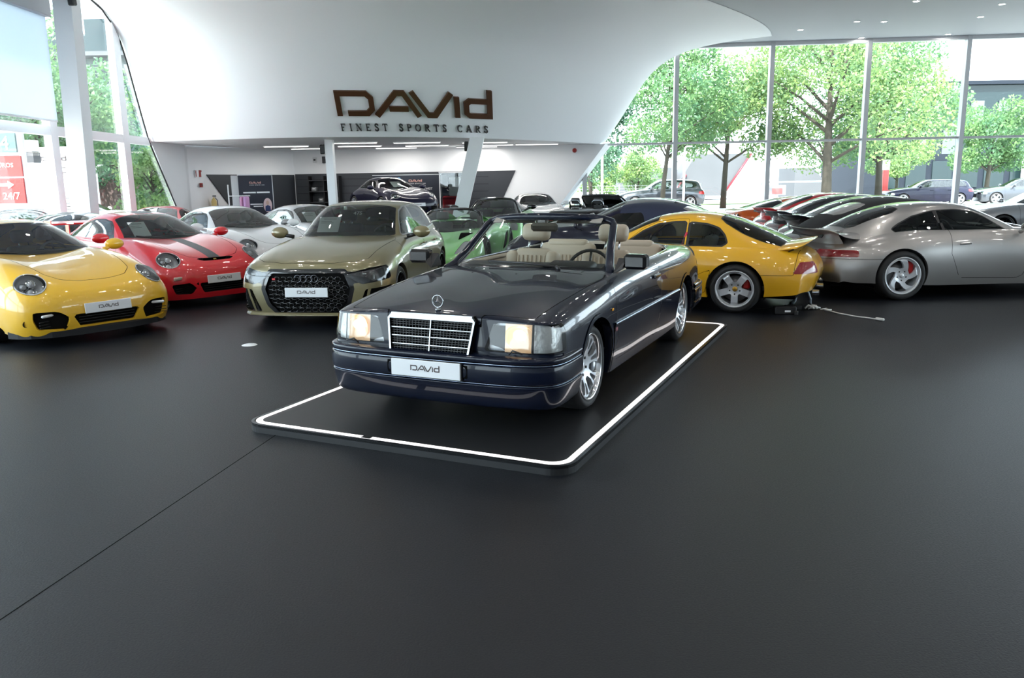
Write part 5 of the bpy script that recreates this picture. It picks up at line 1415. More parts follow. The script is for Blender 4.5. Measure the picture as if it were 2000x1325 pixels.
# ------------------------------------------------------------------ mid-engined wedge supercar (open or closed)
def car_wedge(root, P, open_top=True, roof=None, res=(5,6)):
    B=rows(
     [(.98,0,.11),(.97,.3,.11),(.93,.62,.11),(.85,.80,.12),(.72,.90,.12),(.58,.93,.13),(.44,.93,.14)],
     [(1.0,0,.24),(.99,.3,.24),(.95,.63,.25),(.86,.82,.26),(.72,.915,.27),(.56,.945,.24),(.44,.94,.18)],
     [(.96,0,.36),(.95,.3,.37),(.90,.63,.40),(.79,.82,.43),(.62,.92,.42),(.5,.955,.32),(.42,.945,.19)],
     [(.70,0,.46),(.70,.3,.48),(.66,.62,.56),(.56,.80,.60),(.40,.915,.54),(.34,.96,.38),(.33,.95,.2)],
     [(.30,0,.56),(.30,.3,.59),(.28,.61,.70),(.20,.79,.73),(.10,.92,.62),(.08,.965,.42),(.08,.95,.2)],
     [(-.15,0,.65),(-.15,.3,.68),(-.15,.60,.76),(-.17,.77,.775),(-.2,.91,.65),(-.2,.955,.43),(-.2,.94,.18)],
     [(-.60,0,.74),(-.60,.3,.76),(-.60,.60,.79),(-.60,.76,.79),(-.60,.885,.67),(-.60,.92,.43),(-.60,.91,.15)],
     [(-1.2,0,.80),(-1.2,.3,.80),(-1.2,.62,.81),(-1.2,.77,.805),(-1.2,.875,.68),(-1.2,.90,.42),(-1.2,.90,.15)],
     [(-1.7,0,.85),(-1.7,.3,.85),(-1.7,.62,.85),(-1.7,.78,.83),(-1.7,.91,.69),(-1.7,.935,.43),(-1.7,.91,.16)],
     [(-2.2,0,.90),(-2.2,.3,.90),(-2.2,.60,.89),(-2.2,.78,.86),(-2.2,.955,.70),(-2.2,.975,.45),(-2.2,.94,.19)],
     [(-2.65,0,.90),(-2.65,.3,.90),(-2.65,.58,.89),(-2.65,.77,.86),(-2.65,.96,.70),(-2.65,.98,.47),(-2.65,.95,.22)],
     [(-3.1,0,.86),(-3.1,.3,.86),(-3.1,.56,.855),(-3.08,.74,.83),(-3.05,.90,.68),(-3.05,.92,.48),(-3.05,.90,.26)],
     [(-3.42,0,.81),(-3.42,.3,.81),(-3.4,.55,.81),(-3.36,.71,.79),(-3.28,.84,.66),(-3.26,.86,.48),(-3.25,.85,.3)],
     [(-3.48,0,.62),(-3.48,.3,.62),(-3.46,.55,.62),(-3.41,.70,.61),(-3.34,.82,.55),(-3.31,.84,.46),(-3.3,.84,.32)],
     [(-3.40,0,.32),(-3.40,.3,.32),(-3.38,.54,.32),(-3.35,.68,.32),(-3.31,.78,.32),(-3.3,.81,.32),(-3.29,.82,.315)])
    S=Surf(B,res[0],res[1]); F=S.F; R=.335; wb=2.62; RA=R+.04
    arch=lambda A:np.minimum(np.hypot(A[:,0],A[:,2]-R)-RA,np.hypot(A[:,0]+wb,A[:,2]-R)-RA)
    _,F=S.split(F,lambda A:np.maximum(arch(A),.5-A[:,1]))
    _,F=S.split(F,poly_xy([(-.55,-.2),(-.60,.35),(-.80,.62),(-1.0,.69),(-1.75,.69),(-2.0,.6),(-2.05,-.2)],0,.6))
    hl,F=S.split(F,poly_xy([(.86,.50),(.50,.60),(.52,.80),(.72,.82)],.01,.3))
    dark,F=S.split(F,poly_yz([(.20,.15),(.80,.15),(.88,.28),(.45,.31)],.01,xmin=.5))
    sv,F=S.split(F,poly_xz([(-1.75,.30),(-2.12,.40),(-2.2,.66),(-1.95,.60)],.01,.6))
    gd=poly_xz([(-.50,.24),(-.46,.62),(-.55,1.0),(-1.72,1.0),(-1.78,.62),(-1.6,.24)],0,.55); st,F=S.band(F,gd,.004); door,F=S.split(F,gd)
    fl=S.flange(F,lambda A:(np.abs(arch(A))<.004)&(A[:,1]>.5),vec=(0,-.05,0))
    piece(S,F+fl,'body_shell',P,root); pieces_lr(S,door,'door',P,root); piece(S,st,'shut_lines',GAP,root); piece(S,dark+sv,'air_intakes',DARK,root,off=-.02)
    for sd in('L','R'):
        l=piece(S,hl,'headlamp',CLEAR,root,sd,.002); piece(S,hl,'lamp_back',pmat('lamp_bowl_grey',(.62,.64,.67)),l,sd,-.006)
    G=rows(
     [(-.52,0,.72),(-.53,.25,.725),(-.60,.46,.745),(-.75,.62,.77),(-.90,.69,.785),(-.98,.72,.79),(-1.05,.74,.79)],
     [(-.82,0,.90),(-.83,.25,.90),(-.88,.44,.895),(-.97,.57,.885),(-1.05,.64,.865),(-1.1,.69,.83),(-1.14,.742,.79)],
     [(-1.12,0,1.06),(-1.13,.24,1.058),(-1.17,.41,1.045),(-1.24,.52,1.02),(-1.27,.59,.97),(-1.28,.66,.89),(-1.29,.745,.795)],
     [(-1.36,0,1.145),(-1.37,.23,1.14),(-1.40,.39,1.125),(-1.43,.49,1.09),(-1.45,.57,1.02),(-1.45,.65,.92),(-1.45,.75,.80)],
     [(-1.70,0,1.165),(-1.70,.23,1.16),(-1.70,.38,1.145),(-1.70,.48,1.105),(-1.70,.565,1.03),(-1.70,.65,.93),(-1.70,.755,.82)],
     [(-2.1,0,1.12),(-2.1,.23,1.115),(-2.1,.38,1.10),(-2.1,.48,1.06),(-2.1,.565,1.0),(-2.1,.65,.93),(-2.1,.755,.84)],
     [(-2.6,0,1.02),(-2.6,.23,1.015),(-2.6,.38,1.0),(-2.6,.48,.97),(-2.6,.56,.93),(-2.6,.64,.89),(-2.6,.73,.84)],
     [(-3.15,0,.86),(-3.15,.23,.855),(-3.15,.38,.845),(-3.15,.48,.835),(-3.15,.56,.82),(-3.15,.63,.80),(-3.15,.7,.78)])
    Gs=Surf(G,res[0],res[1]); Fg=Gs.F; K=GLOSSBLACK
    ws=poly_uv([(.15,-1),(2.9,-1),(2.9,1.7),(2.8,2.75),(.45,2.9),(.15,2.2)],.05)
    gw,Fg=Gs.split(Fg,ws)
    sw=poly_xz([(-.95,.815),(-1.25,.99),(-1.45,1.06),(-1.72,1.07),(-1.90,.90),(-1.85,.835)],.004,.4); gs,Fg=Gs.split(Fg,lambda A:np.maximum(sw(A),3-A[:,7]))
    if open_top:
        fr,Fg=Gs.split(Fg,lambda A:A[:,6]-3.1); piece(Gs,fr,'windscreen_frame',K,root)
        hump,_=Gs.split(Fg,lambda A:5.1-A[:,6]); hump2,_=Gs.split(hump,lambda A:.25-A[:,1]); piece(Gs,hump2,'rear_hump',P,root,off=-.08)
    else:
        fr,Fg=Gs.split(Fg,lambda A:A[:,6]-5.2); piece(Gs,fr,'roof',roof or K,root); piece(Gs,Fg,'engine_cover',K,root)
        pieces_lr(Gs,gs,'side_window',DARKGLASS,root)
    piece(Gs,gw,'windscreen',CARGLASS,root)
    wp=[Vector(p) for p in((-.92,.70,.785),(-1.07,.645,.87),(-1.28,.585,.985),(-1.41,.52,1.075),(-1.41,.39,1.13),(-1.385,.22,1.148),(-1.375,0,1.152))]
    m=MB(); m.tube(wp+[Vector((p.x,-p.y,p.z)) for p in wp[-2::-1]],.026,8); m.build('screen_surround',K,root)
    tub(root,.8,-3.2,.65,.16)
    for s in(-1,1):
        wheel_well(root,0,R+.06,.45,.88,s); wheel_well(root,-wb,R+.06,.45,.9,s)
        wheel(root,0,.94,R,.26,.25,'five',s,GLOSSBLACK); wheel(root,-wb,.96,R,.26,.31,'five',s,GLOSSBLACK)
        mirror_shell(root,(-.82,1.02,.96),s,P if open_top else GLOSSBLACK,(.16,.25,.12),stalk=(-.80,.76,.85))
        seat(root,-1.62,s*.36,.20,INTBLACK,h=.55,w=.46)
    m=MB(); m.box((-.95,0,.68),(.4,1.3,.16),(0,.1,0),bev=.05); m.build('dashboard',INTBLACK,root)
    m=MB(); m.box((-1.4,0,.24),(1.5,1.5,.06)); m.box((-2.0,0,.55),(.1,1.4,.5)); m.build('cabin_trim',INTBLACK,root)
    steering(root,-1.18,.36,.76,INTBLACK)
    return root

# ------------------------------------------------------------------ long-bonnet roadster seen from behind
def car_roadster(root, P, soft=None, res=(5,6)):
    B=rows(
     [(.85,0,.15),(.845,.3,.15),(.80,.6,.15),(.72,.76,.15),(.62,.85,.15),(.52,.88,.16),(.42,.88,.17)],
     [(.90,0,.40),(.895,.3,.40),(.85,.61,.40),(.76,.79,.40),(.63,.88,.37),(.5,.91,.3),(.42,.905,.2)],
     [(.82,0,.62),(.815,.3,.62),(.77,.60,.62),(.66,.78,.60),(.5,.88,.52),(.42,.92,.38),(.38,.91,.2)],
     [(.40,0,.76),(.40,.3,.77),(.38,.59,.79),(.3,.77,.76),(.2,.90,.63),(.18,.93,.42),(.18,.92,.2)],
     [(-.2,0,.86),(-.2,.3,.865),(-.2,.6,.865),(-.2,.765,.83),(-.2,.89,.68),(-.2,.92,.43),(-.2,.89,.18)],
     [(-.9,0,.92),(-.9,.3,.92),(-.9,.62,.91),(-.9,.77,.87),(-.9,.88,.70),(-.9,.90,.43),(-.9,.87,.17)],
     [(-1.6,0,.93),(-1.6,.3,.93),(-1.6,.62,.92),(-1.6,.78,.89),(-1.6,.89,.72),(-1.6,.905,.43),(-1.6,.87,.17)],
     [(-2.2,0,.95),(-2.2,.3,.95),(-2.2,.61,.94),(-2.2,.78,.91),(-2.2,.92,.74),(-2.2,.94,.45),(-2.2,.90,.2)],
     [(-2.68,0,.95),(-2.68,.3,.95),(-2.68,.58,.94),(-2.68,.76,.90),(-2.68,.925,.74),(-2.68,.94,.48),(-2.68,.91,.24)],
     [(-3.1,0,.91),(-3.1,.3,.91),(-3.1,.54,.90),(-3.08,.70,.865),(-3.05,.86,.70),(-3.04,.88,.48),(-3.03,.86,.26)],
     [(-3.36,0,.85),(-3.36,.3,.85),(-3.33,.52,.84),(-3.28,.66,.80),(-3.2,.78,.66),(-3.17,.81,.47),(-3.16,.80,.28)],
     [(-3.46,0,.66),(-3.46,.3,.66),(-3.43,.51,.66),(-3.38,.63,.64),(-3.29,.73,.57),(-3.26,.76,.44),(-3.24,.76,.28)],
     [(-3.45,0,.40),(-3.45,.3,.40),(-3.42,.5,.40),(-3.37,.62,.40),(-3.3,.70,.38),(-3.27,.73,.34),(-3.26,.74,.28)],
     [(-3.36,0,.26),(-3.36,.3,.26),(-3.33,.5,.26),(-3.3,.6,.26),(-3.27,.67,.265),(-3.26,.70,.27),(-3.25,.73,.275)])
    S=Surf(B,res[0],res[1]); F=S.F; R=.335; wb=2.68; RA=R+.04
    arch=lambda A:np.minimum(np.hypot(A[:,0],A[:,2]-R)-RA,np.hypot(A[:,0]+wb,A[:,2]-R)-RA)
    _,F=S.split(F,lambda A:np.maximum(arch(A),.5-A[:,1]))
    _,F=S.split(F,poly_xy([(-.95,-.2),(-1.0,.4),(-1.15,.66),(-1.4,.71),(-2.1,.70),(-2.3,.60),(-2.34,-.2)],0,.7))
    tl,F=S.split(F,poly_yz([(.36,.64),(.90,.64),(.90,.74),(.36,.71)],.012,xmax=-3.0))
    gd=poly_xz([(-.85,.25),(-.78,.6),(-.8,1.0),(-2.0,1.0),(-2.05,.6),(-1.9,.25)],0,.5); st,F=S.band(F,gd,.004); door,F=S.split(F,gd)
    bt=poly_xy([(-2.62,-.3),(-2.62,.55),(-3.30,.48),(-3.40,-.3)],.03,.6); s2,F=S.band(F,bt,.004); boot,F=S.split(F,bt)
    fl=S.flange(F,lambda A:(np.abs(arch(A))<.004)&(A[:,1]>.5),vec=(0,-.05,0))
    piece(S,F+fl,'body_shell',P,root); pieces_lr(S,door,'door',P,root); piece(S,boot,'boot_lid',P,root); piece(S,st+s2,'shut_lines',GAP,root)
    for sd in('L','R'): piece(S,tl,'tail_lamp',REDLENS,root,sd,.003)
    pil=[Vector((-.92,.74,.86)),Vector((-1.15,.70,1.02)),Vector((-1.42,.64,1.18)),Vector((-1.52,.58,1.235)),Vector((-1.50,.3,1.26)),Vector((-1.49,0,1.265))]
    full=pil+[Vector((p.x,-p.y,p.z)) for p in pil[-2::-1]]
    m=MB(); m.tube(full,.03,8); m.build('windscreen_frame',GLOSSBLACK,root)
    W=rows([(-.85,0,.90),(-.88,.3,.90),(-.95,.55,.89),(-1.02,.70,.88)],[(-1.17,0,1.10),(-1.19,.29,1.09),(-1.24,.50,1.07),(-1.29,.64,1.05)],[(-1.49,0,1.26),(-1.50,.28,1.255),(-1.52,.46,1.24),(-1.53,.58,1.22)])
    Sw=Surf(W,6,5); piece(Sw,Sw.F,'windscreen',CARGLASS,root)
    for s in(-1,1):
        wheel_well(root,0,R+.06,.42,.84,s); wheel_well(root,-wb,R+.06,.42,.84,s)
        wheel(root,0,.90,R,.25,.25,'five',s,SILVER); wheel(root,-wb,.91,R,.25,.29,'five',s,SILVER)
        mirror_shell(root,(-1.05,1.0,.97),s,P,(.15,.24,.14),stalk=(-1.05,.78,.90)); seat(root,-2.0,s*.36,.30,INTBLACK,h=.58,w=.48)
        m=MB(); m.tube([(-2.28,s*.20,.90),(-2.33,s*.20,1.10),(-2.33,s*.26,1.14),(-2.33,s*.46,1.14),(-2.33,s*.52,1.10),(-2.28,s*.52,.90)],.022,8); m.build('roll_hoop',CHROME,root)
    m=MB(); m.box((-1.25,0,.82),(.4,1.35,.18),bev=.05); m.build('dashboard',INTBLACK,root)
    m=MB(); m.box((-1.7,0,.28),(1.4,1.5,.06)); m.box((-2.36,0,.62),(.08,1.4,.5)); m.build('cabin_trim',INTBLACK,root)
    m=MB(); m.tube([(-3.455,.055*math.cos(TAU*k/20),.78+.055*math.sin(TAU*k/20)) for k in range(20)],.006,5,closed=True)
    for k in range(3):
        a=math.radians(90+120*k); m.tube([(-3.455,0,.78),(-3.455,.055*math.cos(a),.78+.055*math.sin(a))],[.009,.002],5)
    m.build('boot_emblem',CHROME,root)
    tub(root,.75,-3.2,.62,.2)
    return root
# ------------------------------------------------------------------ the showroom shell
K=1.157                       # the hall's depth follows from a transom 3 m above the floor
HC=6.53                       # ceiling
XL=-10.65                     # left glass front
def FY(x): return 31.24-.10*(x-6.28)   # right glass front
WHITE=pmat('white_plaster',(.87,.88,.90),rough=.55,bump=(3,.05,.01))
CEIL=pmat('ceiling_grey',(.42,.44,.47),rough=.6)
STEEL=pmat('white_steel',(.78,.79,.81),rough=.35)
MULL=pmat('mullion_grey',(.66,.68,.70),rough=.35,metal=.2)
def floor_mat():
    m=bpy.data.materials.new('dark_floor'); m.use_nodes=True; ns,ls=nt(m); b=ns['Principled BSDF']
    tc=ns.new('ShaderNodeTexCoord')
    n1=ns.new('ShaderNodeTexNoise'); n1.inputs['Scale'].default_value=110; n1.inputs['Detail'].default_value=3
    n2=ns.new('ShaderNodeTexNoise'); n2.inputs['Scale'].default_value=.55; n2.inputs['Detail'].default_value=4
    n3=ns.new('ShaderNodeTexNoise'); n3.inputs['Scale'].default_value=6; n3.inputs['Detail'].default_value=5
    for n in(n1,n2,n3): ls.new(tc.outputs['Object'],n.inputs['Vector'])
    r1=ns.new('ShaderNodeMapRange'); r1.inputs['From Min'].default_value=.35; r1.inputs['From Max'].default_value=.70; r1.inputs['To Min'].default_value=.55; r1.inputs['To Max'].default_value=1.6; ls.new(n1.outputs['Fac'],r1.inputs['Value'])
    r2=ns.new('ShaderNodeMapRange'); r2.inputs['To Min'].default_value=.8; r2.inputs['To Max'].default_value=1.2; ls.new(n2.outputs['Fac'],r2.inputs['Value'])
    r3=ns.new('ShaderNodeMapRange'); r3.inputs['To Min'].default_value=.8; r3.inputs['To Max'].default_value=1.2; ls.new(n3.outputs['Fac'],r3.inputs['Value'])
    a=ns.new('ShaderNodeMath'); a.operation='MULTIPLY'; ls.new(r1.outputs['Result'],a.inputs[0]); ls.new(r2.outputs['Result'],a.inputs[1])
    c=ns.new('ShaderNodeMath'); c.operation='MULTIPLY'; ls.new(a.outputs[0],c.inputs[0]); ls.new(r3.outputs['Result'],c.inputs[1])
    v=ns.new('ShaderNodeVectorMath'); v.operation='SCALE'; v.inputs[0].default_value=(.0022,.0034,.0064); ls.new(c.outputs[0],v.inputs['Scale']); ls.new(v.outputs['Vector'],b.inputs['Base Color'])
    b.inputs['Roughness'].default_value=.36; b.inputs['Specular IOR Level'].default_value=.36
    rr=ns.new('ShaderNodeMapRange'); rr.inputs['From Min'].default_value=.3; rr.inputs['From Max'].default_value=.7; rr.inputs['To Min'].default_value=.40; rr.inputs['To Max'].default_value=.52; ls.new(n1.outputs['Fac'],rr.inputs['Value']); ls.new(rr.outputs['Result'],b.inputs['Roughness'])
    bp=ns.new('ShaderNodeBump'); bp.inputs['Strength'].default_value=.30; bp.inputs['Distance'].default_value=.003; ls.new(n1.outputs['Fac'],bp.inputs['Height']); ls.new(bp.outputs['Normal'],b.inputs['Normal'])
    return m
FLOORM=floor_mat()
m=MB(); m.add([(XL,-10,0),(26,-10,0),(26,FY(26),0),(XL,FY(XL)+1.5,0)],[(0,1,2,3)])
floor=tag(m.build('floor',FLOORM),kind='structure')
# joints between the floor sheets
for i,(a,b) in enumerate((((-2.30,1.5),(-1.2,7.6)),((9.2,5.2),(6.9,9.0)))):
    d=Vector((b[0]-a[0],b[1]-a[1],0)); n=Vector((-d.y,d.x,0)).normalized()*.0035
    m=MB(); A=Vector((*a,.0006)); B=Vector((*b,.0006)); m.add([A-n,B-n,B+n,A+n],[(0,1,2,3)]); m.build('floor_joint',GAP,floor)
# ceiling
m=MB(); m.add([(XL,-10,HC),(26,-10,HC),(26,FY(26),HC),(XL,FY(XL)+1.5,HC)],[(3,2,1,0)]); m.add([(XL-.5,-10.5,HC+.25),(26.5,-10.5,HC+.25),(26.5,FY(26)+.5,HC+.25),(XL-.5,FY(XL)+2,HC+.25)],[(0,1,2,3)])
tag(m.build('ceiling',CEIL),kind='structure')
# ------------------------------------------------------------------ curved overhanging wall with the sign
plan=[(-10.66,24.45),(-9.9,24.35),(-8.6,24.05),(-7.1,23.7),(-5.45,23.55),(-3.3,24.05),(-1.1,25.3),(1.15,27.7),(3.2,30.5),(3.6,31.6)]
plan=np.array(plan)
offs=[(3.0,0),(3.35,.26),(3.9,.66),(4.6,1.12),(5.3,1.62),(5.75,2.1),(6.1,2.75),(6.32,3.6),(6.45,4.7),(6.52,6.0)]
tg=np.gradient(plan,axis=0); tg/=np.linalg.norm(tg,axis=1,keepdims=True)
nr=np.stack([tg[:,1],-tg[:,0]],1); nr[0]=(0,-.62); nr[1]=(-.05,-.75); nr[2]=(-.1,-.9)      # towards the hall
def wall_c():
    C=[]
    for z,o in offs:
        row=[]
        for (p,n) in zip(plan,nr):
            q=p+n*o
            q[0]=max(q[0],XL+.02)
            row.append((q[0],min(q[1],FY(q[0])-.02) if q[0]>0 else q[1],z))
        C.append(row)
    return C
Sw=Surf(wall_c(),6,8,.6,mirror=False)
fix_norm(Sw,(-4,40,4))
wl=tag(piece(Sw,Sw.F,'wall_back_upper',WHITE,None,'L'),kind='structure')
# soffit (ceiling of the recess) and its walls
back=[(-10.6,26.9),(-8.45,32.2),(3.55,30.75)]
edge=[tuple(q) for q in Sw.arr()[:,:3].reshape(len(offs)*6-5,-1,3)[0]]
m=MB(); pts=[(x,y,3.0) for x,y,_ in edge]+[(3.55,31.3,3.0),(-8.45,33,3.0)]
n=len(edge)
m.v=[(x,y,3.0) for x,y,_ in edge]; m.v+=[(-10.6,26.9,3.0),(-8.45,32.3,3.0),(-4,32.0,3.0),(0,31.4,3.0),(3.4,31.0,3.0)]
m.f=[tuple(range(n))+(n+4,n+3,n+2,n+1,n)]; m.sm=[False]
tag(m.build('ceiling_recess',WHITE),kind='structure')
A0,B0,C0=Vector((-10.62,26.9,0)),Vector((-8.45,32.25,0)),Vector((3.45,30.9,0))
m=MB(); m.add([A0,B0,B0+Vector((0,0,3.0)),A0+Vector((0,0,3.0))],[(0,1,2,3)]); tag(m.build('wall_left_recess',WHITE),kind='structure')
m=MB(); m.box((XL+.05,0,0),(.02,.02,.02)); m.v=[];m.f=[];m.sm=[]
m.prism([(24.42,3.05),(26.62,0),(27.2,0),(27.2,3.05)],0,.06,lambda a,b,h:(XL+.03+h,a,b)); tag(m.build('wall_left_gusset',WHITE),kind='structure')
m=MB(); u=(C0-B0).normalized()
e1=C0-u*2.15; e2=C0+u*.15
m.add([B0,e1,e2+Vector((0,0,3.0)),B0+Vector((0,0,3.0))],[(0,1,2,3)]); tag(m.build('wall_back',WHITE),kind='structure')
# sloping end of the recess against the glass front
m=MB(); m.add([e1,e1+Vector((.35,1.2,0)),e2+Vector((.35,1.0,3.0)),e2+Vector((0,0,3.0))],[(0,1,2,3)]); tag(m.build('wall_right_recess',WHITE),kind='structure')
# dark lining on the recess walls with raked ends
DW=pmat('dark_lining',(.030,.034,.042),rough=.5,bump=(8,.05,.004))
def lining(name,O,D,s0b,s0t,s1b,s1t,zt):
    n=Vector((D.y,-D.x,0)).normalized()*.04
    m=MB(); f=[O+D*s0b,O+D*s1b,O+D*s1t+Vector((0,0,zt)),O+D*s0t+Vector((0,0,zt))]
    m.add([p+n for p in f]+f,[(0,1,2,3),(4,5,1,0),(5,6,2,1),(6,7,3,2),(7,4,0,3)]); return tag(m.build(name,DW),kind='structure')
dl=(B0-A0).normalized(); L1=(B0-A0).length
lining('trim_1',A0,dl,2.9,.95,L1-.05,L1-.05,2.07)
L2=(C0-B0).length
tr2=lining('trim_2',B0,u,.05,.05,7.75,8.75,2.09)
nb=Vector((u.y,-u.x,0)).normalized()
for k in range(7):
    z=.25+k*.27; m=MB(); a=B0+u*.1+nb*.042+Vector((0,0,z)); b=B0+u*7.7+nb*.042+Vector((0,0,z)); m.add([a,b,b+Vector((0,0,.008)),a+Vector((0,0,.008))],[(0,1,2,3)]); m.build('lining_groove',GAP,tr2)
# ------------------------------------------------------------------ glass fronts
PANE=glassmat('facade_glass',(.93,.96,.95))
w1=tag(empty('window_1',(0,0,0)),kind='structure')
def bar(name,a,b,w,d,mat,parent,up=None):
    a=Vector(a); b=Vector(b); t=(b-a); L=t.length; t.normalize()
    x=t.cross(Vector((0,1,0)) if abs(t.y)<.9 else Vector((1,0,0))).normalized(); y=t.cross(x)
    R=Matrix((x,y,t)).transposed()
    m=MB(); m.box((a+b)/2,(w,d,L),R); return m.build(name,mat,parent)
xs=[2.9,6.28,9.70,13.1,16.5,19.9,23.3,26.0]
for i,x in enumerate(xs):
    z0=0 if i else 0
    bar('mullion',(x,FY(x),0),(x,FY(x),HC if i else 3.9),.16,.22,MULL,w1)
for i in range(len(xs)-1):
    a,b=xs[i],xs[i+1]
    bar('transom',(a,FY(a),3.0),(b,FY(b),3.0),.08,.14,MULL,w1)
    for z0,z1 in((0,3.0),(3.0,HC)):
        m=MB(); m.add([(a,FY(a)+.03,z0),(b,FY(b)+.03,z0),(b,FY(b)+.03,z1),(a,FY(a)+.03,z1)],[(0,1,2,3)]); m.build('pane',PANE,w1)
m=MB(); m.add([(1.2,FY(1.2)+.03,0),(2.9,FY(2.9)+.03,0),(2.9,FY(2.9)+.03,3.0),(1.2,FY(1.2)+.03,3.0)],[(0,1,2,3)]); m.build('pane',PANE,w1)
bar('transom',(1.2,FY(1.2),3.0),(2.9,FY(2.9),3.0),.08,.14,MULL,w1)
bar('head_rail',(4.5,FY(4.5),HC-.06),(26,FY(26),HC-.06),.14,.2,STEEL,w1)
bar('sill_rail',(1.2,FY(1.2),.06),(26,FY(26),.06),.12,.2,MULL,w1)
# left glass front
w2=tag(empty('window_2',(0,0,0)),kind='structure')
ys=[-10,-4,2,8,13.6,19.3,22.9,27.0]
for i,y in enumerate(ys):
    wd=.36 if y==22.9 else .30
    bar('mullion',(XL,y,0),(XL,y,HC),.18,wd,STEEL,w2)
for i in range(len(ys)-1):
    a,b=ys[i],ys[i+1]
    bar('transom',(XL,a,3.0),(XL,b,3.0),.22,.16,STEEL,w2)
    for z0,z1 in((0,3.0),(3.0,HC)):
        m=MB(); m.add([(XL-.03,a,z0),(XL-.03,b,z0),(XL-.03,b,z1),(XL-.03,a,z1)],[(0,1,2,3)]); m.build('pane',PANE,w2)
bar('sill_rail',(XL,-10,.06),(XL,27,.06),.2,.12,STEEL,w2)
bar('head_rail',(XL,-10,HC-.1),(XL,20,HC-.1),.2,.2,STEEL,w2)
# solid wall behind the camera
m=MB(); m.box((7.7,-10.1,HC/2),(36.8,.2,HC)); tag(m.build('wall_front',pmat('rear_wall_grey',(.62,.64,.67),rough=.6)),kind='structure')
# right-hand glass front, outside the view
w3=tag(empty('window_3',(0,0,0)),kind='structure')
for y in range(-10,30,4):
    bar('mullion',(26,y,0),(26,y,HC),.2,.16,MULL,w3)
    if y<26:
        bar('transom',(26,y,3.0),(26,y+4,3.0),.14,.08,MULL,w3)
        m=MB(); m.add([(26.03,y,0),(26.03,y+4,0),(26.03,y+4,HC),(26.03,y,HC)],[(0,1,2,3)]); m.build('pane',PANE,w3)
# roller blind on the left front
def blindmat():
    m=bpy.data.materials.new('blind_cloth'); m.use_nodes=True; ns,ls=nt(m); b=ns['Principled BSDF']; b.inputs['Base Color'].default_value=(.78,.82,.86,1); b.inputs['Roughness'].default_value=.8
    tr=ns.new('ShaderNodeBsdfTranslucent'); tr.inputs['Color'].default_value=(.62,.68,.74,1); mx=ns.new('ShaderNodeMixShader'); mx.inputs['Fac'].default_value=.5
    ls.new(b.outputs['BSDF'],mx.inputs[1]); ls.new(tr.outputs['BSDF'],mx.inputs[2]); ls.new(mx.outputs['Shader'],ns['Material Output'].inputs['Surface']); return m
bl=tag(empty('roller_blind',(XL+.25,14,3.2)),'white roller blind drawn down over the upper left glass front','blind')
m=MB(); m.box((.02,-.10,1.15),(.012,10.5,2.3)); m.build('blind_cloth',blindmat(),bl)
m=MB(); m.box((.04,-.10,2.72),(.22,10.6,.9),bev=.02); m.build('blind_cassette',pmat('cassette_grey',(.42,.44,.47),rough=.5),bl)
m=MB(); m.box((.02,-.10,.0),(.03,10.5,.05),bev=.01); m.build('bottom_bar',STEEL,bl)
# leaning structural columns
def column(name,a,b,w,d,label):
    o=tag(empty(name,a),label,'column')
    A=Vector(a); B=Vector(b); mm=MB(); h=Vector((w/2,0,0)); g=Vector((0,d/2,0)); Z=Vector((0,0,0))
    r=B-A
    q=[Z-h-g,Z+h-g,Z+h+g,Z-h+g,r-h-g,r+h-g,r+h+g,r-h+g]
    c=.02
    mm.add(q,[(3,2,1,0),(4,5,6,7),(0,1,5,4),(1,2,6,5),(2,3,7,6),(3,0,4,7)]); mm.build('shaft',STEEL,o)
    mm=MB(); mm.box((0,0,.01),(w+.08,d+.08,.02)); mm.build('foot_plate',STEEL,o)
    return o
column('leaning_column',(-9.80,18.8,0),(-9.40,18.3,HC),.40,.40,'thick white leaning column in front of the left glass front')
column('leaning_column',(-5.39,25,0),(-5.43,25,3.0),.23,.30,'white nearly upright column under the sign wall left of the raised car')
column('leaning_column',(-1.72,25,0),(-.95,25,3.0),.43,.36,'white slanting column under the sign wall right of the raised car')
# small black speakers on the columns and a camera
for nm,p,l in(('wall_speaker',(-5.62,24.9,2.72),'small black speaker at the head of the upright white column'),('wall_speaker',(-1.28,24.9,2.74),'small black speaker at the head of the slanting white column'),('security_camera',(-9.15,18.0,5.6),'black camera box at the head of the thick leaning column')):
    o=tag(empty(nm,p),l,'speaker' if 'speaker' in nm else 'camera')
    m=MB(); m.box((0,0,0),(.13,.16,.28),(.15,0,0),bev=.02); m.build('housing',BLACK,o); m=MB(); m.tube([(0,.05,0),(.0,.22,.04)],.02,6); m.build('bracket',BLACK,o)
# ------------------------------------------------------------------ lettering on the curved wall
Aw=Sw.arr(); 
nU=(len(offs)-1)*6+1; nV=(len(plan)-1)*8+1
GW=Aw[:nU*nV].reshape(nU,nV,8)
# dark glazing joint where the curved wall meets the left glass
m=MB(); m.tube([(XL+.07,26.6,.1),(XL+.07,24.35,3.0)]+[(XL+.07,float(q[1])-.10,float(q[2])) for q in GW[4::6,0]],.025,6); m.build('glazing_joint',BLACK,w2)
def wall_grid(x,z):
    """bilinear lookup on the wall grid by x and z"""
    us=GW[:,:,2].mean(1); iu=int(np.clip(np.searchsorted(us,z)-1,0,nU-2)); fu=(z-us[iu])/(us[iu+1]-us[iu])
    row=GW[iu]*(1-fu)+GW[iu+1]*fu
    iv=int(np.clip(np.searchsorted(row[:,0],x)-1,0,nV-2)); fv=(x-row[iv,0])/(row[iv+1,0]-row[iv,0])
    q=row[iv]*(1-fv)+row[iv+1]*fv
    n=q[3:6]/np.linalg.norm(q[3:6]); return Vector(q[:3]),Vector(n)
# where the sign hangs, in metres along x and height
SIGN_X=(-4.76,-.50); SIGN_Z=3.58; SIGN_Z2=3.18
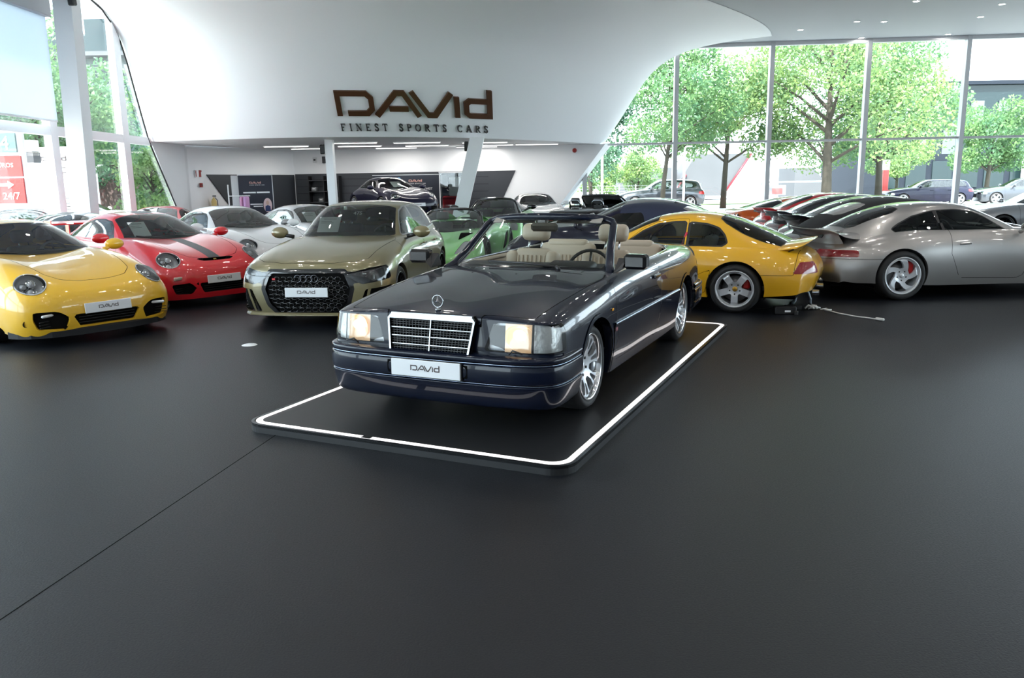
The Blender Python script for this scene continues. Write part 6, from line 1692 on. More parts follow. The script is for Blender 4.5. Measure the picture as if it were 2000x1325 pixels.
# ------------------------------------------------------------------ forecourt, trees and buildings outside
rnd=random.Random(7)
PAVE=pmat('pale_paving',(.42,.42,.41),rough=.85,var=(1.5,.12)); GRASS=pmat('grass',(.10,.16,.05),rough=.9,var=(2.0,.4))
m=MB(); m.add([(-220,-160,-.03),(220,-160,-.03),(220,260,-.03),(-220,260,-.03)],[(0,1,2,3)]); tag(m.build('ground_outside',PAVE),kind='structure')
m=MB(); m.box((40,56,-.01),(120,5,.04)); m.box((-35,24,-.01),(26,30,.04)); tag(m.build('lawn',GRASS),'strip of grass beyond the forecourt','grass',kind='stuff')
def leafmat(name,col):
    if name in MATS: return MATS[name]
    m=bpy.data.materials.new(name); m.use_nodes=True; ns,ls=nt(m); b=ns['Principled BSDF']; out=ns['Material Output']
    tc=ns.new('ShaderNodeTexCoord'); no=ns.new('ShaderNodeTexNoise'); no.inputs['Scale'].default_value=.9; no.inputs['Detail'].default_value=6
    ls.new(tc.outputs['Object'],no.inputs['Vector'])
    cr=ns.new('ShaderNodeValToRGB'); cr.color_ramp.elements[0].position=.3; cr.color_ramp.elements[1].position=.72
    cr.color_ramp.elements[0].color=(col[0]*.55,col[1]*.7,col[2]*.9,1); cr.color_ramp.elements[1].color=(col[0]*1.5,col[1]*1.25,col[2]*.9,1)
    ls.new(no.outputs['Fac'],cr.inputs['Fac']); ls.new(cr.outputs['Color'],b.inputs['Base Color']); b.inputs['Roughness'].default_value=.6
    tr=ns.new('ShaderNodeBsdfTranslucent'); ls.new(cr.outputs['Color'],tr.inputs['Color']); mx=ns.new('ShaderNodeMixShader'); mx.inputs['Fac'].default_value=.45
    ls.new(b.outputs['BSDF'],mx.inputs[1]); ls.new(tr.outputs['BSDF'],mx.inputs[2]); ls.new(mx.outputs['Shader'],out.inputs['Surface'])
    MATS[name]=m; return m
LEAF=leafmat('leaf_green',(.12,.24,.105)); LEAFB=leafmat('leaf_bluegreen',(.09,.20,.12)); LEAFY=leafmat('leaf_yellowgreen',(.185,.30,.12))
BARK=pmat('bark',(.045,.038,.028),rough=.9,bump=(12,.6,.02))
def tree(x,y,h,rad,clear,label,n=7000,leaf=None,size=.26,tr=.16,seed=0,group='street trees beyond the glass'):
    rg=np.random.default_rng(seed+11); o=tag(empty('tree',(x,y,0)),label,'tree',group)
    m=MB(); top=h*.75; kx,ky=rg.normal(0,.25,2)
    m.tube([(0,0,-.05),(kx*.2,ky*.2,clear*.6),(kx*.5,ky*.5,clear+.4),(kx,ky,top*.8),(kx*1.2,ky*1.2,top)],[tr*1.25,tr,tr*.85,tr*.45,tr*.15],9); m.build('trunk',BARK,o)
    blobs=[]
    b=MB()
    for i in range(16):
        a=TAU*i/16*2.4+rg.uniform(0,.8); rr=rad*rg.uniform(.35,.85); z=clear+ (h-clear)*rg.uniform(.12,.92); f=math.sqrt(max(.15,1-((z-clear)/(h-clear)*1.7-.75)**2))
        p=(kx+math.cos(a)*rr*f,ky+math.sin(a)*rr*f,z); blobs.append((p,rad*rg.uniform(.30,.46)))
        z0=max(clear*.9,z-rr*.7); b.tube([(kx*.5,ky*.5,min(z0,top*.9)),((p[0]+kx)*.5,(p[1]+ky)*.5,(z0+z)*.5+.15),p],[tr*.42,tr*.26,tr*.08],6)
    b.build('branches',BARK,o)
    P=[];per=int(n*1.7)//len(blobs)
    for (c,r) in blobs:
        d=rg.normal(size=(per,3)); d/=np.linalg.norm(d,axis=1,keepdims=True); q=np.array(c)+d*(r*rg.uniform(.35,1.08,(per,1))**.6)*np.array([1,1,.8]); P.append(q)
    P=np.concatenate(P); n=len(P)
    u=rg.normal(size=(n,3)); u/=np.linalg.norm(u,axis=1,keepdims=True); w=rg.normal(size=(n,3)); v=np.cross(u,w); v/=np.linalg.norm(v,axis=1,keepdims=True)
    s=size*.72*rg.uniform(.6,1.3,(n,1)); V=np.stack([P-u*s*.5,P+v*s*.28,P+u*s*.5,P-v*s*.28],1).reshape(-1,3)
    me=bpy.data.meshes.new('foliage'); me.from_pydata(V.tolist(),[],[(4*i,4*i+1,4*i+2,4*i+3) for i in range(n)]); me.update()
    f=link('foliage',me,leaf or LEAF,o); f['kind']='stuff'
    return o
tree(16.3,42,10.5,5.2,2.6,'large leafy tree with a stout trunk behind the middle panes of the right glass front',15000,LEAFY,.27,.24,1)
tree(8.2,44,8.7,3.3,2.9,'slim tree with a thin trunk behind the leftmost tall pane of the right glass front',8500,LEAF,.26,.12,2)
tree(12.3,47,8.0,3.8,2.8,'leafy tree between the slim one and the large one, behind the second tall pane',10000,LEAFY,.28,.15,3)
tree(20.8,46,9.2,4.2,2.7,'tree overlapping the right side of the large one, before the dark office block',10000,LEAF,.28,.18,4)
tree(4.6,46,7.4,2.8,1.6,'tree showing at the foot of the sign wall beside the slanted wall edge',6000,LEAFB,.26,.12,5)
tree(31.5,54,6.2,2.8,2.0,'tree in front of the glass office block at the right edge',7000,LEAF,.28,.14,6)
tree(26.5,56,5.2,2.4,1.5,'small tree before the dark office base',4500,LEAFY,.28,.10,7)
for i,(x,y,h) in enumerate(((6.5,58,3.2),(9.3,60,3.6))):
    tree(x,y,h,1.9,.5,('low round shrub tree behind the parked grey van','pale shrub tree between the slim trunk and the van')[i],3000,LEAFY,.28,.08,20+i)
tree(-16.2,28.5,8.2,3.4,2.4,'tree outside the left front between the leaning column and the wide post',8000,LEAF,.26,.16,8)
tree(-17.8,24.0,9.0,3.0,2.0,'dark tree outside the left front beside the roller blind',7000,LEAFB,.26,.14,9)
tree(-19.0,36.0,6.0,3.4,1.2,'dense tree behind the white estate car outside',7000,LEAFB,.28,.16,10)
tree(-13.8,31.4,3.0,1.6,.6,'low bush by the foot of the left wall curve',3000,LEAFY,.24,.08,12)
# ---- buildings
CONC=pmat('grey_concrete',(.075,.078,.085),rough=.85,var=(.6,.15)); SLATE=pmat('slate_cladding',(.014,.019,.028),rough=.7,spec=.2); PALEF=pmat('pale_facade',(.62,.64,.66),rough=.6); OGL=pmat('office_glass',(.012,.024,.026),rough=.12,spec=.4); PANELF=pmat('facade_panel_grey',(.11,.13,.135),rough=.6)
ob=tag(empty('office_building',(30,68,0)),'glass office block with pale panels behind the right-hand trees','building')
m=MB(); m.prism([(2.5,3.2),(2.5,5.0),(5.0,6.6),(7.5,8.9),(24,8.9),(24,3.2)],0,14,lambda a,b,h:(a,h,b)); m.build('upper_storeys',OGL,ob)
for i in range(9):
    for k in range(2):
        if i<2 and k>0: continue
        m=MB(); m.box((4.1+i*2.1,-.06,4.3+k*2.3),(1.05 if (i+k)%2 else .7,.1,1.9)); m.build('facade_panel',PANELF,ob)
m=MB(); m.box((13.5,-.1,8.95),(21.5,.6,.3)); m.build('roof_edge',SLATE,ob)
m=MB(); m.box((7.5,1,1.6),(18,12,3.2)); m.build('ground_storey',SLATE,ob)
for i in range(7):
    m=MB(); m.box((-.8+i*2.0,-5.05,1.7),(1.5,.1,2.0)); m.build('window',OGL,ob)
m=MB(); m.box((13.8,-5.6,1.9),(9.5,.3,2.9)); m.build('white_wall',PALEF,ob)
for i in range(24):
    m=MB(); m.box((9.3+i*.4,-5.78,1.9),(.05,.05,2.8)); m.build('wall_rib',PALEF,ob)
hb=tag(empty('hall_building',(12,66,0)),'grey hall with raked red-edged ramps beyond the second tall pane','building')
m=MB(); m.prism([(1.0,.3),(5.2,.3),(7.4,3.6),(3.0,3.6)],0,4,lambda a,b,h:(a,h,b)); m.build('raked_wall',CONC,hb)
m=MB(); m.prism([(-3.2,0),(1.4,0),(1.4,2.6),(-3.2,2.6)],.5,6,lambda a,b,h:(a,h,b)); m.build('low_wing',CONC,hb)
for (a,b) in(((5.2,.3),(7.4,3.6)),((1.2,.4),(2.2,2.0))):
    m=MB(); m.tube([(a[0],-.1,a[1]),(b[0],-.1,b[1])],.09,6); m.build('red_edge',pmat('red_metal',(.16,.01,.02),rough=.5),hb)
m=MB(); m.prism([(11,0),(14.5,0),(12.5,2.4),(11,2.4)],0,4,lambda a,b,h:(a,h,b)); m.build('gable',CONC,hb)
nb_=tag(empty('apartment_building',(-24,46.5,0)),'white apartment block with balconies seen through the upper left glass','building')
m=MB(); m.box((0,4,5),(9,8,10)); m.build('walls',PANELF,nb_)
for k in range(3):
    m=MB(); m.box((1.5,-.5,3.4+k*2.7),(5.6,1.2,.22)); m.build('balcony_slab',CONC,nb_)
    m=MB(); m.box((1.5,-1.05,3.9+k*2.7),(5.6,.05,.8)); m.build('balcony_rail',OGL,nb_)
    for i in range(3):
        m=MB(); m.box((-.2+i*1.7,-.02,4.5+k*2.7),(1.2,.08,1.7)); m.build('window',OGL,nb_)
sh=tag(empty('shop_building',(-17.5,38,0)),'low shop with dark fascia and white lettering beyond the left glass','building')
m=MB(); m.box((0,2,1.5),(8,4,3.0)); m.build('walls',pmat('brown_wall',(.09,.06,.055),rough=.8),sh)
m=MB(); m.box((2.6,-.15,2.35),(3.4,.2,.9)); m.build('fascia',SLATE,sh)
me=text_mesh('G FU',.62,ext=.01); o=link('fascia_lettering',me,PAPER,sh); o.location=(1.4,-.27,2.1); o.rotation_euler=(math.pi/2,0,0)
for i in range(3):
    m=MB(); m.box((1.5+i*1.1,-.02,1.35),(.9,.06,.9)); m.build('window',OGL,sh)
# ---- street furniture
def post_thing(name,loc,label,cat,h,r,mat):
    o=tag(empty(name,loc),label,cat); m=MB(); m.tube([(0,0,0),(0,0,h)],r,8); m.build('post',mat,o); m=MB(); m.lathe([(r*1.8,0),(r*1.6,.04),(r,.08)],10,'z'); m.build('foot',mat,o); return o
o=post_thing('gate_barrier',(14.2,46,0),'grey height barrier frame outside behind the red winged coupe','barrier',2.3*.62,.06,MULL)
m=MB(); m.box((1.8,0,1.42),(3.7,.10,.10)); m.build('beam',MULL,o); m=MB(); m.tube([(3.6,0,0),(3.6,0,1.42)],.06,8); m.build('post',MULL,o)
o=post_thing('information_board',(14.4,44,0),'small dark information board outside above the orange sports car','sign',.7,.04,MULL); m=MB(); m.box((0,-.03,1.0),(.95,.05,.55),bev=.01); m.build('board',pmat('board_grey',(.2,.2,.22),rough=.5),o); m=MB(); m.box((0,-.06,.95),(.55,.01,.3)); m.build('board_print',pmat('board_red',(.5,.1,.1),rough=.5),o)
o=post_thing('red_totem',(22.5,49,0),'narrow red advertising totem with a white head outside','sign',.3,.08,MULL); m=MB(); m.box((0,0,1.4),(.32,.18,2.3),bev=.02); m.build('panel',pmat('totem_red',(.65,.08,.07),rough=.4),o); m=MB(); m.box((-.05,-.1,2.3),(.42,.06,.6)); m.build('head_panel',PAPER,o)
for x,y,h,l in((8.2,38.5,2.9,'short thin grey lamp post just outside the first tall pane'),(4.3,38,3.1,'thin lamp post outside the narrow pane by the sign wall'),(-16.6,33,2.3,'white lamp post outside the left front between the column and the wide post')):
    o=post_thing('lamp_post',(x,y,0),l,'lamp post',h,.055,MULL if x>0 else STEEL); m=MB(); m.tube([(0,0,h),(.03,0,h+.2),(.12,0,h+.26)],[.05,.04,.04],6); m.build('arm',MULL if x>0 else STEEL,o); m=MB(); m.box((.22,0,h+.26),(.26,.12,.06),bev=.02); m.build('lamp_head',STEEL,o)
o=post_thing('traffic_bollard',(9.1,47,0),'orange traffic bollard outside below the slim tree','bollard',.55,.16,pmat('bollard_orange',(.85,.28,.08),rough=.5)); m=MB(); m.sphere((0,0,.6),.2,10,6); m.build('cap',MATS['bollard_orange'],o)
fe=tag(empty('mesh_fence',(5.2,50,0)),'grey mesh fence outside behind the black roadster','fence')
for i in range(9):
    m=MB(); m.box((-1.5+i*1.0,0,.7),(.06,.06,1.4)); m.build('fence_post',MULL,fe)
for k in range(8):
    m=MB(); m.box((2.5,0,.12+k*.17),(8.0,.02,.02)); m.build('fence_wire',MULL,fe)
# signs outside on the left
SR=pmat('sign_red',(.30,.018,.015),rough=.5)
sg=tag(empty('sign_board',(-13.15,22.0,0)),'red and white direction board reading BÜROS outside the left front','sign')
m=MB(); m.box((-.85,.1,1.65),(2.1,.12,3.3)); m.build('back_panel',pmat('sign_grey',(.55,.58,.62),rough=.5),sg)
m=MB(); m.box((-.95,.02,2.90),(2.0,.08,.50)); m.build('number_panel',pmat('sign_green',(.05,.10,.09),rough=.3,coat=.5),sg)
m=MB(); m.box((-.92,.02,2.29),(2.1,.08,.54)); m.build('red_panel',SR,sg)
m=MB(); m.box((-.92,.02,1.64),(2.1,.08,.66)); m.build('red_panel',SR,sg)
for t,x,z,s_ in(('4',-.36,2.72,.50),('BÜROS',-.58,2.26,.16),('24/7',-.46,1.42,.26)):
    o=link('lettering',text_mesh(t,s_,ext=.004),PAPER,sg); o.location=(x,-.03,z); o.rotation_euler=(math.pi/2,0,0)
m=MB(); m.prism([(-.5,1.76),(-.28,1.76),(-.28,1.70),(-.12,1.80),(-.28,1.90),(-.28,1.84),(-.5,1.84)],0,.01,lambda a,b,h:(a,-.03-h,b)); m.build('arrow',PAPER,sg)
tt=tag(empty('logo_totem',(-13.35,24.6,0)),'white logo totem outside the left front beside the leaning column','sign')
m=MB(); m.box((-.35,.1,1.45),(1.45,.18,2.9),bev=.01); m.build('panel',pmat('totem_white',(.80,.82,.84),rough=.4),tt)
m=MB(); logo(m,lambda a,b,h:(-.62+a*.125,-.0-h*.02,2.5+b*.125),.5); m.build('totem_logo',LOGOM,tt)
for z in(2.3,2.15,1.4,1.25,1.15,1.08):
    m=MB(); m.box((-.1,.0,z),(.4,.012,.02)); m.build('totem_line',LOGOM,tt)
wp=tag(empty('gate_pillar',(-13.45,23.2,0)),'white square pillar outside between the red board and the totem','pillar'); m=MB(); m.box((0,0,1.2),(.40,.40,2.4),bev=.02); m.build('shaft',STEEL,wp); m=MB(); m.box((0,0,2.55),(.36,.36,.3)); m.build('neck',CONC,wp); m=MB(); m.box((-.03,0,2.86),(.40,.40,.32),bev=.02); m.build('cap',STEEL,wp)
# ------------------------------------------------------------------ sign, ceiling lights and fittings of the hall
sgn=tag(empty('wall_sign',(0,0,0)),'brown metal DAVID lettering with FINEST SPORTS CARS below on the curved white wall','sign')
def sign_tf(x0,z0,k,vs=.90):
    def tf(a,b,h):
        p,n=wall_grid(x0+a*k,z0+b*k*vs); return p+n*(.02+h*.06)
    return tf
SIGNB=pmat('sign_bronze',(.115,.052,.026),rough=.35,metal=.35)
SX0,SX1=SIGN_X
m=MB(); kk=(SX1-SX0)/6.12; logo(m,sign_tf(SX0,SIGN_Z,kk),1.0,each=lambda c,q:q.build('logo_letter',SIGNB,sgn))
m=MB(); total=serif(MB(),'FINEST SPORTS CARS',lambda a,b,h:(a,b,h),1,.62,1.1); k2=(SX1-SX0)*.955/total; serif(m,'FINEST SPORTS CARS',sign_tf(SX0+.03,SIGN_Z2,k2,1.0),.5,.62,1.1,each=lambda c,q:q.build('strapline_letter',pmat('sign_dark',(.05,.045,.045),rough=.45),sgn))
# downlights
EM=pmat('downlight_glow',(1,1,1),emit=(1,.97,.92),estr=26.0)
mr=MB(); mr.lathe([(.080,.0),(.085,-.012),(.105,-.012),(.11,.0)],18,'z'); ring_me=mr.mesh('trim_ring')
md=MB(); md.lathe([(.001,-.004),(.080,-.004)],14,'z'); md.f=[f[::-1] for f in md.f]; disc_me=md.mesh('lamp_disc')
spots=[(3.14, 25.79), (4.15, 27.34), (5.54, 26.21), (6.99, 27.85), (6.7, 29.43), (11.2, 27.16), (12.1, 27.23), (9.86, 28.46), (9.54, 31.51), (12.69, 30.28), (15.54, 29.82), (14.9, 26.72), (14.44, 24.83), (11.64, 24.22), (0.39, 23.93)]
for ix in range(-3,7):
    for iy in range(-3,6):
        x=ix*2.7+(.6 if iy%2 else 0); y=1.5+iy*2.6
        if y>14.5 and x<3: continue
        spots.append((x,y)); 
        if (ix+iy)%3==0: spots.append((x+.45,y+.3))
for i,(x,y) in enumerate(spots):
    if any((x-u)**2+(y-v)**2<.25 for u,v in spots[:i]): continue
    o=empty('downlight',(x,y,HC)); tag(o,'small round recessed downlight in the pale ceiling','downlight','recessed ceiling downlights')
    link('trim_ring',ring_me,STEEL,o); link('lamp_disc',disc_me,EM,o)
# light strips in the recess ceiling
LS=pmat('strip_glow',(1,1,1),emit=(1,.98,.94),estr=.45)
me1=MB(); me1.box((0,0,-.02),(1.5,.05,.03)); strip_me=me1.mesh('diffuser'); me2=MB(); me2.box((0,0,0),(1.56,.07,.03)); house_me=me2.mesh('housing')
for x,y in((-7.6,28.2),(-7.2,30.2),(-5.0,26.6),(-5.2,28.8),(-3.0,27.0),(-2.9,29.2),(-.8,27.6),(-.6,29.6),(1.0,29.5),(-4.2,30.8),(-1.2,30.9)):
    o=tag(empty('light_strip',(x,y,2.985)),'slim white light strip on the ceiling of the recess','light strip','light strips in the recess ceiling'); link('housing',house_me,STEEL,o); link('diffuser',strip_me,LS,o)
    al=bpy.data.lights.new('strip_light','AREA'); al.shape='RECTANGLE'; al.size=1.6; al.size_y=.06; al.energy=4.0; al.color=(1,.96,.9); ao=link('strip_light',al,None,o); ao.location=(0,0,-.06)
# recess furniture: a frame along the back wall (bx = metres from its left corner)
def onback(s,z,off=.06): return B0+u*s+nb*off+Vector((0,0,z))
yb=math.atan2(u.y,u.x)
def banner(name,P,yaw,w,h,label):
    o=tag(empty(name,P,yaw),label,'banner'); m=MB(); m.box((0,0,h/2),(w,.05,h)); m.build('panel',pmat('banner_navy',(.012,.017,.032),rough=.45),o); return o
PINK=pmat('banner_pink_print',(.75,.42,.36),rough=.5)
# left banner stand with side board
o=banner('banner_stand',(-8.55,27.55,0),math.radians(14),1.08,2.02,'navy banner stand with pink logo and a round portrait by the left recess wall')
m=MB(); m.box((-.66,.06,1.01),(.22,.05,2.02)); m.build('side_board',PALEF,o)
m=MB(); m.box((.0,.0,2.03),(1.12,.07,.03)); m.box((.555,0,1.0),(.02,.06,2.0)); m.build('frame',MULL,o)
m=MB(); logo(m,lambda a,b,h:(-.19+a*.062,-.026-h*.004,1.74+b*.062),.5); m.build('banner_logo',PINK,o)
m=MB(); serif(m,'FINEST SPORTS CARS',lambda a,b,h:(-.19+a*.0285,-.026-h*.004,1.68+b*.03),.5); m.build('banner_strapline',PAPER,o)
m=MB(); m.box((-.20,-.028,1.45),(.40,.004,.05)); m.build('banner_heading',PAPER,o); m=MB(); m.box((.24,-.028,1.45),(.42,.004,.05)); m.build('banner_heading',PAPER,o)
m=MB(); m.box((.0,-.028,1.06),(.40,.004,.035)); m.box((.05,-.028,.99),(.30,.004,.03)); m.build('banner_text_lines',PAPER,o)
m=MB(); m.prism(arc(.36,1.02,.14,.24,0,360,24)[:-1],0,.006,lambda a,b,h:(a,-.027-h,b)); m.build('portrait_disc',pmat('portrait_pink',(.72,.55,.56),rough=.6),o)
m=MB(); m.prism(arc(.36,1.10,.05,.075,0,360,14)[:-1],0,.008,lambda a,b,h:(a,-.03-h,b)); m.build('portrait_head',pmat('portrait_skin',(.62,.40,.33),rough=.6),o)
m=MB(); m.prism([(.27,.82),(.45,.82),(.44,.98),(.36,1.03),(.28,.98)],0,.008,lambda a,b,h:(a,-.03-h,b)); m.build('portrait_suit',pmat('portrait_navy',(.03,.05,.15),rough=.6),o)
# large banner behind the raised car
c=onback(4.55,0,.10); o=banner('wall_banner',c,yb,2.7,1.98,'navy wall banner reading WELTWEIT with pink logo and gold map behind the raised car')
m=MB(); m.box((0,0,1.99),(2.74,.06,.02)); m.build('frame',MULL,o)
m=MB(); logo(m,lambda a,b,h:(.06+a*.085,-.026-h*.004,1.72+b*.085),.5); m.build('banner_logo',PINK,o)
m=MB(); serif(m,'FINEST SPORTS CARS',lambda a,b,h:(.06+a*.0385,-.026-h*.004,1.64+b*.042),.5); m.build('banner_strapline',PAPER,o)
t=link('banner_heading',text_mesh('DEN: WELTWEIT',.115,'RIGHT',.002),PAPER,o); t.location=(.98,-.029,1.42); t.rotation_euler=(math.pi/2,0,0)
m=MB(); m.prism([(.52,.42),(.60,.62),(.56,.80),(.68,.90),(.66,1.08),(.72,1.00),(.80,.92),(.94,.90),(1.00,.98),(1.02,.88),(1.14,.82),(1.20,.86),(1.18,.76),(1.08,.68),(.98,.66),(.94,.56),(.88,.68),(.80,.58),(.74,.44),(.66,.36),(.60,.30)],0,.006,lambda a,b,h:(a,-.027-h,b)); m.build('gold_map',pmat('map_gold',(.62,.40,.10),rough=.5),o)
# tall glass case with a red garment
c=onback(6.35,0,.32); o=tag(empty('display_case',c,yb),'tall glass display case holding something red and white beside the slanting column','display case')
for x in(-.45,.45):
    m=MB(); m.box((x,-.20,1.02),(.035,.035,2.04)); m.build('frame_post',STEEL,o)
    m=MB(); m.box((x,.20,1.02),(.035,.035,2.04)); m.build('frame_post',STEEL,o)
m=MB(); m.box((0,0,.04),(.95,.46,.08)); m.build('base',STEEL,o); m=MB(); m.box((0,0,2.05),(.95,.46,.04)); m.build('top',STEEL,o)
m=MB(); m.add([(-.44,-.21,.08),(.44,-.21,.08),(.44,-.21,2.03),(-.44,-.21,2.03)],[(0,1,2,3)]); m.build('glass_door',CARGLASS,o)
m=MB(); m.box((.0,.19,1.05),(.92,.02,1.95)); m.build('back_panel',SLATE,o)
m=MB(); m.box((0,-.05,1.10),(.86,.34,.02)); m.build('shelf',CARGLASS,o)
o2=tag(empty('red_pinafore',c+nb*.02+Vector((0,0,.10)),yb),'red and white clothing hanging inside the glass case','clothing')
m=MB(); m.soft((-.02,0,.55),(.74,.22,1.06),None,.08); m.build('red_cloth',pmat('cloth_red',(.55,.015,.03),rough=.7,var=(6,.3)),o2)
m=MB(); m.soft((.10,-.02,1.42),(.46,.20,.72),None,.08); m.build('pale_cloth',pmat('cloth_pale',(.60,.58,.62),rough=.8,var=(6,.12)),o2)
m=MB(); m.soft((-.30,-.02,1.60),(.26,.18,.5),None,.07); m.build('grey_cloth',pmat('cloth_grey',(.12,.13,.14),rough=.8),o2)
# stand under the raised car
o=tag(empty('car_stand',(-3.0,27.0,0),math.radians(-58)),'black display stand carrying the midnight blue coupe','stand')
m=MB(); m.box((-1.85,0,.57),(4.3,1.7,.06),bev=.01); m.build('deck',GLOSSBLACK,o)
for x in(.0,-3.6):
    for y in(-.6,.6):
        m=MB(); m.box((x,y,.27),(.14,.14,.54)); m.build('leg',BLACK,o)
o.location=(-3.5,27.4,0)
# shelves with small goods in the left part of the recess
c=onback(1.3,0,.22); o=tag(empty('shelf_unit',c,yb),'black open shelf unit with small goods at the back of the recess','shelf')
for x in(-.6,0,.6):
    m=MB(); m.box((x,0,1.0),(.03,.36,2.0)); m.build('upright',BLACK,o)
for k in range(5):
    m=MB(); m.box((0,0,.15+k*.42),(1.2,.36,.025)); m.build('shelf',pmat('shelf_dark',(.03,.03,.034),rough=.4),o)
SM=pmat('goods_grey',(.16,.17,.18),rough=.5)
for k in range(4):
    for i,x in enumerate((-.42,-.15,.22,.45)):
        if (i+k)%2: 
            p=c+u*x+Vector((0,0,.163+k*.42)); q=tag(empty('folded_shirt',p,yb),'small grey folded goods on the black shelf unit','goods','goods on the black shelf unit'); m=MB(); m.box((0,0,.08),(.20,.26,.16),bev=.03); m.build('cloth',SM,q)
            m=MB(); m.box((0,-.132,.10),(.10,.004,.04)); m.build('tag',PALEF,q)
# coat rail, scarf, caps
o=tag(empty('coat_rail',(-9.05,26.75,0)),'white coat rail with pink garments by the left recess wall','rail')
m=MB(); m.tube([(-.15,0,0),(-.15,0,1.72)],.022,8); m.build('upright',STEEL,o); m=MB(); m.tube([(-.15,0,1.35),(.55,0,1.35)],.018,8); m.build('rail',STEEL,o); m=MB(); m.box((-.05,0,.02),(.6,.4,.03)); m.box((0,0,.92),(.7,.03,.03)); m.build('foot',STEEL,o)
for i,(x,cl) in enumerate(((.30,(.62,.30,.48)),(.42,(.55,.30,.55)))):
    q=tag(empty('hanging_garment',(-9.05+x,26.75,.72)),('pink garment on the white coat rail','violet garment at the end of the coat rail')[i],'clothing'); m=MB(); m.soft((0,0,.28),(.10,.40,.66),None,.05); m.build('cloth',pmat('garment%d'%i,cl,rough=.8),q); m=MB(); m.tube([(0,0,.58),(0,.02,.66)],.008,5); m.build('hook',CHROME,q)
c=onback(3.0,.95,.14); o=tag(empty('chequered_scarf',c,yb),'red and white chequered scarf hanging in the recess','scarf')
ck=bpy.data.materials.new('scarf_check'); ck.use_nodes=True; ns,ls=nt(ck); tc=ns.new('ShaderNodeTexCoord'); cx=ns.new('ShaderNodeTexChecker'); cx.inputs['Scale'].default_value=9; cx.inputs['Color1'].default_value=(.72,.66,.66,1); cx.inputs['Color2'].default_value=(.55,.08,.12,1); ls.new(tc.outputs['Object'],cx.inputs['Vector']); ls.new(cx.outputs['Color'],ns['Principled BSDF'].inputs['Base Color'])
m=MB(); m.soft((0,0,.32),(.34,.06,.72),None,.03); m.build('cloth',ck,o); m=MB(); m.soft((.04,0,-.12),(.26,.07,.3),None,.03); m.build('red_cloth',MATS['cloth_red'],o); m=MB(); m.tube([(0,0,.66),(0,.06,.74)],.01,5); m.build('hook',CHROME,o)
for s,cl,l in((3.72,(.70,.45,.02),'yellow round hat on the dark recess wall'),(3.98,(.03,.03,.03),'black round hat on the dark recess wall'),(4.22,(.10,.30,.55),'blue round hat on the dark recess wall')):
    o=tag(empty('hanging_hat',onback(s,1.80,.05),yb),l,'hat'); m=MB(); m.sphere((0,-.05,0),.10,14,8,sc=(1,.6,1.15)); m.build('crown',pmat('cap_'+l.split()[0],cl,rough=.5),o); m=MB(); m.sphere((0,-.115,.0),.012,8,5); m.build('button',BLACK,o)
# fire point on the white wall at the left of the recess
def onleft(s,z,off=.05): return A0+dl*s+Vector((dl.y,-dl.x,0))*off+Vector((0,0,z))
yl=math.atan2(dl.y,dl.x)
o=tag(empty('fire_sign',onleft(.55,2.10),yl),'red and white fire safety sign on the white recess wall','sign'); m=MB(); m.box((0,0,0),(.30,.02,.24)); m.build('plate',PAPER,o); m=MB(); m.box((.06,-.012,.0),(.10,.006,.22)); m.box((-.12,-.012,0),(.03,.006,.2)); m.box((.10,-.012,.08),(.08,.006,.05)); m.build('red_symbol',SR,o)
o=tag(empty('fire_alarm_button',onleft(.62,1.72),yl),'small red alarm button below the fire sign','alarm'); m=MB(); m.box((0,-.02,0),(.11,.05,.14),bev=.01); m.build('box',SR,o); m=MB(); m.lathe([(.001,.006),(.03,0)],10,'y',c=(0,-.05,0)); m.build('button',BLACK,o)
o=tag(empty('fire_extinguisher',onleft(1.05,.75,.16),yl),'yellowish extinguisher on the white wall left of the recess','extinguisher'); m=MB(); m.lathe([(.001,0),(.085,.01),(.09,.05),(.09,.42),(.06,.50),(.025,.53),(.025,.56)],16,'z'); m.build('cylinder',pmat('ext_yellow',(.70,.52,.18),rough=.3,coat=.6),o); m=MB(); m.box((0,-.03,.60),(.05,.14,.04),bev=.01); m.tube([(0,-.05,.56),(.08,-.08,.45),(.10,-.07,.2)],.012,6); m.build('valve_hose',BLACK,o)
o=tag(empty('alarm_beacon',Vector((2.45,30.85,2.78))),'small red alarm beacon on the white wall by the slanted edge','alarm'); m=MB(); m.sphere((0,-.05,0),.085,12,8); m.build('dome',SR,o); m=MB(); m.box((0,.02,0),(.16,.06,.16),bev=.01); m.build('base',STEEL,o)
for s,l in((.9,'white detector box high on the recess back wall'),(1.35,'pale speaker grille high on the recess back wall')):
    o=tag(empty('wall_detector',onback(s,2.62,.05),yb),l,'detector'); m=MB(); m.box((0,-.03,0),(.16 if s<1 else .3,.06,.2 if s<1 else .26),bev=.012); m.build('case',PALEF if s<1 else CONC,o); m=MB(); m.box((0,-.065,0),(.08,.01,.06)); m.build('lens',BLACK,o)
# floor socket lid
o=tag(empty('floor_socket',(-2.81,8.44,0)),'round white floor socket lid between yellow coupe and navy convertible','floor socket'); m=MB(); m.lathe([(.001,.006),(.070,.006),(.082,.0)],24,'z'); m.build('lid',pmat('socket_white',(.75,.76,.77),rough=.4),o); m=MB(); m.box((.0,.03,.0065),(.05,.012,.003)); m.build('latch',MULL,o)
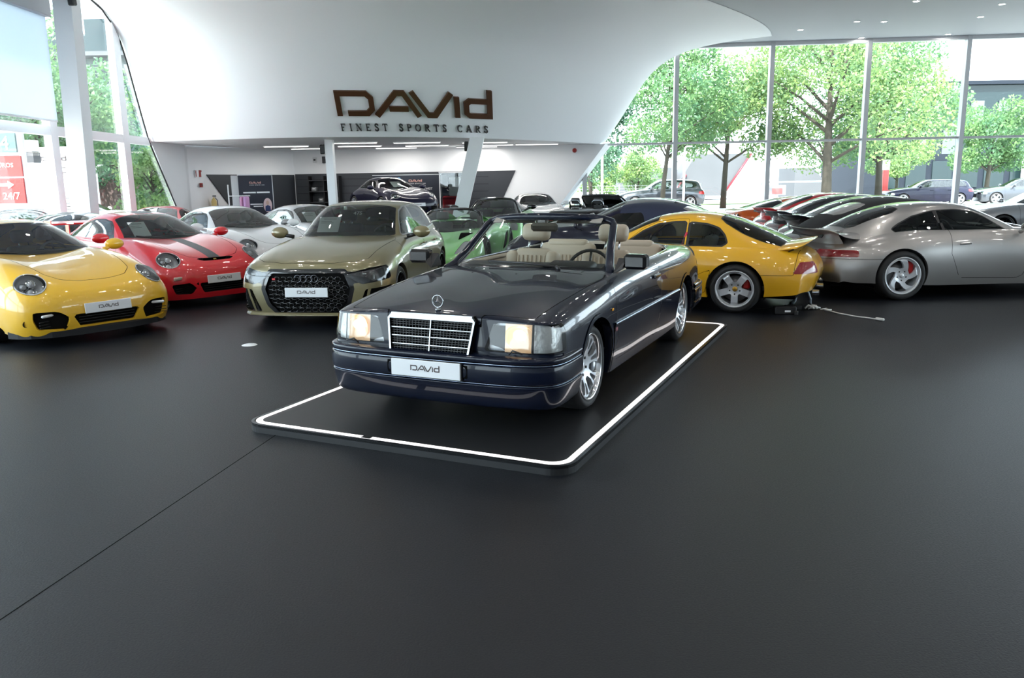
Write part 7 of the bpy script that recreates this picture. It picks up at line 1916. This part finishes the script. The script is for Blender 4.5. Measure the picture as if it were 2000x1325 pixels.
# charger and cables behind the amber fastback
CW=pmat('cable_white',(.62,.62,.60),rough=.5); CG=pmat('hose_grey',(.42,.47,.52),rough=.45)
o=tag(empty('battery_charger',(3.40,9.88,0),math.radians(-4)),'black battery charger on the floor behind the amber fastback','charger'); m=MB(); m.box((0,0,.05),(.26,.13,.10),bev=.012); m.build('case',BLACK,o); m=MB(); m.box((.02,-.067,.045),(.07,.004,.022)); m.build('sticker',PAPER,o); m=MB(); m.box((.12,-.05,.02),(.05,.06,.06),bev=.008); m.build('foot',BLACK,o)
o=tag(empty('power_adapter',(3.62,10.22,0)),'small black adapter lying next to the battery charger','adapter'); m=MB(); m.box((0,0,.03),(.20,.10,.06),bev=.01); m.build('case',BLACK,o); m=MB(); m.tube([(-.1,0,.03),(-.3,.08,.01),(-.6,.02,.01)],.006,5); m.build('lead',BLACK,o)
for pts,l in(([(3.66,10.32,.25),(3.71,10.38,.18),(3.72,10.45,.08),(3.70,10.50,.025)],'thick grey hose hanging from the amber tail to the floor'),([(3.78,10.30,.26),(3.86,10.36,.20),(3.92,10.42,.10),(3.93,10.46,.02)],'thinner grey hose hanging at the tail corner of the amber fastback')):
    o=tag(empty('charging_hose',pts[0]),l,'hose'); m=MB(); m.tube([Vector(p)-Vector(pts[0]) for p in pts],.024 if 'thick' in l else .014,8); m.build('tube',CG,o); m=MB(); m.sphere(Vector(pts[-1])-Vector(pts[0])+Vector((0,0,.01)),.028,8,6); m.build('nozzle',BLACK,o)
o=tag(empty('cable_knot',(3.86,10.20,0)),'tangle of pale plugs and clips on the floor behind the amber fastback','cable'); m=MB()
for k in range(5): a=k*1.3; m.tube([(math.cos(a)*.09,math.sin(a)*.06,.015),(math.cos(a+1)*.05,math.sin(a+1)*.05,.05),(math.cos(a+2.2)*.10,math.sin(a+2.2)*.06,.02)],.011,6)
m.build('clips',CW,o); m=MB(); m.box((.02,.02,.03),(.10,.06,.05),(0,0,.5),bev=.012); m.build('plug',CW,o)
o=tag(empty('power_cable',(3.94,10.12,0)),'pale power cable with a plug trailing to the right across the floor','cable'); m=MB(); m.tube([(0,0,.012),(.10,.06,.012),(.12,-.04,.012),(.03,-.06,.012),(.06,-.14,.014),(.10,-.33,.012),(.16,-.45,.012),(.20,-.57,.012),(.30,-.68,.012),(.35,-.76,.012)],.009,6); m.build('lead',CW,o); m=MB(); m.box((.385,-.82,.018),(.11,.042,.032),(0,0,-1.0),bev=.01); m.build('plug',CW,o)
# ------------------------------------------------------------------ cars in the hall
def carroot(name,x,y,yaw,label,z=0.0,sc=None,group=None):
    o=empty(name,(x,y,z),yaw); tag(o,label,'car',group)
    if sc: o.scale=sc
    return o
r_=math.radians
NAVY=paint('navy',(.0035,.006,.016),rough=.25); YEL=paint('yellow',(.78,.45,.025),rough=.3); AMB=paint('amber_yellow',(.74,.385,.010),rough=.3); RED=paint('red',(.68,.014,.025),rough=.3)
WHT=paint('white',(.72,.73,.74),rough=.3); SILV=paint('silver',(.48,.49,.51),metal=.75,rough=.3); TAUPE=paint('silver_grey',(.40,.385,.37),metal=.75,rough=.32); OLIVE=paint('olive',(.20,.172,.088),metal=.25,rough=.28)
GREEN=paint('light_green',(.24,.62,.20),rough=.3); BLK=paint('black',(.006,.006,.008),rough=.3); DGREY=paint('dark_grey',(.05,.055,.065),metal=.5,rough=.3); ORA=paint('orange',(.75,.13,.015),rough=.3); MIDN=paint('midnight',(.008,.008,.025),rough=.3)
BROWNG=paint('warm_grey',(.10,.095,.09),metal=.6,rough=.35)
SOFTB=pmat('black_canvas',(.012,.012,.014),rough=.85); SOFTN=pmat('navy_canvas',(.012,.018,.045),rough=.8)
for _m in(NAVY,MIDN,BLK):
    _b=_m.node_tree.nodes['Principled BSDF']; _b.inputs['Coat IOR'].default_value=1.30; _b.inputs['Specular IOR Level'].default_value=.12
# platform under the hero car
th=.4369; F2=Vector((-math.sin(th),-math.cos(th),0)); L2v=Vector((math.cos(th),-math.sin(th),0)); yawm=math.atan2(F2.y,F2.x)
MC=Vector((-.1857,5.9272,0))
pf=tag(empty('display_platform',(0,0,0)),'low black display platform with a white light strip around its edge','platform')
def rrect(x0,x1,y0,y1,r,n=8):
    out=[]
    for cx,cy,a0 in((x1-r,y1-r,0),(x0+r,y1-r,90),(x0+r,y0+r,180),(x1-r,y0+r,270)):
        for k in range(n+1):
            a=math.radians(a0+90*k/n); out.append((cx+r*math.cos(a),cy+r*math.sin(a)))
    return out
PO=MC
pf.location=PO; pf.rotation_euler=(0,0,yawm)
PX0,PX1,PY0,PY1=-3.86,1.215,-1.305,1.115
m=MB(); m.prism(rrect(PX0,PX1,PY0,PY1,.14),0,.058); m.build('deck',pmat('platform_black',(.012,.0125,.014),rough=.42,bump=(200,.15,.001)),pf)
def ring(r0,r1,z0,z1):
    a=rrect(PX0+r0,PX1-r0,PY0+r0,PY1-r0,.14-r0*.6); b=rrect(PX0+r1,PX1-r1,PY0+r1,PY1-r1,.14-r1*.6); n=len(a); mm=MB()
    mm.add([(x,y,z1) for x,y in a]+[(x,y,z1) for x,y in b]+[(x,y,z0) for x,y in a]+[(x,y,z0) for x,y in b],[(i,(i+1)%n,n+(i+1)%n,n+i) for i in range(n)]+[(2*n+i,2*n+(i+1)%n,(i+1)%n,i) for i in range(n)]+[(n+i,n+(i+1)%n,3*n+(i+1)%n,3*n+i) for i in range(n)]); return mm
ring(.028,.066,.05,.0605).build('light_strip',pmat('light_strip',(.9,.88,.88),rough=.4,emit=(1,.93,.92),estr=.26),pf)
ring(.0,.018,.04,.0600).build('edge_trim',pmat('platform_edge',(.03,.032,.036),rough=.25,metal=.6),pf)
m=MB(); m.box((PX1-.047,-.30,.0612),(.04,.07,.002)); m.build('strip_joint',BLACK,pf)
hero=carroot('convertible_car',MC.x,MC.y,yawm,'navy blue four-seat convertible with its roof down and headlamps lit on the platform',.06)
car_merc(hero,NAVY)
# left row
o=carroot('sports_car',-5.274,9.48,-.648,'yellow coupe with a black front lip at the left edge of the hall'); car_coupe(o,YEL,nose='turbo',wing='turbo',lip=pmat('lip_black',(.010,.011,.013),rough=.5,spec=.25),res=(6,7),wheels=('cup',SILVER,None))
o=carroot('sports_car',-4.848,12.112,-.695,'red coupe with a dark stripe over its bonnet and roof between yellow and white coupes'); car_coupe(o,RED,nose='gt3',wing='gt3',stripe=pmat('stripe_dark',(.05,.045,.05),rough=.4),res=(6,7))
o=carroot('sports_car',-4.50,14.83,-.80,'white coupe behind the red striped one'); car_coupe(o,WHT,nose='plain',res=(5,6))
o=carroot('sports_car',-3.45,16.9,-.80,'silver coupe behind the olive hatchback with a price sheet in its screen',sc=(1,1,.965)); car_coupe(o,SILV,nose='plain',res=(4,5),detail=False)
o=carroot('sports_car',-8.7,14.9,-1.45,'pale silver coupe with two dark roof stripes near the left glass front',sc=(1,1,.93)); car_coupe(o,SILV,nose='plain',res=(4,5),detail=False,stripe=pmat('stripe_dark',(.05,.045,.05)))
o=carroot('sports_car',-8.85,19.6,-1.45,'red coupe far back by the left glass front, mostly hidden',sc=(1,1,.92)); car_coupe(o,RED,nose='plain',res=(4,5),detail=False)
o=carroot('hatchback_car',-2.296,10.248,-1.686,'olive five-door hatchback with a black honeycomb grille'); car_hatch(o,OLIVE,nose='rs',trim=pmat('trim_satin',(.35,.36,.37),rough=.3,metal=.8))
o=carroot('supercar',-1.35,15.1,-1.728,'light green open-top supercar seen beyond the navy convertible'); car_wedge(o,GREEN,True)
o=carroot('supercar',-.55,20.3,-1.70,'green supercar with a black roof in front of the slanting column',sc=(1,1,1.08)); car_wedge(o,GREEN,False,GLOSSBLACK)
o=carroot('sports_car',1.0,26.3,-1.45,'white coupe half hidden behind the black-roofed green supercar'); car_coupe(o,WHT,nose='plain',res=(4,5),detail=False)
o=carroot('roadster_car',3.43,24.3,r_(55),'black open roadster seen from behind by the back corner of the glass front'); car_roadster(o,BLK)
# middle
o=carroot('fastback_car',.975,11.76,r_(155),'amber yellow fastback coupe parked right behind the navy convertible',sc=(1,1,.975)); car_fastback(o,AMB)
o=carroot('soft_top_car',.98,14.35,r_(152),'dark convertible with a raised navy canvas roof behind the amber fastback'); car_coupe(o,MIDN,nose='plain',soft=SOFTN,res=(4,5),detail=False)
o=carroot('sports_car',1.5,17.6,r_(154),'silver grey coupe behind the navy canvas roof'); car_coupe(o,SILV,nose='plain',res=(4,5),detail=False)
# right row, tails towards the viewer's left
o=carroot('sports_car',7.59,11.94,r_(4),'silver grey coupe with a louvred whale-tail wing at the right edge'); car_coupe(o,TAUPE,kind='993',nose='plain',wing='tray',res=(6,7),wheels=('twist',SILVER,None),caliper=pmat('caliper_red',(.4,.01,.01),rough=.3),wide=.02)
o=carroot('soft_top_car',8.1,13.98,r_(3),'warm grey convertible with a black canvas roof beside the silver winged coupe'); car_coupe(o,BROWNG,kind='993',nose='plain',soft=SOFTB,res=(5,6),detail=False)
for (x,y,P_,l) in((8.75,16.0,BLK,'black coupe with a louvred tail wing, third in the right-hand row'),(9.1,18.05,DGREY,'dark grey winged coupe between the black and the red ones'),(9.45,20.1,RED,'red coupe with a tail wing in the right-hand row')):
    o=carroot('sports_car',x,y,r_(3),l); car_coupe(o,P_,kind='993',nose='plain',wing='tray',res=(4,5),detail=False)
o=carroot('supercar',9.45,22.4,r_(3),'orange low sports car at the far end of the right-hand row'); car_wedge(o,ORA,False,ORA)
for s in(-1,1):
    for y in(.45,.68):
        m=MB(); m.lathe([(.001,0),(.075,0),(.085,-.02)],18,'x'); m.v=[(-3.47+v[0]*-1,v[1]+s*y,v[2]+.66) for v in m.v]; m.build('round_tail_lamp',GLOSSBLACK,o)
o=carroot('saloon_car',13.4,22.8,r_(176),'silver car at the far right behind the silver winged coupe',sc=(1,1,.88)); car_hatch(o,SILV,nose='plain',res=(4,5),plate_on=False)
# raised car in the recess
o=carroot('sports_car',-3.5,27.4,r_(-58),'midnight blue coupe raised on a stand under the sign wall',.60); car_coupe(o,MIDN,kind='993',nose='plain',res=(5,6))
# ------------------------------------------------------------------ price sheets behind the windscreens
def sheet(car,x,y,z,w,h,label,tilt=-.95,yaw=0.0):
    o=empty('price_sheet',(0,0,0)); tag(o,label,'price sheet'); R=Matrix.LocRotScale(Vector((x,y,z)),Euler((0,tilt,yaw)),None)
    cm=Matrix.LocRotScale(car.location,car.rotation_euler,car.scale); o.matrix_world=cm@R
    m=MB(); m.box((0,0,h/2),(.003,w,h)); m.build('paper',PAPER,o)
    m=MB(); m.box((.002,-.0,h*.86),(.001,w*.6,h*.05)); m.box((.002,-w*.15,h*.70),(.001,w*.5,h*.03)); m.box((.002,-w*.1,h*.60),(.001,w*.6,h*.03)); m.build('print',pmat('print_grey',(.35,.35,.38),rough=.6),o)
    return o
cars={o['label']:o for o in bpy.data.objects if o.get('category')=='car'}
def bylabel(s): return next(o for l,o in cars.items() if l.startswith(s))
sheet(bylabel('red coupe with a dark'),-.72,-.30,.945,.26,.30,'white price sheet in the windscreen of the red striped coupe',-.80)
sheet(bylabel('olive'),-.86,-.32,1.03,.30,.27,'white price sheet in the windscreen of the olive hatchback',-.75)
sheet(bylabel('silver coupe behind'),-.72,-.30,.945,.30,.28,'white price sheet in the windscreen of the silver coupe',-.80)
sheet(bylabel('midnight'),-.74,.10,.95,.40,.30,'white price sheet in the windscreen of the raised midnight blue coupe',-.9,.2)
o=link('screen_number',text_mesh('475',.085,'CENTER',.001),PAPER,bylabel('olive')); o.location=(-1.09,.05,1.255); o.rotation_euler=(math.pi/2-.78,0,math.pi/2)
# ------------------------------------------------------------------ cars outside
def copy_tree(o,parent=None):
    c=o.copy(); COL.objects.link(c); c.parent=parent
    for ch in o.children: copy_tree(ch,c)
    return c
def repaint(o,old,new):
    for ch in o.children:
        if ch.type=='MESH' and ch.material_slots and ch.material_slots[0].material is old:
            ch.material_slots[0].link='OBJECT'; ch.material_slots[0].material=new
        repaint(ch,old,new)
b0=carroot('estate_car',-12.9,27.5,r_(10),'white estate car parked outside the left front behind the leaning column',sc=(1,1,.95)); car_hatch(b0,WHT,nose='plain',res=(4,4),plate_on=False,long=.35,wheels=('five',SILVER,None))
for x,y,yw,P_,l,sc in((-12.1,17.0,r_(-90),WHT,'white car parked outside at the left edge below the red sign',(1,1,.9)),(6.9,45.5,r_(178),DGREY,'grey van parked outside behind the black roadster',(1,1,1.15)),(27.4,46.5,r_(170),DGREY,'dark car parked outside left of the white wall',(1,1,1)),(33.4,46.5,r_(170),BLK,'black car parked outside before the white wall',(1,1,1)),(22.4,47.0,r_(172),MIDN,'dark blue car parked outside before the dark office base',(1,1,1))):
    c=copy_tree(b0); c.location=(x,y,0); c.rotation_euler=(0,0,yw); c.scale=sc; tag(c,l,'car'); c.name='parked_car'; repaint(c,WHT,P_)
